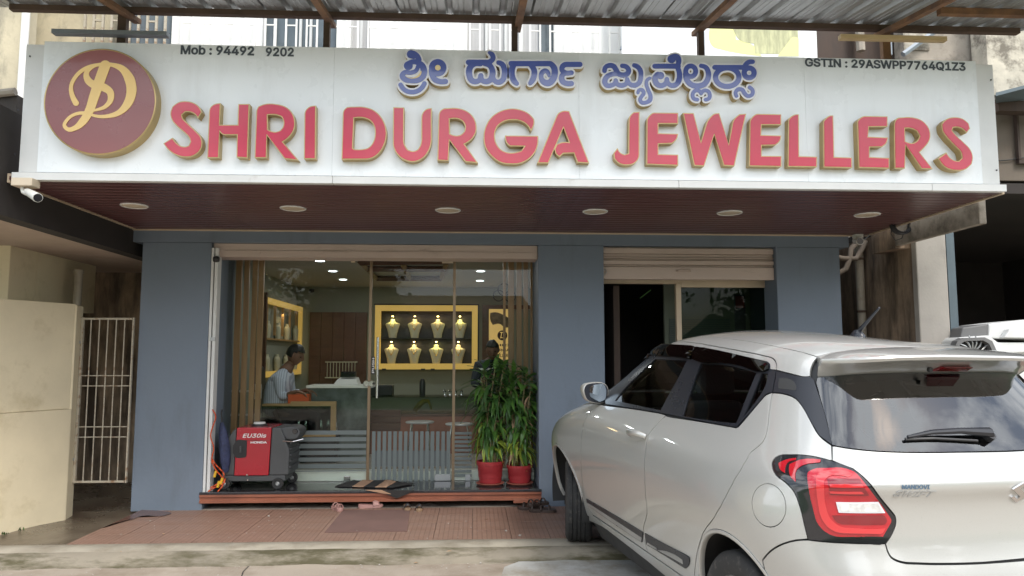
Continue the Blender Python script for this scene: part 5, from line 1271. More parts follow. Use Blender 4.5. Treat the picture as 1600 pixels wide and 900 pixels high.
def standing():
    Y = 9.15; c = aty(769,556,Y)
    t = thing('person', 'person in dark clothes standing behind the counter holding a phone', 'person', (c[0],Y,ZI))
    o = LOC[t]; P = lambda x, y, z, r: (x-o.x+float(c[0]), y-o.y+Y, z-o.z, r)
    cz = float(c[2]); sz = cz-.07
    n0 = P(0,0,sz-.02,.06)
    ch = [[P(0,0,.95,.12),P(0,0,1.15,.11),n0,P(0,-.01,sz+.06,.048),P(0,-.015,cz,.05)]]
    for sg in (-1, 1):
        ch.append([n0,P(sg*.16,0,sz-.04,.05),P(sg*.22,-.06,sz-.29,.038),P(sg*.06,-.28,sz-.20,.024)])
        ch += [q for q in hand_chain(P(sg*.06,-.28,sz-.20,.024)[:3], Vector((-sg*.45,-.2,.85)).normalized(), (-sg*.3,-.9,0), (-sg*1.,0,.1))]
        ch.append([P(0,0,.95,.12),P(sg*.09,0,.88,.09),P(sg*.10,0,.55,.06),P(sg*.10,.02,ZI+.1,.04),P(sg*.10,-.10,ZI+.035,.03)])
    limb_mesh('body', ch, 'skin', t)
    head_mesh('head', 'skin', t, (-o.x+float(c[0]), -.02, cz-.045-o.z), .235, -math.pi/2, math.radians(16))
    sch = [[P(0,0,.88,(.19,.13)),P(0,0,1.1,(.165,.12)),P(0,0,sz-.13,(.18,.12)),P(0,0,sz-.03,(.12,.095)),P(0,-.0,sz+.035,.062)]]
    a0 = sch[0][3]
    for sg in (-1, 1): sch.append([a0,P(sg*.17,0,sz-.05,.07),P(sg*.22,-.06,sz-.29,.056),P(sg*.11,-.21,sz-.23,.044)])
    limb_mesh('shirt', sch, 'dark_shirt', t)
    tr = [[P(0,0,.95,(.17,.12)),P(0,0,.88,(.16,.12))]]
    for sg in (-1, 1): tr.append([P(0,0,.88,(.16,.12)),P(sg*.09,0,.78,.095),P(sg*.10,0,.5,.075),P(sg*.10,.02,ZI+.08,.06)])
    limb_mesh('trousers', tr, 'trouser', t)
    ph = thing('phone', 'dark phone held up by the standing person', 'phone', (float(c[0])+.01, Y-.34, sz-.10))
    MB().box(float(c[0])-.03,float(c[0])+.045,Y-.350,Y-.342,sz-.14,sz+.01).build('phone_body', 'black_gloss', ph, bevel=.003)
man(); standing()
# ------------------------------------------------------------------ generator on the step
def generator():
    yf = 7.16; xa, xb = X_(350,740,yf), X_(447,740,yf)
    cx = (xa+xb)/2; t = thing('generator', 'red and dark grey wheeled portable generator on the granite step', 'generator', (cx,yf+.22,ZP))
    z0 = Z_(400,748,yf); zt = Z_(385,668,yf); d = .42
    lx = lambda px: X_(px,710,yf)
    x0, x1, x2, x3 = lx(351), lx(367), lx(421), lx(441)
    def prism(x_lo, x_hi, prof, nm, m, bev=.008, y0=yf, y1=yf+d):
        mb = MB(); k = len(prof); mb.v = [(x,y0,z) for x,z in prof]+[(x,y1,z) for x,z in prof]
        for i in range(k): mb.f.append((i,(i+1)%k,k+(i+1)%k,k+i)); mb.m.append(0)
        mb.f += [tuple(range(k)), tuple(range(k,2*k))]; mb.m += [0,0]; return mb.build(nm, m, t, bevel=bev)
    zs = z0+.03
    prism(0,0,[(x0-.012,zs),(x1-.004,zs),(x1+.008,zt-.01),(x1-.02,zt-.02),(x0+.02,zt-.10),(x0-.01,zt-.22)],'end_cover','charcoal',.012)
    prism(0,0,[(x1+.0,zs),(x2-.004,zs),(x2+.012,zt),(x1+.012,zt)],'side_panel','gen_red',.006,yf-.006,yf+d-.01)
    prism(0,0,[(x2,zs),(x3+.06,zs),(x3+.065,zt-.22),(x3+.02,zt-.10),(x3-.02,zt-.005),(x2+.015,zt-.003)],'end_cover','charcoal',.012)
    # seam line on the panel and top cap
    mb = MB(); zz = Z_(400,688,yf); mb.box(x1+.004,x2+.006,yf-.0075,yf-.005,zz-.002,zz+.001); mb.build('seam', 'black', t)
    mb = MB(); c = (cx-.03, yf+.2, zt); mb.lathe([(0,.035),(.05,.035),(.055,.03),(.055,.018)], c, 24); mb.build('fuel_cap', 'white_paint', t, smooth=True, angle=40)
    mb = MB(); mb.lathe([(.056,.017),(.075,.012),(.08,.0)], c, 24); mb.build('cap_collar', 'black', t, smooth=True)
    # carrying handle / control pod
    a = aty(432,666,yf); b = aty(469,682,yf); a0, a1 = float(a[0]), X_(468,680,yf)
    mb = MB(); mb.v = []; pr = [(a0,zt-.012),(a0+.10,zt+.006),(a1-.06,zt+.004),(a1-.01,zt-.02),(a1,zt-.06),(a1-.03,zt-.115),(a1-.08,zt-.12),(a0+.09,zt-.115)]
    prism(0,0,pr,'handle_pod','charcoal',.012,yf+.02,yf+.30)
    q = aty(461,674,yf+.02); mb = MB(); mb.lathe([(0,-.008),(.022,-.008),(.026,0)], tuple(q), 18, 'Y'); mb.build('pod_lamp', 'black_gloss', t)
    mb = MB(); mb.tube([aty(442,689,yf-.0),aty(458,690,yf-.02),aty(474,686,yf-.02)], .005, 8); mb.build('pull_bar', 'chrome', t)
    # starter recess with grip
    a = aty(370,688,yf-.008); b = aty(385,715,yf-.008)
    mb = MB(); lp = smooth([(a[0],a[2]),(b[0]-.01,a[2]),(b[0],a[2]-.015),(b[0],b[2]+.02),(b[0]-.02,b[2]),(a[0],b[2])],3,200); v, f = shape_mesh([lp], yf-.011, yf-.006); mb.add(v, f); mb.build('starter_recess', 'black', t)
    q = aty(376,702,yf-.015); mb = MB(); mb.tube([(q[0],yf-.016,q[2]-.03),(q[0],yf-.016,q[2]+.03)], .009, 10); mb.build('starter_grip', 'charcoal', t, smooth=True)
    a = aty(379,684,yf-.009); text_on('model_text', 'EU30is', 'white_print', t, a, (1,0,0), (0,0,1), (0,-1,0), X_(416,684,yf)-X_(379,684,yf), Z_(380,677.5,yf)-Z_(380,684,yf), .001, bold=.012, shear=.25)
    a = aty(391.5,693,yf-.009); text_on('maker_text', 'HONDA', 'white_print', t, a, (1,0,0), (0,0,1), (0,-1,0), X_(417,692,yf)-X_(391.5,692,yf), Z_(391,689.5,yf)-Z_(391,693,yf), .001, bold=.03)
    for px in (386,): 
        p = aty(px,742,yf-.008); mb = MB(); mb.lathe([(0,-.003),(.007,-.003),(.007,.001)], tuple(p), 10, 'Y'); p = aty(px+1,750,yf-.008); mb.lathe([(0,-.003),(.007,-.003),(.007,.001)], tuple(p), 10, 'Y'); mb.build('screw', 'steel', t)
    # louvred end, base and wheels
    for k in range(5):
        z = zs+.06+k*.055; box('louvre', 'charcoal', t, x3+.058, x3+.078, yf+.03, yf+.38, z, z+.02, .003)
    box('base_frame', 'charcoal', t, x0+.0, x3+.03, yf+.01, yf+d-.02, z0-.025, zs-.001, .006)
    for px in (350.5,434):
        for yy in (yf-.0, yf+.34):
            p = aty(px,758,yf); x = float(p[0])+(.05 if yy > yf and px > 400 else 0); r = .052
            w = bpy.data.objects.new('wheel', None); COL.objects.link(w); w.parent = t; w.location = Vector((x,yy,ZP+r))-LOC[t]; LOC[w] = Vector((x,yy,ZP+r))
            mb = MB(); mb.lathe([(.022,-.018),(.044,-.022),(r,-.016),(r,.016),(.044,.022),(.022,.018)], (x,yy,ZP+r), 24, 'Y'); mb.build('tyre', 'tyre', w, smooth=True, angle=35)
            mb = MB(); mb.lathe([(0,-.022),(.014,-.022),(.022,-.014),(.022,.014),(0,.018)], (x,yy,ZP+r), 20, 'Y'); mb.build('hub', 'dull_steel', w, smooth=True, angle=35)
generator()
def cables_umbrella():
    p = aty(345,690,7.22); t = thing('folded_umbrella', 'folded dark blue patterned umbrella leaning beside the generator', 'umbrella', (p[0],7.3,ZP))
    mb = MB(); pts = [aty(352,738,7.14),aty(352,722,7.14),aty(351,700,7.14),aty(349,678,7.14),aty(347,660,7.14)]; mb.tube([tuple(q) for q in pts], [.02,.04,.048,.042,.018], 14)
    mb.v = [(x+.006*math.sin(z*60+y*90), y+.006*math.cos(x*80), z) for x, y, z in mb.v]; mb.build('canopy', 'blue_cloth', t, smooth=True)
    mb = MB(); mb.tube([aty(347,662,7.14),aty(346,645,7.14),aty(347,640,7.14)], .008, 8); mb.build('shaft', 'black', t)
    t = thing('extension_cable', 'tangled orange cable with yellow plugs beside the generator', 'cable', tuple(aty(338,755,7.1)))
    for pts in ([(332,640),(337,650),(333,665),(329,680),(334,700),(331,720),(338,735),(346,745),(349,752)],[(329,762),(338,757),(346,750),(350,742),(344,733),(337,726),(331,716)],[(325,768),(335,762),(345,758),(351,754)],[(340,768),(347,760),(352,748)]):
        mb = MB(); q = [aty(a,b,7.025+.012*((i*7)%3)) for i, (a,b) in enumerate(smooth(pts,4,180,closed=False))]; mb.tube([tuple(v) for v in q], .006, 6); mb.build('cord', 'orange_cable', t, smooth=True)
    for a, b in ((336,741),(346,752),(341,757)): 
        q = aty(a,b,7.03); mb = MB(); mb.tube([q+np.array((-.006,0,-.025)),q+np.array((.008,0,.03))], .012, 8); mb.build('plug', 'yellow_plastic', t, smooth=True)
cables_umbrella()
# ------------------------------------------------------------------ potted plants
def leaf_mesh():
    me = []
    for kind in range(3):
        mb = MB(); n = 6; w = [.0,.42,.5,.45,.28,.12,.0]; L_ = 1.
        for i in range(n+1):
            u = i/n; x = u; z = -.55*u*u*(1 if kind else .4)+.12*math.sin(u*3); ww = w[i]*(.15 if kind < 2 else .19)
            mb.v += [(x,-ww,z+.02),(x,0,z-.012),(x,ww,z+.02)]
        for i in range(n):
            a = i*3; mb.f += [(a,a+3,a+4,a+1),(a+1,a+4,a+5,a+2)]; mb.m += [0,0]
        o = mb.build('leaf', 'leaf_green', smooth=True, fix=False, angle=180); me.append(o.data); bpy.data.objects.remove(o)
        for v, q in zip(me[-1].vertices, mb.v): v.co = q
    return me
LEAF = leaf_mesh(); _lv = {}
def leaf_variant(k, m):
    if (k, m) not in _lv: me = LEAF[k].copy(); me.materials.clear(); me.materials.append(M[m]); _lv[(k,m)] = me
    return _lv[(k,m)]
def plant(px, pyb, pyt, half, label, seed, tall):
    y = 7.32; rr = random.Random(seed); c = aty(px, pyb, y); x = float(c[0]); zt = Z_(px, pyt, y)
    rt = X_(px+half,pyt,y)-x; rb = rt*.80; z0 = ZP+.02
    t = thing('potted_plant', label, 'plant', (x,y,ZP), 'plants in red pots')
    mb = MB(); mb.lathe([(0,0),(rb*1.15,0),(rb*1.32,.018),(rb*1.28,.022),(rb*1.1,.010),(0,.010)], (x,y,ZP+.001), 36); mb.build('saucer', 'pot_tray', t, smooth=True, angle=50)
    h = zt-z0; pr = [(0,.012),(rb,.012),(rb+.3*(rt-rb),h*.3),(rb+.3*(rt-rb)+.003,h*.31),(rb+.5*(rt-rb),h*.55),(rb+.5*(rt-rb)+.003,h*.57),(rt*.96,h*.84),(rt*1.03,h*.845),(rt*1.04,h),(rt*.95,h),(rt*.92,h*.9),(0,h*.9)]
    mb = MB(); mb.lathe(pr, (x,y,ZP+.01), 40); mb.build('pot', 'pot_red', t, smooth=True, angle=40)
    mb = MB(); mb.lathe([(0,0),(rt*.93,0)], (x,y,zt-.03), 24); mb.build('soil', 'soil', t, fix=False)
    ns = 11
    for s_ in range(ns):
        a = rr.uniform(0,6.28); r0 = rt*.6*math.sqrt(rr.random()); hh = tall*rr.uniform(.6,1.0)
        lean = Vector((rr.uniform(-.16,.16), rr.uniform(-.12,.06), 0)); b0 = Vector((x+r0*math.cos(a), y+r0*math.sin(a)*.8, zt-.03))
        pts = [b0+lean*(k/5)**1.3+Vector((rr.uniform(-.006,.006),rr.uniform(-.006,.006),hh*k/5)) for k in range(6)]
        mb = MB(); mb.tube(pts, [.009,.008,.008,.007,.006,.004], 6); mb.build('cane', 'cane', t, smooth=True)
        nl = 30
        for q in range(nl):
            u = rr.uniform(.10,1)**.8; seg = min(int(u*5),4); p = pts[seg].lerp(pts[seg+1], u*5-seg)
            an = rr.uniform(0,6.28); down = rr.uniform(-.1,1.0) if u < .9 else rr.uniform(-1.2,-.2)
            L_ = rr.uniform(.12,.22)*(1.25 if u > .7 else 1.0)
            low = u < .42
            m = rr.choice(['leaf_dark','leaf_green','leaf_dark','leaf_green']) if not low else rr.choice(['leaf_green','leaf_pale','leaf_pale','leaf_green'])
            if rr.random() < .05: m = 'dry_leaf'
            o = bpy.data.objects.new('leaf', leaf_variant(rr.randrange(3), m)); COL.objects.link(o); o.parent = t
            o.location = p-LOC[t]; o.scale = (L_, L_*rr.uniform(1.1,1.7), L_*rr.uniform(.6,1.4)); o.rotation_euler = (rr.uniform(-.4,.4), down, an)
plant(766,756,718,21,'taller red-potted plant with long drooping leaves, left of the pair',11,.98)
plant(812,757,724,20,'red-potted plant with yellowing lower leaves beside the blue pillar',23,.92)
# ------------------------------------------------------------------ mats and footwear
def rug():
    t = thing('striped_rug', 'black and tan diagonal striped rug sliding off the granite step', 'rug', (-1.0,7.2,ZP))
    # outline on the step: four corners; a sheet with waves; stripes run along one direction, built strip by strip
    A = np.array(atz(523,760,ZP+.006)); B = np.array(atz(560,749,ZP+.006)); C = np.array(atz(648,756,ZP+.006)); D = np.array(aty(622,777,YF-.03))
    D2 = np.array((X_(618,770,YF-.03), YF-.03, Z_(620,777,YF-.03)))
    def surf(u, v):
        p = A*(1-u)*(1-v)+B*(1-u)*v+C*u*v+np.array(atz(600,769,ZP+.006))*u*(1-v)
        z = ZP+.007+.012*max(0,math.sin(u*9+v*3))*(.3+.7*v)+.008*math.sin(v*11)**2
        y = p[1]
        edge = YF-.035
        if y < edge+.02: z = ZP+.007-(edge+.02-y)*1.6; y = max(y, edge+.001)-.002
        return (p[0], y, z)
    def surf3(u, v):
        far0 = A*(1-u)+np.array(atz(612,764,ZP))*u; far1 = B*(1-u)+C*u
        q = far0*(1-v)+far1*v; z = ZP+.007+.012*max(0,math.sin(u*9+v*3))*(.3+.7*v)
        return (q[0], q[1], z)
    n = 40; m = 14; ns = 5
    for s_ in range(ns):
        mb = MB(); u0, u1 = s_/ns, (s_+1)/ns
        for i in range(7):
            for j in range(m+1):
                v = j/m; u = min(1., max(0., u0+(u1-u0)*i/6-.22*(v-.5)*(1 if 0 < s_ < ns-1 else (i/6 if s_ == 0 else 1-i/6)))); p = surf3(u, v); mb.v.append(p)
        for i in range(6):
            for j in range(m): a = i*(m+1)+j; mb.f.append((a,a+1,a+m+2,a+m+1)); mb.m.append(0)
        o = mb.build('stripe', 'mat_black' if s_%2 == 0 else 'mat_tan', t, smooth=True, angle=180); sd = o.modifiers.new('s','SOLIDIFY'); sd.thickness = .006; sd.offset = 1
    # flap folded over the edge of the step
    P = [aty(588,766,YF-.025),aty(647,766,YF-.025),aty(634,773,YF-.028),aty(620,778.5,YF-.03),aty(604,772,YF-.028)]
    mb = MB(); mb.add([tuple(p) for p in P]+[tuple(p+np.array((0,-.007,0))) for p in P], [(0,1,2,3,4),(9,8,7,6,5)]+[(i,(i+1)%5,5+(i+1)%5,5+i) for i in range(5)]); mb.build('hanging_corner', 'mat_black', t)
    P = [aty(571,765.5,YF-.028),aty(596,765.5,YF-.028),aty(612,772,YF-.03),aty(600,771,YF-.03)]
    mb = MB(); mb.add([tuple(p) for p in P]+[tuple(p+np.array((0,-.006,0))) for p in P], [(0,1,2,3),(7,6,5,4)]+[(i,(i+1)%4,4+(i+1)%4,4+i) for i in range(4)]); mb.build('hanging_corner', 'mat_tan', t)
rug()
a, b, c, d = atz(536,797,.004), atz(641,797,.004), atz(636,830,.004), atz(507,832,.004)
mb = MB(); mb.hexa([(*d[:2],.001),(*c[:2],.001),(*b[:2],.001),(*a[:2],.001)],[(*d[:2],.006),(*c[:2],.006),(*b[:2],.006),(*a[:2],.006)])
tag(mb.build('door_mat', 'door_mat', bevel=.002), 'thin grey-brown rectangular floor mat on the red tiles before the step', 'mat')
def litter():
    rr = random.Random(9); mb = MB()
    for k in range(420):
        x = rr.uniform(-3.7,2.6); y = rr.choice([rr.uniform(4.3,5.44), rr.gauss(5.40,.06), rr.uniform(5.8,7.0)]); z = ZROAD+.004 if y < 5.46 else .001
        if y > 5.46 and (y < 5.8 or x < -3): continue
        s = rr.uniform(.002,.007) if rr.random() < .9 else rr.uniform(.008,.014); a = rr.uniform(0,6.28)
        P = [(x+s*math.cos(a+q*1.57+rr.uniform(-.3,.3)), y+s*math.sin(a+q*1.57), z) for q in range(4)]
        mb.add(P+[(x,y,z+s*.7)], [(0,1,4),(1,2,4),(2,3,4),(3,0,4)])
    o = mb.build('grit', 'pale_concrete', fix=False); tag(o, 'scattered grit and small stones on the forecourt', 'grit', kind='stuff')
    mb = MB()
    for px, py in ((70,905),(188,863),(497,858),(702,862),(255,835),(650,880),(760,812),(150,846)):
        c = atz(px, py, .004 if py < 845 else (-.01 if py < 865 else ZROAD+.006)); a = rr.uniform(0,6.28); s = rr.uniform(.018,.03); dx, dy = math.cos(a)*s, math.sin(a)*s
        mb.quad((c[0]-dx,c[1]-dy,c[2]+.002),(c[0]+dy*.4,c[1]-dx*.4,c[2]+.008),(c[0]+dx,c[1]+dy,c[2]+.003),(c[0]-dy*.4,c[1]+dx*.4,c[2]+.006))
    tag(mb.build('fallen_leaves', 'dry_leaf', fix=False), 'few dry leaves fallen on the kerb and forecourt', 'leaves', kind='stuff')
litter()
def slipper(px, py, ang, name, label, grp, sole, strap, L_=.24, kind='slide', z=0.):
    c = atz(px, py, z); t = thing(name, label, 'slipper', (c[0],c[1],z), grp, rot=(0,0,ang))
    out = smooth([(-.5,0),(-.46,-.11),(-.3,-.15),(0,-.13),(.25,-.18),(.42,-.14),(.5,0),(.42,.15),(.25,.18),(0,.13),(-.3,.15),(-.46,.11)],3,200)
    mb = MB(); k = len(out)
    for zz, s_ in ((0,.95),(.012,1.),(.026,.97)): mb.v += [(x*L_*s_, y*L_*s_, zz+(.012*max(0,-x)*1.5 if zz > .02 else 0)) for x, y in out]
    for r_ in range(2):
        for i in range(k): mb.f.append((r_*k+i,r_*k+(i+1)%k,(r_+1)*k+(i+1)%k,(r_+1)*k+i)); mb.m.append(0)
    mb.f += [tuple(range(k))[::-1], tuple(range(2*k,3*k))]; mb.m += [0,0]; mb.build('sole', sole, t, local=True, smooth=True, angle=50)
    mb = MB(); n = 10
    if kind == 'slide':
        for i, x in enumerate((.08,.16,.26,.34)):
            hgt = (.036,.046,.042,.030)[i]
            for j in range(n+1): q = math.pi*j/n; mb.v.append((x*L_, .175*L_*math.cos(q)*1.02, .018+hgt*math.sin(q)))
        for i in range(3):
            for j in range(n): a = i*(n+1)+j; mb.f.append((a,a+1,a+n+2,a+n+1)); mb.m.append(0)
    else:
        for x, h_ in ((.24,.045),(-.05,.040),(-.36,.05)):
            n0 = len(mb.v)
            for dx in (-.035,.035):
                for j in range(n+1): q = math.pi*j/n; mb.v.append(((x+dx)*L_, .16*L_*math.cos(q), .018+h_*math.sin(q)))
            for j in range(n): a = n0+j; mb.f.append((a,a+1,a+n+2,a+n+1)); mb.m.append(0)
    o = mb.build('strap', strap, t, local=True, smooth=True, angle=180); sd = o.modifiers.new('s','SOLIDIFY'); sd.thickness = .006
    return t
R_ = math.radians
slipper(527,797,R_(120),'slipper','pale pink slipper lying askew left of the grey floor mat','pink slippers','pink_rubber','pink_rubber',.20,'open')
slipper(579,793,R_(12),'slipper','pale pink open slipper with broad strap at the top of the floor mat','pink slippers','pink_rubber','pink_rubber',.23)
slipper(636,796,R_(-80),'sandal','left one of the small tan and black sandals beside the floor mat','tan and black sandals','tan_leather','black',.17)
slipper(655,797,R_(-86),'sandal','right one of the small tan and black sandals beside the floor mat','tan and black sandals','tan_leather','black',.17)
slipper(829,796,R_(165),'sandal','dark brown strapped sandal at the front of the heap by the right pillar','dark sandals in a heap','brown_leather','brown_leather',.25,'open')
slipper(848,800,R_(-10),'sandal','dark brown sandal nearest the car tyre in the heap','dark sandals in a heap','brown_leather','brown_leather',.25,'open')
slipper(841,790,R_(35),'sandal','dark brown sandal lying uppermost in the heap by the right pillar','dark sandals in a heap','brown_leather','brown_leather',.24,'open',.04)
# ------------------------------------------------------------------ air cooler in the shed
def cooler():
    y = 6.35; cx = X_(1520,540,y); t = thing('air_cooler', 'pale grey machine with octagonal louvred fan opening in front of the shed', 'machine', (X_(1560,540,y),y,0))
    px = lambda a, b, yy=y: aty(a,b,yy)
    # main hull: pale folded sheet metal shapes
    def slab(pts, y0, y1, m, nm, bev=.01):
        lp = [(X_(a,b,y0), Z_(a,b,y0)) for a, b in pts]; mb = MB(); k = len(lp)
        mb.v = [(x,y0,z) for x,z in lp]+[(x,y1,z) for x,z in lp]
        for i in range(k): mb.f.append((i,(i+1)%k,k+(i+1)%k,k+i)); mb.m.append(0)
        mb.f += [tuple(range(k)), tuple(range(k,2*k))]; mb.m += [0,0]; return mb.build(nm, m, t, bevel=bev)
    slab([(1486,640),(1488,552),(1494,532),(1500,527),(1545,524),(1560,535),(1640,535),(1640,700),(1486,700)], y+.06, y+.6, 'white_frame', 'hull')
    slab([(1500,530),(1504,512),(1544,506),(1545,526)], y+.10, y+.5, 'cooler_grey', 'cowl')
    slab([(1545,528),(1545,506),(1590,501),(1660,495),(1660,530),(1570,530)], y+.09, y+.5, 'white_frame', 'cowl')
    slab([(1569,528),(1578,514),(1600,508),(1660,503),(1660,530)], y+.02, y+.088, 'white_frame', 'flap')
    slab([(1556,545),(1660,540),(1660,548),(1556,553)], y+.02, y+.058, 'white_frame', 'ledge')
    c = px(1521,546); a = px(1521,530)
    oct_ = [(1487,549),(1494,533),(1504,528),(1536,527),(1548,533),(1556,550),(1556,575),(1487,575)]; inn = [(1493,549),(1499,537),(1506,533),(1534,532),(1543,537),(1550,551),(1550,575),(1493,575)]
    mb = MB(); v, f = shape_mesh([[(X_(p,q,y),Z_(p,q,y)) for p, q in oct_],[(X_(p,q,y),Z_(p,q,y)) for p, q in inn]], y-.02, y+.059); mb.add(v, f); mb.build('fan_frame', 'cooler_grey', t)
    mb = MB(); v, f = shape_mesh([[(X_(p,q,y),Z_(p,q,y)) for p, q in inn]], y+.045, y+.055); mb.add(v, f); mb.build('fan_back', 'black', t)
    fb = None
    for k in range(15):
        q = k*2*math.pi/15; xx, zz = float(c[0]), float(c[2])-.03
        mb = MB(); mb.tube([(xx+.02*math.cos(q),y+.02,zz+.02*math.sin(q)),(xx+.09*math.cos(q+.3),y+.01,zz+.09*math.sin(q+.3)),(xx+.155*math.cos(q+.45),y+.02,zz+.155*math.sin(q+.45))], .007, 5); mb.build('fan_blade', 'dull_steel', t)
cooler()
# ------------------------------------------------------------------ what stands behind the viewer (seen in the glass)
def tree(x, y, h, r, seed, label):
    rr = random.Random(seed); t = thing('tree', label, 'tree', (x,y,-.1), 'trees across the road')
    mb = MB(); p0 = Vector((x,y,-.1)); top = Vector((x+rr.uniform(-.4,.4),y,h*.62)); mb.tube([p0, p0.lerp(top,.5)+Vector((.1,0,0)), top], [.22,.17,.11], 10)
    tips = []
    for k in range(9):
        a = rr.uniform(0,6.28); s = p0.lerp(top, rr.uniform(.5,1)); e = s+Vector((math.cos(a)*r*.6, math.sin(a)*r*.6, rr.uniform(.3,1)*h*.3)); mb.tube([s, s.lerp(e,.5)+Vector((0,0,.2)), e], [.09,.06,.03], 6); tips.append(e)
    mb.build('trunk', 'bark', t, smooth=True)
    mb = MB()
    for k in range(6500):
        c = rr.choice(tips) if rr.random() < .8 else top+Vector((0,0,h*.2)); d = Vector((rr.gauss(0,1),rr.gauss(0,1),rr.gauss(0,.8)))*r*.26; p = c+d; s = rr.uniform(.11,.22)
        n1 = Vector((rr.uniform(-1,1),rr.uniform(-1,1),rr.uniform(-1,1))).normalized()*s; n2 = n1.cross(Vector((rr.uniform(-1,1),rr.uniform(-1,1),1))).normalized()*s*.5
        mb.slot(0 if rr.random() < .6 else 1); mb.quad(p-n1, p+n2, p+n1, p-n2)
    mb.build('crown', ['leaf_dark','leaf_green'], t, fix=False)
tree(-4.6,-13,6.3,1.7,1,'broad leafy tree across the road, nearest the middle')
tree(-11,-16,6.5,2.6,2,'tall leafy tree across the road at the far left')
tree(6.2,-15,6.0,2.2,3,'leafy tree across the road on the right side')
tree(12,-12,6.5,2.6,4,'wide leafy tree across the road, second from the right')
tree(19,-11,6.5,3.0,5,'wide leafy tree across the road farthest right')
tree(-17,-12,6.0,2.6,6,'leafy tree across the road farthest left')
t = thing('house', 'plain cream house across the road behind the trees', 'house', (0,-26,-.1))
box('wall', 'house_white', t, -9, 3, -30, -25, -.1, 3.3); mb = MB(); mb.hexa([(-9.6,-30.6,3.3),(3.6,-30.6,3.3),(3.6,-24.4,3.3),(-9.6,-24.4,3.3)],[(-8.8,-27.6,4.9),(2.8,-27.6,4.9),(2.8,-27.4,4.9),(-8.8,-27.4,4.9)]); mb.build('roof', 'rust_brown', t)
for xx in (-7,-4,-.5): box('window', 'window_dark', t, xx, xx+1.2, -24.99, -24.95, 1, 2.3)
mb = MB(); mb.box(-30,30,-11.2,-11.0,-.1,.75); tag(mb.build('roadside_wall', 'moss'), 'low mossy compound wall along the far side of the road', 'wall')

def leaf_screen():  # leafy screen added to block the bright sky gap reflected in the shop glass
    rr = random.Random(31); mb = MB(); n = 120; x0, x1 = -40., 40.; top = []
    for i in range(n+1):
        x = x0+(x1-x0)*i/n; h = 3.0+.6*math.sin(x*.55)+.4*math.sin(x*1.7+1)+rr.uniform(-.15,.15); top.append(h)
        mb.v += [(x,-19.2+rr.uniform(-.2,.2),-.1),(x,-19.5+rr.uniform(-.3,.3),h*.7),(x,-20.3,h),(x,-21.5,-.1)]
    for i in range(n):
        for k in range(3): a = i*4+k; mb.f.append((a,a+1,a+5,a+4)); mb.m.append(0)
    for k in range(9000):
        u = rr.random(); x = x0+(x1-x0)*u; h = top[int(u*n)]; z = rr.random()*(h+.25); p = Vector((x, -19.1-.9*(z/h)**2+rr.uniform(-.2,.25), z)); s_ = rr.uniform(.10,.22)
        n1 = Vector((rr.uniform(-1,1),rr.uniform(-1,1),rr.uniform(-1,1))).normalized()*s_; n2 = n1.cross(Vector((rr.uniform(-1,1),rr.uniform(-1,1),1))).normalized()*s_*.5
        mb.slot(rr.choice((0,1))); mb.quad(p-n1, p+n2, p+n1, p-n2)
    tag(mb.build('leaf_screen', ['leaf_dark','leaf_green'], fix=False), 'unseen leafy screen added beyond the road wall to block bright sky reflections', 'leaf_screen', kind='stuff')
leaf_screen()
# ------------------------------------------------------------------ the car
# ---------- car skin: a tensor product cubic B-spline, rows go up, columns run front centre -> rear centre (left half)
ROWS=[ # z, half width, rear centre x, front centre x
(.10,.70,-1.62,1.84),(.20,.76,-1.73,1.97),(.30,.815,-1.80,2.06),(.44,.840,-1.845,2.09),(.57,.862,-1.855,2.09),(.67,.880,-1.83,2.06),
(.765,.894,-1.79,2.0),(.86,.896,-1.785,1.88),(.94,.882,-1.79,1.69),(.99,.862,-1.825,1.52),(1.04,.835,-1.795,1.34),(1.115,.79,-1.73,1.10),(1.22,.74,-1.66,.90),
(1.33,.69,-1.58,.70),(1.425,.645,-1.51,.50),(1.49,.595,-1.44,.34),(1.532,.505,-1.30,.18),(1.56,.38,-1.05,-.02),(1.58,.20,-.65,-.22),(1.585,.0,-.30,-.30)]
def ctrl():
    G=[]
    for z,W,xr,xf in ROWS:
        L=(xf-xr); k=min(1.0,L/2.4); row=[]
        def fr(d,w): row.append((xf-d*k,w*W,z))
        def re(d,w): row.append((xr+d*k,w*W,z))
        fr(0,0);fr(.0,.30);fr(.04,.60);fr(.15,.84);fr(.38,.96);fr(.70,1.0)
        a=xf-1.0*k;b=xr+1.0*k
        for i in range(5):
            row.append((a+(b-a)*i/4,W*(1.0+0.0),z))
        re(.72,1.0);re(.46,.985);re(.25,.955);re(.10,.87);re(.02,.70);re(-.02,.46);re(-.035,.22);re(-.04,0)
        row=[list(r) for r in row]
        # haunches over both axles, slight dip in the door
        for r in row:
            for cx in (1.225,-1.225):
                r[1]+=(.032 if cx>0 else .018)*math.exp(-((r[0]-cx)/.36)**2)*math.exp(-((z-.70)/.2)**2)*(1 if r[1]>.5 else 0)
            r[1]-=0.012*math.exp(-((r[0])/.6)**2)*math.exp(-((z-.45)/.15)**2)*(1 if r[1]>.5 else 0)
            if z>1.05: r[1]*=1+.0*r[0]
        G.append(row)
    G=np.array(G)
    return G
G=ctrl(); NR,NC,_=G.shape
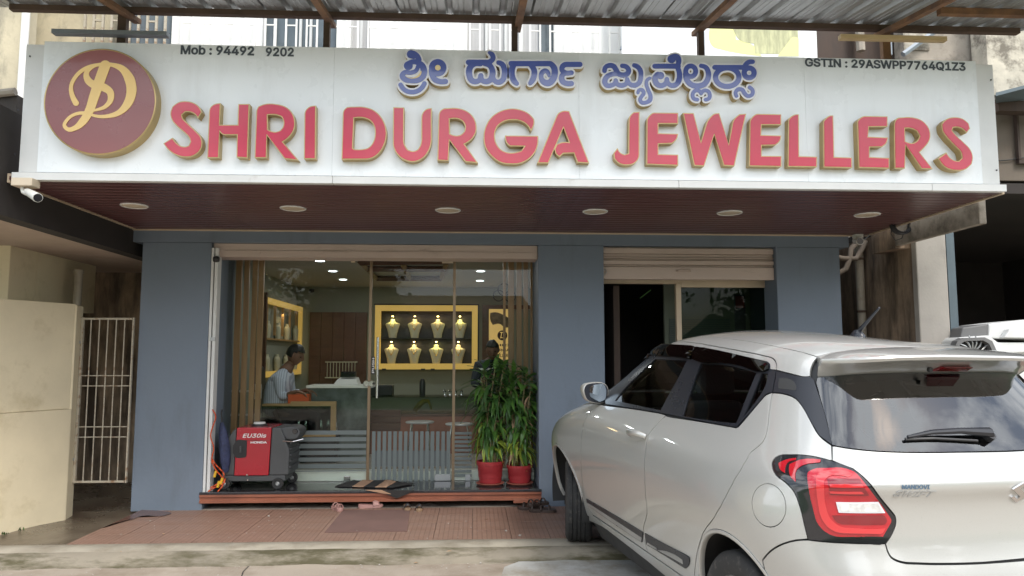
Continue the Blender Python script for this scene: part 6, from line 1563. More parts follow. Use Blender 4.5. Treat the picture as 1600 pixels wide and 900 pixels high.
# mirror end columns so the surface is smooth across the centre line
def mir(c): c=c.copy(); c[...,1]*=-1; return c
GG=np.concatenate([mir(G[:,1:2]),G,mir(G[:,-2:-1])],1)
GG=np.concatenate([2*GG[:1]-GG[1:2],GG,2*GG[-1:]-GG[-2:-1]],0)
def _b(u): return np.stack([(1-u)**3,3*u**3-6*u**2+4,-3*u**3+3*u**2+3*u+1,u**3],-1)/6
def S(t,v):
    "t 0..1 front centre to rear centre, v 0..1 bottom to roof crown"
    t=np.clip(np.asarray(t,float),0,1)*(NC-1); v=np.clip(np.asarray(v,float),0,1)*(NR-1)
    i=np.minimum(t.astype(int),NC-2); j=np.minimum(v.astype(int),NR-2)
    bt=_b(t-i); bv=_b(v-j); out=0
    for a in range(4):
        for c in range(4):
            out=out+bv[...,a:a+1]*bt[...,c:c+1]*GG[j+a,i+c]
    return out
car = thing('parked_car', 'silver white hatchback with rear roof spoiler parked nose-in to the shop', 'car', (1.755,4.605,-.035), rot=(0,-.03,math.radians(100.3)))
_M = Matrix.Translation((1.755,4.605,-.035))@Matrix.Rotation(math.radians(100.3),4,'Z')@Matrix.Rotation(-.03,4,'Y'); _Mi = _M.inverted()
TS, VS = 5.2, 2.15
def _skinbvh():
    nt, nv = 260, 260; tt, vv = np.meshgrid(np.linspace(0,1,nt), np.linspace(0,1,nv), indexing='ij'); P = S(tt, vv)
    V = [Vector(q) for q in P.reshape(-1,3)]; F_ = [(i*nv+j,(i+1)*nv+j,(i+1)*nv+j+1,i*nv+j+1) for i in range(nt-1) for j in range(nv-1)]
    return BVHTree.FromPolygons(V, F_), BVHTree.FromPolygons([Vector((v.x,-v.y,v.z)) for v in V], F_), P, nt, nv
_bl, _br, _SP, _nt, _nv = _skinbvh()
def lray(px, py):
    d = Vector(ray(px, py)); return _Mi@Vector(_C), (_Mi.to_3x3()@d).normalized()
def hit(px, py, nudge=True):
    "where the sight line meets the skin: (t, v), side, local point"
    for k in range(26 if nudge else 1):
        o, d = lray(px+k*.5, py+k*.6)
        a = _bl.ray_cast(o, d); b = _br.ray_cast(o, d)
        if a[0] is None and b[0] is None: continue
        if a[0] is None or (b[0] is not None and b[3] < a[3]-1e-4): loc, idx, s = b[0], b[2], -1
        else: loc, idx, s = a[0], a[2], 1
        i, j = divmod(idx, _nv-1); q = np.array((loc.x, loc.y*s, loc.z)); t, v = (i+.5)/(_nt-1), (j+.5)/(_nv-1)
        for _ in range(3):
            e = 1e-4; p0 = S(t, v); jt = (S(t+e, v)-p0)/e; jv = (S(t, v+e)-p0)/e; A = np.stack([jt, jv], 1)
            st, *_r = np.linalg.lstsq(A, q-p0, rcond=None); st = np.clip(st, -.02, .02); t, v = float(np.clip(t+st[0],0,1)), float(np.clip(v+st[1],0,1))
        return (t, v), s, loc
    raise RuntimeError('no hit %s %s' % (px, py))
def TV(x, z):
    "skin parameters of the side point at local x, z"
    d = np.hypot(_SP[...,0]-x, _SP[...,2]-z)+np.where(_SP[...,1] < .3, .5, 0); i, j = np.unravel_index(d.argmin(), d.shape)
    t, v = i/(_nt-1), j/(_nv-1)
    for _ in range(4):
        e = 1e-4; p0 = S(t, v); A = np.stack([((S(t+e,v)-p0)/e)[[0,2]], ((S(t,v+e)-p0)/e)[[0,2]]], 1)
        if abs(np.linalg.det(A)) < 1e-6: break
        st = np.clip(np.linalg.solve(A, np.array((x,z))-p0[[0,2]]), -.01, .01); t, v = float(np.clip(t+st[0],0,1)), float(np.clip(v+st[1],0,1))
    return (t, v)
def HP(pts, n=4, corner=38, closed=True): return [hit(a, b)[0] for a, b in smooth(pts, n, corner, closed)]
def nrm_at(t, v):
    e = 2e-3; t = np.asarray(t, float); v = np.asarray(v, float); tc = np.clip(t, e, 1-e); vc = np.clip(v, e, 1-e)
    a = S(tc+e, vc)-S(tc-e, vc); b = S(tc, vc+e)-S(tc, vc-e); n = np.cross(b, a); l = np.linalg.norm(n, axis=-1, keepdims=True); n = n/np.maximum(l, 1e-9)
    return n
_sg = 1 if nrm_at(.5, .3)[1] > 0 else -1
def resample(lp, h):
    out = []
    for i in range(len(lp)):
        a, b = np.array(lp[i]), np.array(lp[(i+1)%len(lp)]); l = np.linalg.norm(b-a); k = max(1, int(math.ceil(l/h)))
        for q in range(k): out.append(tuple(a+(b-a)*q/k))
    res = [out[0]]
    for p in out[1:]:
        if math.hypot(p[0]-res[-1][0], p[1]-res[-1][1]) > .0025: res.append(p)
    if math.hypot(res[0][0]-res[-1][0], res[0][1]-res[-1][1]) < .0025: res.pop()
    return res
def inside(lp, X, Y):
    c = np.zeros(X.shape, bool); n = len(lp)
    for i in range(n):
        x1, y1 = lp[i]; x2, y2 = lp[(i+1)%n]
        if y1 == y2: continue
        m = ((y1 > Y) != (y2 > Y)) & (X < (x2-x1)*(Y-y1)/(y2-y1)+x1); c ^= m
    return c
def panel(name, m, loops, parent=None, side=1, both=False, inset=.0022, lift=0., rim=.012, h=.035, gh=.035, dome=0., flip=False):
    "a piece of skin bounded by loops in (t, v): first the outline, then holes; its rims turn inwards"
    Ls = []
    for k, lp in enumerate(loops):
        q = resample([(a*TS, b*VS) for a, b in lp], h); e0 = [p[0] > TS*.9985 for p in q]; e1 = [p[0] < TS*.0015 for p in q]
        q2 = offset(q, inset if k == 0 else -inset) if inset else q
        q2 = [((TS if u else (0. if w else min(max(p[0],0),TS))), min(max(p[1],0),VS)) for p, u, w in zip(q2, e0, e1)]
        Ls.append(q2)
    xs = np.array([p[0] for p in Ls[0]]); ys = np.array([p[1] for p in Ls[0]])
    gx, gy = np.meshgrid(np.arange(xs.min()+gh/2, xs.max(), gh), np.arange(ys.min()+gh/2, ys.max(), gh), indexing='ij'); gx = gx.ravel(); gy = gy.ravel()
    ins = inside(Ls[0], gx, gy)
    for l in Ls[1:]: ins &= ~inside(l, gx, gy)
    allp = np.array([p for l in Ls for p in l]); keep = []
    for x, y in zip(gx[ins], gy[ins]):
        if np.min(np.hypot(allp[:,0]-x, allp[:,1]-y)) > gh*.35: keep.append((x, y))
    vs = [Vector(p) for l in Ls for p in l]+[Vector(p) for p in keep]; ed = []; n0 = 0
    for l in Ls: ed += [(n0+i, n0+(i+1)%len(l)) for i in range(len(l))]; n0 += len(l)
    ov, oe, of, *_r = delaunay_2d_cdt(vs, ed, [], 0, 1e-6)
    P = np.array([(v.x, v.y) for v in ov]); T = [tuple(f) for f in of]
    C_ = np.array([P[list(f)].mean(0) for f in T]); ok = inside(Ls[0], C_[:,0], C_[:,1])
    for l in Ls[1:]: ok &= ~inside(l, C_[:,0], C_[:,1])
    T = [f for f, k in zip(T, ok) if k]
    t, v = P[:,0]/TS, P[:,1]/VS; Q = S(t, v); N_ = nrm_at(t, v)*_sg
    if dome:
        dd = np.array([min(1., np.min(np.hypot(allp[:,0]-a, allp[:,1]-b))/.05) for a, b in P]); Q = Q+N_*(dome*np.sqrt(1-(1-dd)**2))[:,None]
    Q = Q+N_*lift
    # border edges
    cnt = {}
    for f in T:
        for i in range(3): a, b = f[i], f[(i+1)%3]; cnt[(a,b)] = cnt.get((a,b),0)+1
    bor = [(a,b) for (a,b) in cnt if (b,a) not in cnt]
    nv = len(Q); rimv = {}; V = [tuple(q) for q in Q]; F_ = [f for f in T]; norms = []
    kind = [0]*len(T)
    for a, b in bor:
        if (P[a,0] > TS*.9985 and P[b,0] > TS*.9985) or (P[a,0] < TS*.0015 and P[b,0] < TS*.0015): continue
        for k in (a, b):
            if k not in rimv: rimv[k] = len(V); V.append(tuple(Q[k]-N_[k]*rim))
        if rim > 0: F_.append((b, a, rimv[a], rimv[b])); kind.append(1)
    NN = [tuple(n) for n in N_]+[(0,0,0)]*(len(V)-nv)
    def emit(sy, off):
        return [(x, y*sy, z) for x, y, z in V], [tuple(off+i for i in (f if sy > 0 else f[::-1])) for f in F_]
    VV, FF, NL = [], [], []
    for sy in ((1,-1) if both else (side,)):
        v_, f_ = emit(sy, len(VV)); 
        o0 = len(VV); VV += v_; FF += f_
        for f, k in zip(f_, kind):
            if k == 0: NL += [(NN[i-o0][0], NN[i-o0][1]*sy, NN[i-o0][2]) for i in f]
            else:
                p = [Vector(VV[i]) for i in f]; n = (p[1]-p[0]).cross(p[2]-p[0]); n = n.normalized() if n.length > 1e-12 else Vector((0,0,1)); NL += [tuple(n)]*len(f)
    # make face winding agree with the outward normal
    me = bpy.data.meshes.new(name)
    f0 = FF[0]; p = [Vector(VV[i]) for i in f0]; gn = (p[1]-p[0]).cross(p[2]-p[0]); 
    if gn.dot(Vector(NL[0])) < 0:
        res = []; k = 0
        for f in FF: res.append(f[::-1]); 
        NL2 = []
        for f in FF: seg = NL[k:k+len(f)]; NL2 += seg[::-1]; k += len(f)
        j = 0
        for fi, f in enumerate(FF):
            kk = kind[fi%len(kind)]
            if kk == 1: NL2[j:j+len(f)] = [tuple(-c for c in n) for n in NL2[j:j+len(f)]]
            j += len(f)
        FF, NL = res, NL2
    me.from_pydata(VV, [], FF); me.materials.append(M[m]); me.polygons.foreach_set('use_smooth', [True]*len(me.polygons))
    me.normals_split_custom_set(NL)
    o = bpy.data.objects.new(name, me); COL.objects.link(o); o.parent = parent or car; LOC[o] = Vector((0,0,0)); return o
def circ(cx, cz, r, a0, a1, n=18): return [TV(cx+r*math.cos(math.radians(a0+(a1-a0)*i/n)), cz+r*math.sin(math.radians(a0+(a1-a0)*i/n))) for i in range(n+1)]
AXR, AXF = -1.205, 1.27
# traced outlines, in pixels of the photograph
belt = [(946,631),(990,638),(1030,644.5),(1062,651),(1097,658),(1141,666),(1151,667)]
sur_top = [(1203,576.7),(1203,569),(1196.7,564.4),(1168,558),(1125.5,548),(1089,542),(1074,540.5),(1040,539),(1018,542)]
apil = [(1000,556),(976,580),(955,607),(946,622)]
fglass = [(961,626),(975,608),(995,588),(1013,570),(1024,561),(1050,562),(1073,563),(1060,590),(1046,615),(1032,641),(1000,634)]
rglass = [(1066,650),(1078,612),(1094.5,568),(1125,569),(1160,576),(1182,582),(1168,616),(1155,650),(1150,661),(1110,657)]
qglass = [(1161,652),(1176,616),(1190,583),(1200,584),(1196,602),(1180,628)]
seam_mid = [(1040,650),(1022,668),(1013,681),(1009.5,699),(1007.6,712),(1007,729),(1007.5,750),(1008.5,773),(1011,802),(1005,827),(1007.7,849),(1012.6,863)]
seam_front = [(937,632),(919,647),(913,660),(909,678),(908,700),(908,729),(910,753),(915,783),(921,797),(928,805)]
seam_rear = [(1206.7,613.5),(1202,644),(1198,675.6),(1193,689),(1183,699),(1170.5,710),(1143.7,757.7),(1115.7,809),(1099,832),(1094,846),(1088,871),(1085,899),(1084,912)]
tl_out = [(1208,720),(1216,713),(1234.7,711),(1267,713),(1297.7,720),(1332.7,733),(1353.7,750.7),(1374.7,778.7),(1395.7,804),(1399,816),(1395.7,827.7),(1383,848.7),(1346.7,848.7),(1300,846.8),(1262.7,842.9),(1258,823),(1251,792.7),(1240.5,767),(1227.7,753),(1213.7,742.5),(1208,732)]
glass_bot = [(1300,695),(1320,698.7),(1362.5,703.7),(1415,706),(1500,705.5)]
def car_body():
    P_, SH = 'car_paint', 'car_trim'
    arch_r = circ(AXR,.335,.362,0,180,22); arch_f = circ(AXF,.345,.375,0,180,22)
    hp = lambda p, n=3, c=60: HP(p, n, c, False)
    midv = hit(1590,703.5)[0][1]; tgv = hit(1590,875)[0][1]; gtv = hit(1450,581.5)[0][1]
    # ---- inner shell: the same skin 16 mm inwards, dark, open at windows and arches
    nt, nv = 120, 96; tt, vv = np.meshgrid(np.linspace(0,1,nt), np.linspace(.0,.985,nv), indexing='ij'); Q = S(tt, vv)-nrm_at(tt, vv)*_sg*.016
    win = [HP(w, 3) for w in (fglass, rglass, qglass)]
    ap = hp(apil[::-1]); ap_top = hit(1018,543)[0]
    wv1 = ap_top[1]; ws = [ap[0], *ap[1:], ap_top, (0, wv1+.005), (0, ap[0][1]-.0)]
    hgl = [hit(1277,589)[0],*hp([(1320,585.5),(1375,583),(1440,581.5)]),(1,gtv),(1,midv),*hp(glass_bot[::-1]),*hp([(1292.5,660),(1282.5,625),(1275,598)])]
    for side in (1,-1):
        mb = MB(); mb.v = [(x, y*side, z) for x, y, z in Q.reshape(-1,3)]
        for i in range(nt-1):
            tc = (i+.5)/(nt-1)
            for j in range(nv-1):
                vc = (j+.5)/(nv-1)*.985; c = Q[i,j]
                if (np.hypot(c[0]-AXR, c[2]-.335) < .385 or np.hypot(c[0]-AXF, c[2]-.345) < .40) and c[1] > .45: continue
                if any(inside([(a*TS,b*VS) for a,b in w], np.array([tc*TS]), np.array([vc*VS]))[0] for w in win+[ws, hgl]): continue
                mb.f.append((i*nv+j,(i+1)*nv+j,(i+1)*nv+j+1,i*nv+j+1)); mb.m.append(0)
        mb.build('body_shell', 'car_shell', car, smooth=True, fix=False, local=True, angle=180)
    for side in (1,-1):
        B = dict(side=side)
        # doors
        fd = hp(seam_front[::-1])[:-1]+[*hp([(937,632),(948,634.5),(990,639.5),(1030,646),(1040,649)])]+hp(seam_mid)[1:]
        panel('front_door', P_, [fd], **B)
        rd = hp(seam_mid[::-1])+hp([(1050,652.5),(1097,659.5),(1149,668.5),(1154,667)])+hp([(1172,646),(1194.5,619.5),(1206.7,614)])[0:-1]+hp(seam_rear)
        panel('rear_door', P_, [rd], **B)
        # sill
        sl_ = hp([(921,800),(928,806.5),(1012.6,864),(1060,897),(1084,913)])+hp([(1091,925),(1106,945),(1104,962),(1043,903),(950,829),(921,814)]); panel('sill', P_, [sl_], **B)
        # window surround with its three openings
        su = hp(belt)+hp([(1160,657),(1172,644),(1194.5,618),(1201,614),(1206.7,613)])+hp([(1211,589),(1212,579)])+hp(sur_top)+hp(apil)
        panel('window_surround', SH, [su]+win, inset=.001, rim=.02, **B)
        fs = hp([(1019,540),(1030,533.5),(1070,534.5),(1119,542),(1163,550),(1194.5,556.7),(1208,561),(1212,567),(1212,578)])+hp(sur_top)[:-1]; panel('door_frame', P_, [fs], inset=.0015, **B)
        rl = hp([(1019,538),(1030,532.5),(1070,533.5),(1119,541),(1163,549),(1194.5,555.7),(1209,560.5),(1213,567),(1213,578),(1252,588),(1265.5,588),(1266,578),(1270,567),(1278,558)])+hp([(1252,550),(1219,543),(1174.5,534),(1130,528.3),(1085.5,525),(1050,529),(1030,533)]); panel('roof_rail', P_, [rl], inset=.0022, **B)
        qt = hp([(1213,579.5),(1252,588.5),(1265.5,588.5),(1272,594)])+hp([(1282.5,626),(1292.5,661),(1300,695)])+hp([(1280,680),(1265.6,655.6),(1254.5,635.6),(1243,622),(1223,614.5),(1207.7,613)])+hp([(1212,590)]) ; panel('pillar_trim', SH, [qt], inset=.0012, **B)
        rc = hp([(1217,591),(1238,594),(1244,603),(1243,610),(1216,607)]); panel('handle_recess', 'car_shell', [rc], lift=.001, inset=0, rim=.006, **B)
        for nm, g in (('side_window', fglass), ('side_window', rglass), ('quarter_window', qglass)): panel(nm, 'car_glass', [HP(g,3)], inset=.0, lift=-.006, rim=.0, **B)
        # dividers and pillar covers between the panes are part of the surround; smoked rain visors stand proud of it
        panel('rain_visor', 'visor', [HP([(1012,546),(1030,541),(1074,541.5),(1086,543),(1080,562),(1072,561),(1050,558),(1030,557),(1018,556),(1006,560)],3)], inset=0, lift=.012, dome=.022, rim=.012, **B)
        panel('rain_visor', 'visor', [HP([(1090,544),(1125,549.5),(1168,559.5),(1196,566),(1202,571),(1202,578),(1196,581),(1183,581),(1160,573),(1125,568),(1096,567),(1083,562)],3)], inset=0, lift=.012, dome=.022, rim=.012, **B)
        # quarter panel with the fuel flap
        fe = [(1201.5+26.5*math.cos(q)*1.0+2.5*math.sin(q), 789.6+34*math.sin(q)) for q in [2*math.pi*k/28 for k in range(28)]]
        fl = [hit(a,b)[0] for a,b in fe]
        ar = circ(AXR,.335,.362,131,2,22)
        qp = hp([(1207.5,614),(1223,615.5),(1243,623),(1254.5,636.6),(1265.6,656.6),(1280,681),(1299,696)])+hp([(1300,719)])+hp([(1297,719.3),(1267,712.3),(1234.7,710.3),(1216,712.3),(1207.3,719.5),(1207.3,732.5),(1213,743),(1227,754),(1240,768),(1250,793),(1257.3,823),(1262,842)],3)+hp([(1244,843.5),(1216,852.5),(1202,862),(1191,875)])
        qp = qp+ar[:]+[TV(AXR+.362,.25)]+hp(seam_rear[::-1])[0:-1]
        panel('quarter_panel', P_, [qp, fl] if side > 0 else [qp], **B)
        if side > 0: panel('fuel_flap', P_, [fl], inset=.0022, **B)
        # fender, arch lips, wheel wells
        tfx = 1.70
        fn = hp(seam_front)+[TV(.86,.27)]+circ(AXF,.345,.375,192,0,26)+[TV(tfx,.40),TV(tfx,.60),TV(tfx,.80),TV(1.45,.95),TV(1.15,1.02),TV(.85,1.06)]
        panel('front_fender', P_, [fn], **B)
        for cx, cz, r in ((AXR,.335,.362),(AXF,.345,.375)):
            mb = MB(); n = 40; ring_ = []
            for i in range(n+1):
                a = math.radians(-14+208*i/n); x, z = cx+r*math.cos(a), cz+r*math.sin(a); tv = TV(x, z); p = S(*tv); ring_.append((x, p[1], z, a))
            prof = ((0,-.001),(.0,.004),(-.010,.007),(-.018,.002),(-.018,-.02))
            for x, y, z, a in ring_:
                for dr, dy in prof: mb.v.append((x+dr*math.cos(a), (y+dy)*side, z+dr*math.sin(a)))
            k = len(prof)
            for i in range(n):
                for j in range(k-1): q = i*k+j; mb.f.append((q,q+1,q+k+1,q+k)); mb.m.append(0)
            mb.build('arch_lip', P_, car, smooth=True, local=True, angle=60)
            mb = MB(); rr_ = r+.004
            for i in range(n+1):
                a = math.radians(-20+220*i/n)
                for y in (.875,.56): mb.v.append((cx+rr_*math.cos(a)*(1 if y > .6 else 1.0), y*side*.955 if y > .6 else y*side, cz+rr_*math.sin(a)))
            for i in range(n): mb.f.append((2*i,2*i+1,2*i+3,2*i+2)); mb.m.append(0)
            c0 = len(mb.v); mb.v.append((cx,.56*side,cz)); 
            for i in range(n): mb.f.append((2*i+1,2*i+3,c0)); mb.m.append(0)
            mb.build('wheel_well', 'car_shell', car, smooth=True, local=True, fix=False)
    # ---- pieces across the centre line
    g = [(t_, v_) for t_, v_ in hp([(1052,528.5),(1085.5,524.7),(1130,528),(1174.5,533.6),(1219,542.6),(1252,549.6),(1277,556.5)])]
    vr = hit(1400,543.5)[0][1]; rear = hp([(1300,552),(1330,547.5),(1375,544.5),(1420,543)]); rear = [p for p in rear if p[0] > g[-1][0]]
    edge = [(0, wv1+.012), (g[0][0]*.5, (wv1+.012+g[0][1])/2)]+g+rear+[(1, rear[-1][1])]
    panel('roof_panel', P_, [edge+[(1,1),(.75,1),(.5,1),(.25,1),(0,1)]], both=True, inset=0, rim=.012)
    panel('windscreen', 'car_glass', [ws], both=True, inset=.002, rim=.0)
    hv = TV(1.15,1.02)[1]; 
    panel('bonnet', P_, [[(0,TV(1.7,.8)[1]+.01),TV(tfx:=1.70,.81),TV(1.45,.96),TV(1.15,1.03),TV(.86,1.07),(0,ap[0][1]-.012)]], both=True)
    panel('front_bumper', P_, [[(0,.02),TV(1.62,.22),TV(1.70,.40),TV(1.70,.60),TV(1.70,.79),(0,TV(1.7,.8)[1])]], both=True)
    # tailgate
    tg = hp([(1300.5,697),(1300.5,719.5)])+hp([(1332.7,732),(1354.5,749.7),(1375.7,777.7),(1397,803.5),(1400,816),(1396.7,828.2),(1384,849.5)],3)[0:]+hp([(1386.7,859),(1393,870),(1406.7,876.8),(1435.6,879.4),(1491,880),(1535.6,878.6)])+[(1,tgv+.002),(1,midv-.002)]+hp([(a,b+1.2) for a,b in glass_bot[::-1]])[:-1]
    panel('tailgate', P_, [tg], both=True)
    inn = [hit(1320,614)[0],*hp([(1350,611),(1400,609.5),(1440,609)])]
    gm = hit(1450,608)[0][1]; gb = hit(1570,692)[0][1]
    panel('rear_window', 'hatch_glass', [hgl], both=True, inset=.0015, lift=-.002, rim=.004)
    hole = [(t_, v_) for t_, v_ in hp([(1324,598),(1375,594),(1435,592)])]+[(1,hit(1452,592)[0][1]),(1,gb)]+hp([(1500,694),(1415,693),(1375,690),(1350,673),(1334,652.5),(1322,612)])
    # opaque printed border just under the glass: left and right pieces
    panel('window_border', 'car_trim', [hgl, hole], both=False, side=1, inset=.002, lift=-.007, rim=0) if False else None
    half = [hgl[0]]+[p for p in hgl[1:]]
    brd = hgl[:]; 
    # outer path then back along the inner path (open at the centre line)
    k1 = [i for i, p in enumerate(hgl) if p[0] >= .9999]
    outer = hgl[k1[1]:]+hgl[:k1[0]+1]; inner = hole[[i for i, p in enumerate(hole) if p[0] >= .9999][1]:]+hole[:[i for i, p in enumerate(hole) if p[0] >= .9999][0]+1]
    panel('window_border', 'car_trim', [outer+inner[::-1]], both=True, inset=.0012, lift=-.007, rim=0)
    # bumper
    bt = hp([(1192,875.5),(1202,863.7),(1216,854),(1244,845),(1262.7,844)])+hp([(1300,847.8),(1346.7,849.7),(1383,849.7)])[0:]+hp([(1386,861),(1392.5,872),(1406.7,879),(1435.6,881.6),(1491,882.2),(1535.6,880.8)])+[(1,tgv-.002),(1,.06),TV(-1.60,.21)]+circ(AXR,.335,.362,196,132,10)
    panel('rear_bumper', P_, [bt], both=True)
    # under-tray
    box('underbody', 'car_shell', car, -1.6, 1.75, -.70, .70, .16, .22, local=True)
car_body()
def car_details():
    hp = lambda p, n=3, c=60: HP(p, n, c, False)
    for side in (1,-1):
        tl = bpy.data.objects.new('tail_light', None); COL.objects.link(tl); tl.parent = car; LOC[tl] = Vector((0,0,0))
        if side < 0: tl['label'] = 'tail light on the far side of the car'
        B = dict(side=side, parent=tl)
        panel('housing', 'black_gloss', [HP(tl_out,4,60)], inset=.001, lift=.001, rim=.012, dome=.004, **B)
        lens = [(1262.7,739),(1272,733),(1290.7,731.5),(1323,733),(1335,738),(1351,755),(1370,778.7),(1391,809),(1391,818),(1379,839),(1314,839),(1295,834.7),(1279,820.7),(1269.7,792.7),(1263.9,764.7),(1262,750.7)]
        c = (1327,785)
        panel('lens', 'lens_red', [HP(lens,4,60)], inset=.001, lift=.004, rim=.010, dome=.010, gh=.02, h=.015, **B)
        panel('light_band', 'lens_bright', [HP([(1282,742),(1300,738),(1322,739),(1331,743),(1328,747),(1316,746),(1296,747),(1289,756),(1291,790),(1297,808),(1310,820),(1335,824),(1380,824),(1372,833),(1318,832),(1298,826),(1285,810),(1279,780),(1277,752)],3,60)], inset=0, lift=.0165, rim=.002, gh=.02, h=.012, **B)
        panel('dark_insert', 'lens_dark', [HP([(1294,750),(1341,750),(1345,756),(1356,771),(1297,771)],2,60)], inset=0, lift=.0163, rim=.002, gh=.02, h=.012, **B)
        for a_, b_ in ((757,761),(766,769)):
            panel('insert_rib', 'lens_bright', [HP([(1297,a_),(1344,a_),(1348,b_),(1298,b_)],2,60)], inset=0, lift=.0185, rim=.002, gh=.02, h=.012, **B)
        panel('lower_insert', 'lens_dark', [HP([(1300,804),(1376,803),(1383,812),(1378,818),(1330,818),(1308,815)],3,60)], inset=0, lift=.0163, rim=.002, gh=.02, h=.012, **B)
        panel('reversing_rim', 'white_acrylic', [HP([(1306,782.5),(1370,781),(1380,799.5),(1310,799.5)],3,40)], inset=0, lift=.0170, rim=.002, gh=.02, h=.012, **B)
        panel('reversing_lens', 'lens_clear', [HP([(1309,785),(1368,783.6),(1376,797.3),(1313,797.3)],3,40)], inset=0, lift=.0185, rim=.002, gh=.02, h=.012, **B)
        panel('lens_claw', 'lens_red', [HP([(1218,725),(1230,719.5),(1245,717),(1244,720),(1232,724),(1229,729),(1228,740),(1221,735)],3,60)], inset=0, lift=.0075, rim=.003, gh=.02, h=.012, **B)
        panel('lens_claw', 'lens_red', [HP([(1235,727),(1251,720),(1283,719.5),(1281,724),(1255,728.5),(1246,735),(1244.5,753),(1236,744)],3,60)], inset=0, lift=.0075, rim=.003, gh=.02, h=.012, **B)
        # side moulding in two lengths
        mo = lambda nm, m, pts, l: panel(nm, m, [HP(pts,2,50)], inset=0, lift=l, rim=.008, side=side)
        mo('side_moulding','car_trim',[(917,779),(960,804),(1005.5,831.5),(1004,847),(960,818),(921,790)],.006)
        mo('side_moulding','car_trim',[(1008.5,833),(1040,850),(1072,866.5),(1078,871),(1077,883),(1072,888),(1040,868),(1010.5,850)],.006)
        mo('moulding_strip','dull_steel',[(919,785),(960,811),(1004.5,840),(1003.5,846),(960,817),(921,789.5)],.0075)
        mo('moulding_strip','dull_steel',[(1013,847),(1026,855),(1028,859),(1044,861),(1068,874),(1069,881),(1042,866),(1012,850)],.0075)
        # door mirror
        mx = .60; mz = []
        def lp(px, py, x): o, d = lray(px, py); k = (x-o.x)/d.x; q = o+d*k; return q
        hs = [(912,606),(915,601),(922,598.5),(934,597.5),(943,598.5),(949,604),(950,618),(947,628),(938,630.5),(926,629),(917,625),(913,617)]
        gl = [(921,606),(924,602.5),(932,600.5),(942,600),(945.5,606),(946,616),(943,625.5),(934,627.5),(926,625.5),(921.5,618)]
        hq = [lp(a,b,mx) for a,b in smooth(hs,3,80)]; gq = [lp(a,b,mx) for a,b in smooth(gl,3,80)]; c = sum(hq, Vector())/len(hq)
        mr = bpy.data.objects.new('door_mirror', None); COL.objects.link(mr); mr.parent = car; LOC[mr] = Vector((0,0,0))
        mb = MB(); n = len(hq)
        for dx, s_ in ((-.004,.94),(.0,1.),(.04,1.03),(.09,.94),(.12,.75),(.135,.4)): mb.v += [(mx+dx, (c.y+(q.y-c.y)*s_)*side, c.z+(q.z-c.z)*s_) for q in hq]
        for r_ in range(5):
            for i in range(n): mb.f.append((r_*n+i,r_*n+(i+1)%n,(r_+1)*n+(i+1)%n,(r_+1)*n+i)); mb.m.append(0)
        mb.f.append(tuple(range(5*n,6*n))); mb.m.append(0); mb.build('mirror_housing', 'car_paint', mr, smooth=True, local=True, angle=60)
        mb = MB(); mb.v = [(mx-.005, (c.y+(q.y-c.y)*.945)*side, c.z+(q.z-c.z)*.945) for q in hq]+[(mx+.002, (c.y+(q.y-c.y)*.945)*side, c.z+(q.z-c.z)*.945) for q in hq]
        mb.f = [tuple(range(n)), tuple(range(n,2*n))]+[(i,(i+1)%n,n+(i+1)%n,n+i) for i in range(n)]; mb.m = [0]*(n+2); mb.build('mirror_surround', 'car_trim', mr, local=True)
        n = len(gq); mb = MB(); mb.v = [(mx-.008+ (q.y-c.y)*.06, q.y*side, q.z) for q in gq]; mb.f = [tuple(range(n))]; mb.m = [0]; mb.build('mirror_glass', 'mirror', mr, local=True, fix=False)
        a = Vector(S(*hit(955,629)[0])); mb = MB(); mb.tube([(mx+.05,(c.y-.05)*side,c.z-.055),(mx+.07,(a.y+.02)*side,a.z+.0),(mx+.07,(a.y-.03)*side,a.z-.0)], [.028,.030,.03], 10); mb.build('mirror_arm', 'car_trim', mr, smooth=True, local=True)
        # pull handle in its scoop
        p0, p1 = hit(986,679)[0], hit(1010,684)[0]; a, b = Vector(S(*p0)), Vector(S(*p1)); n0 = Vector(tuple(nrm_at(*p0)*_sg))
        panel('handle_scoop', 'car_paint', [[hit(995+13*math.cos(q), 680+9.5*math.sin(q))[0] for q in [2*math.pi*k/16 for k in range(16)]]], inset=0, lift=.0012, rim=.002, gh=.02, h=.02, side=side)
        mb = MB(); q = [a+n0*.004, a.lerp(b,.12)+n0*.032, a.lerp(b,.5)+n0*.038, a.lerp(b,.9)+n0*.034, b+n0*.004]; q = [(v.x,v.y*side,v.z) for v in q]
        mb.tube(q, [.010,.012,.013,.013,.011], 10); mb.v = [(x,y,z+(z-a.z)*.35) for x,y,z in mb.v]; mb.build('door_handle', 'car_paint', car, smooth=True, local=True, angle=70)
    # spoiler: lofted blade from the roof edge out over the rear window
    gtop = [(1278,588),(1320,585),(1375,582),(1440,580.8)]; A = [hit(a,b)[0] for a,b in ((1278,558),(1300,552),(1340,547),(1375,544.8),(1425,543))]; G = [hit(a,b)[0] for a,b in gtop]
    ta = [p[0] for p in A]+[1.]; va = [p[1] for p in A]+[A[-1][1]]; tg = [p[0] for p in G]+[1.]; vg = [p[1] for p in G]+[G[-1][1]]
    t0 = min(ta[0], tg[0]); n = 22; rows = []
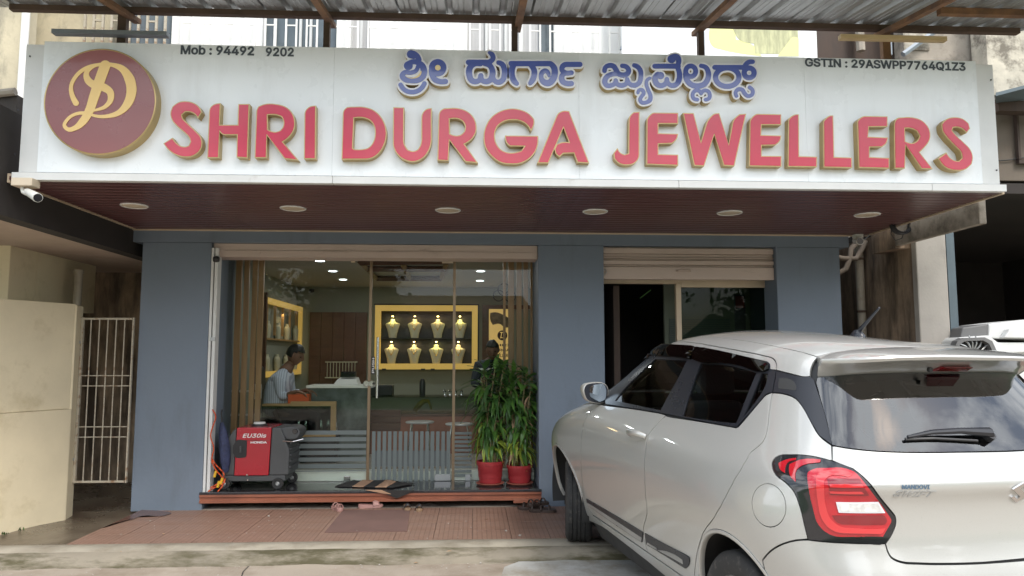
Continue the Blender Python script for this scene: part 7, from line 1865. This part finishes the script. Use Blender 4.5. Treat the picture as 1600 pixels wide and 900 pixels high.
    for i in range(n+1):
        u = i/n; t = t0+(1-t0)*u; p0 = S(t, np.interp(t, ta, va)); p4 = S(t, np.interp(t, tg, vg)); k = min(1, .12+u*3.2); k = math.sin(k*math.pi/2)
        out = np.array((-1,0,.0)); y = p4[1]
        e = np.array((p4[0]-.125*k-.02, p4[1]*(1.0+.02), p4[2]+.072+.012*math.cos(u*6)*0)); N0 = nrm_at(t, np.interp(t, ta, va))*_sg
        rows.append([p0+N0*.001-np.array((0,0,.006)), p0+N0*.004, p0*.6+e*.4+np.array((0,0,.014*k)), p0*.25+e*.75+np.array((0,0,.010*k)), e+np.array((-.0,0,.002)), e+np.array((-.004,0,-.006)), e+np.array((.004,0,-.018)), e*.55+p4*.45+np.array((.012,0,-.006*k)), p4+nrm_at(t, np.interp(t, tg, vg))*_sg*.006, p4-nrm_at(t, np.interp(t, tg, vg))*_sg*.01])
    R_ = np.array(rows); full = np.concatenate([R_, (R_[:-1]*np.array((1,-1,1)))[::-1]], 0); mb = MB(); k = full.shape[1]; mb.v = [tuple(p) for p in full.reshape(-1,3)]
    for i in range(full.shape[0]-1):
        for j in range(k-1): q = i*k+j; mb.f.append((q,q+1,q+k+1,q+k)); mb.m.append(0)
    mb.f += [tuple(range(k)), tuple(range((full.shape[0]-1)*k, full.shape[0]*k))]; mb.m += [0,0]
    sp = mb.build('spoiler', 'car_paint', car, smooth=True, local=True, angle=38)
    e, p4 = R_[-1][6], R_[-1][8]; d = (p4-e)
    def under(y, f): 
        i = int(round((1-abs(y)/.5)*n)); i = max(0, min(n, n-int(abs(y)/abs(R_[0][8][1])*n*.9))); r = R_[i]; q = r[6]*(1-f)+r[8]*f; return q
    mb = MB(); w1, w2 = .080, .095; a_, b_ = e*.48+p4*.52, e*.10+p4*.90
    nn = np.cross(d, (0,1,0)); nn = nn/np.linalg.norm(nn); nn = nn if nn[0] < 0 else -nn
    A0 = a_+nn*.008; B0 = b_+nn*.008
    mb.add([(A0[0],-w1,A0[2]),(A0[0],w1,A0[2]),(B0[0],w2,B0[2]),(B0[0],-w2,B0[2]),(a_[0]+.02,-w1,a_[2]),(a_[0]+.02,w1,a_[2]),(b_[0]+.02,w2,b_[2]),(b_[0]+.02,-w2,b_[2])],[(0,1,2,3),(4,7,6,5),(0,4,5,1),(1,5,6,2),(2,6,7,3),(3,7,4,0)])
    mb.build('brake_light', 'lens_dark', sp, local=True, bevel=.003)
    q = (A0+B0)/2; mb = MB(); mb.lathe([(0,-.004),(.010,-.004),(.010,.01)], (q[0],.135,q[2]), 14, 'X'); mb.build('washer_nozzle', 'black', sp, local=True)
    # aerial, wiper, badges
    o, d_ = lray(1358,531); kx = (0-o.y)/d_.y; b = o+d_*kx; an = bpy.data.objects.new('aerial', None); COL.objects.link(an); an.parent = car; LOC[an] = Vector((0,0,0))
    top = _bl.ray_cast(Vector((b.x,.002,3)), Vector((0,0,-1)))[0]; b = top or b
    mb = MB(); mb.lathe([(.0,.032),(.014,.030),(.024,.018),(.034,.004),(.036,-.01)], (b.x,0,b.z), 20); mb.v = [(b.x+(x-b.x)*1.25,y,z) for x,y,z in mb.v]; mb.build('aerial_base', 'car_trim', an, smooth=True, local=True)
    o1, d1 = lray(1394,485); kk = (-0.0-o1.y)/d1.y; 
    m0 = Vector((b.x-.01,0,b.z+.025)); m1 = Vector((b.x-.155,0,b.z+.135)); mb = MB(); mb.tube([m0, m1], [.011,.005], 8); mb.build('aerial_mast', 'car_trim', an, smooth=True, local=True)
    def loc(px, py, l): tv, s, p = hit(px, py); n_ = nrm_at(*tv)*_sg; return Vector((p.x+n_[0]*l, p.y+n_[1]*l*s, p.z+n_[2]*l))
    wp = bpy.data.objects.new('rear_wiper', None); COL.objects.link(wp); wp.parent = car; LOC[wp] = Vector((0,0,0))
    mb = MB(); mb.tube([loc(1417,686,.018),loc(1455,679.5,.022),loc(1500,678.5,.03),loc(1547,681,.03),loc(1551,685,.022)], [.006,.010,.012,.020,.014], 8); mb.build('wiper_arm', 'car_trim', wp, smooth=True, local=True)
    mb = MB(); mb.tube([loc(1415,688,.008),loc(1460,686.5,.008),loc(1530,690,.008)], .006, 6); mb.tube([loc(1548,684,.0),loc(1548,684,.03)], .02, 12); mb.build('wiper_blade', 'black', wp, local=True)
    def stamp(name, polys, m, cpx, upx, w, thick=.004, lift=.001, parent=None):
        "flat outline in units of half a width, laid tangent to the skin at pixel cpx"
        c = loc(*cpx, lift); r = loc(*upx, lift); tv, s, _p = hit(*cpx); n_ = nrm_at(*tv)*_sg; n_ = Vector((n_[0], n_[1]*s, n_[2])); ux = (r-c).normalized(); uz = ux.cross(n_).normalized()
        if uz.z < 0: uz = -uz
        v, f = shape_mesh(polys, 0, 1); mb = MB(); mb.add([tuple(c+ux*x*w+uz*z*w+n_*((1-y)*thick)) for x, y, z in v], f); return mb.build(name, m, parent or car, local=True)
    Sx = [(-1,.32),(0,1),(.80,.50),(.50,.38),(.06,.64),(-.22,.42),(1,-.32),(0,-1),(-.80,-.50),(-.50,-.38),(-.06,-.64),(.22,-.42)]
    Sx = [(x*.93,z) for x,z in Sx]; bd = stamp('emblem', [Sx], 'chrome', (1592,768), (1600,768), .044, .006)
    def txt(t_, m, a, b, hgt, bold=.02, shear=0.):
        V, F_ = text_mesh(t_, 1., None, bold, shear); A_, B_ = loc(*a, .0015), loc(*b, .0015); tv, s, _p = hit(*a); n_ = nrm_at(*tv)*_sg; n_ = Vector((n_[0],n_[1]*s,n_[2])); ux = B_-A_; uz = ux.normalized().cross(n_); uz = uz if uz.z > 0 else -uz
        hh = V[:,1].max(); mb = MB(); mb.add([tuple(A_+ux*x+uz*(z/hh*hgt)+n_*(c*.002)) for x, z, c in V], F_); mb.build('badge_text', m, car, local=True)
    txt('MANDOVI', 'badge_blue', (1409,764), (1452,764), .017, .012); txt('SWIFT', 'dull_steel', (1395,776), (1461,776), .026, .025, .5)
    txt('\u25a3', 'badge_blue', (1401,764), (1407,764), .015) if 0 else None
    txt('SWIFT', 'white_print', (1046,868), (1066,879.5), .020, .03, .3)
    # wheels
    def wheel(x, y, steer, lab):
        w = bpy.data.objects.new('wheel', None); COL.objects.link(w); w.parent = car; s = 1 if y > 0 else -1
        w.location = (x, y-s*.10, .303); w.rotation_euler = (0,0,steer+(0 if s > 0 else math.pi)); LOC[w] = Vector((0,0,0))
        R = .303; mb = MB(); mb.lathe([(.195,-.082),(.225,-.094),(.265,-.098),(.290,-.088),(R-.003,-.075),(R,-.055),(R,-.052),(R-.008,-.050),(R-.008,-.044),(R,-.042),(R,-.018),(R-.008,-.016),(R-.008,-.009),(R,-.007),(R,.007),(R-.008,.009),(R-.008,.016),(R,.018),(R,.042),(R-.008,.044),(R-.008,.050),(R,.052),(R-.003,.075),(.290,.088),(.265,.098),(.225,.094),(.195,.082)], (0,0,0), 72, 'Y')
        ty = mb.build('tyre', 'tyre', w, smooth=True, local=True, angle=35)
        # tread blocks: shallow cross ribs
        mb = MB()
        for k in range(60):
            a = 2*math.pi*k/60
            for y0, y1, sk in ((-.075,-.052,.02),(.052,.075,-.02),(-.042,-.018,-.012),(.018,.042,.012)):
                for h_ in (0,): c, q = math.cos, math.sin; mb.add([((R+.0025)*c(a+d_+e_), yy, (R+.0025)*q(a+d_+e_)) for d_, e_, yy in ((-.03,0,y0),(.03,0,y0),(.03,sk,y1),(-.03,sk,y1))], [(0,1,2,3)])
        mb.build('tread_blocks', 'tyre', w, local=True).__setitem__('kind','stuff')
        mb = MB(); mb.lathe([(.0,.055),(.03,.06),(.045,.050),(.17,.052),(.192,.075),(.199,.084),(.195,.06),(.190,-.07)], (0,0,0), 48, 'Y')
        rim = mb.build('rim', 'alloy' if x < 0 else 'alloy', w, smooth=True, local=True, angle=40)
        for k in range(10):
            a = 2*math.pi*k/10; mb = MB(); c, q = math.cos(a), math.sin(a); px_, pz_ = -q, c; A_ = []
            for r_, ww, yy in ((.05,.010,.066),(.17,.016,.060)): A_ += [(r_*c+px_*ww, yy, r_*q+pz_*ww), (r_*c-px_*ww, yy, r_*q-pz_*ww)]
            A_ += [(p[0], p[1]+.012, p[2]) for p in A_]; mb.add(A_, [(0,2,3,1),(4,5,7,6),(0,4,6,2),(1,3,7,5),(0,1,5,4),(2,6,7,3)]); mb.build('spoke', 'dull_steel', rim, local=True, bevel=.002)
    wheel(AXF, .84, math.radians(-17), 'f'); wheel(AXF, -.84, math.radians(-17), 'f'); wheel(AXR, .855, 0, 'r'); wheel(AXR, -.855, 0, 'r')
    # seats
    for y in (.36,-.36):
        mb = MB(); mb.hexa([(.05,y-.24,.55),(.2,y-.24,.55),(.2,y+.24,.55),(.05,y+.24,.55)],[(-.18,y-.20,1.16),(-.06,y-.20,1.16),(-.06,y+.20,1.16),(-.18,y+.20,1.16)]); mb.build('seat_back', 'car_seat', car, local=True, bevel=.04)
        box('headrest', 'car_seat', car, -.22, -.12, y-.13, y+.13, 1.20, 1.40, .04, local=True); box('seat_cushion', 'car_seat', car, .1, .62, y-.24, y+.24, .42, .56, .04, local=True)
    mb = MB(); mb.hexa([(-.85,-.60,.55),(-.7,-.60,.55),(-.7,.60,.55),(-.85,.60,.55)],[(-1.12,-.56,1.10),(-1.02,-.56,1.10),(-1.02,.56,1.10),(-1.12,.56,1.10)]); mb.build('rear_seat', 'car_seat', car, local=True, bevel=.04)
    for y in (.34,-.34): box('headrest', 'car_seat', car, -1.16, -1.06, y-.13, y+.13, 1.12, 1.27, .04, local=True)
    box('rear_seat_cushion', 'car_seat', car, -.85, -.35, -.6, .6, .42, .56, .04, local=True); box('parcel_shelf', 'car_shell', car, -1.55, -1.15, -.56, .56, 1.02, 1.05, local=True)
    mb = MB(); mb.hexa([(.75,-.68,.55),(1.0,-.68,.55),(1.0,.68,.55),(.75,.68,.55)],[(.78,-.66,1.0),(1.0,-.66,1.02),(1.0,.66,1.02),(.78,.66,1.0)]); mb.build('dashboard', 'car_seat', car, local=True, bevel=.03)
    c = Vector((.62,-.36,.92)); mb = MB(); mb.tube([(c.x+.17*math.sin(q)*-.35, c.y+.18*math.cos(q), c.z+.17*math.sin(q)) for q in [2*math.pi*k/24 for k in range(25)]], .014, 8, False); mb.build('steering_wheel', 'car_trim', car, smooth=True, local=True)
car_details()

def settle():
    "the cabin leans in a little more on the far side than on the near one, as measured"
    for o in list(bpy.data.objects):
        q = o; par = []
        while q.parent: q = q.parent; par.append(q)
        if not par or par[-1] is not car or o.type != 'MESH' or any(p.name.startswith('wheel') and p.type == 'EMPTY' for p in par): continue
        me = o.data; n = len(me.vertices); c = np.empty(n*3); me.vertices.foreach_get('co', c); c = c.reshape(-1,3)
        u = np.clip((c[:,2]-1.02)/.36, 0, 1); u = u*u*(3-2*u); k = np.clip((.56-c[:,1])/1.12, 0, 1.05)
        r = np.clip((c[:,2]-1.40)/.15, 0, 1); b = np.clip((-.15-c[:,0])/.5, 0, 1)
        c[:,1] += .13*k*u; c[:,2] -= .045*np.clip((k-.35)/.6,0,1)*r*b*np.clip((c[:,0]+1.35)/.25+.35,0.35,1)
        me.vertices.foreach_set('co', c.ravel()); me.update()
settle()
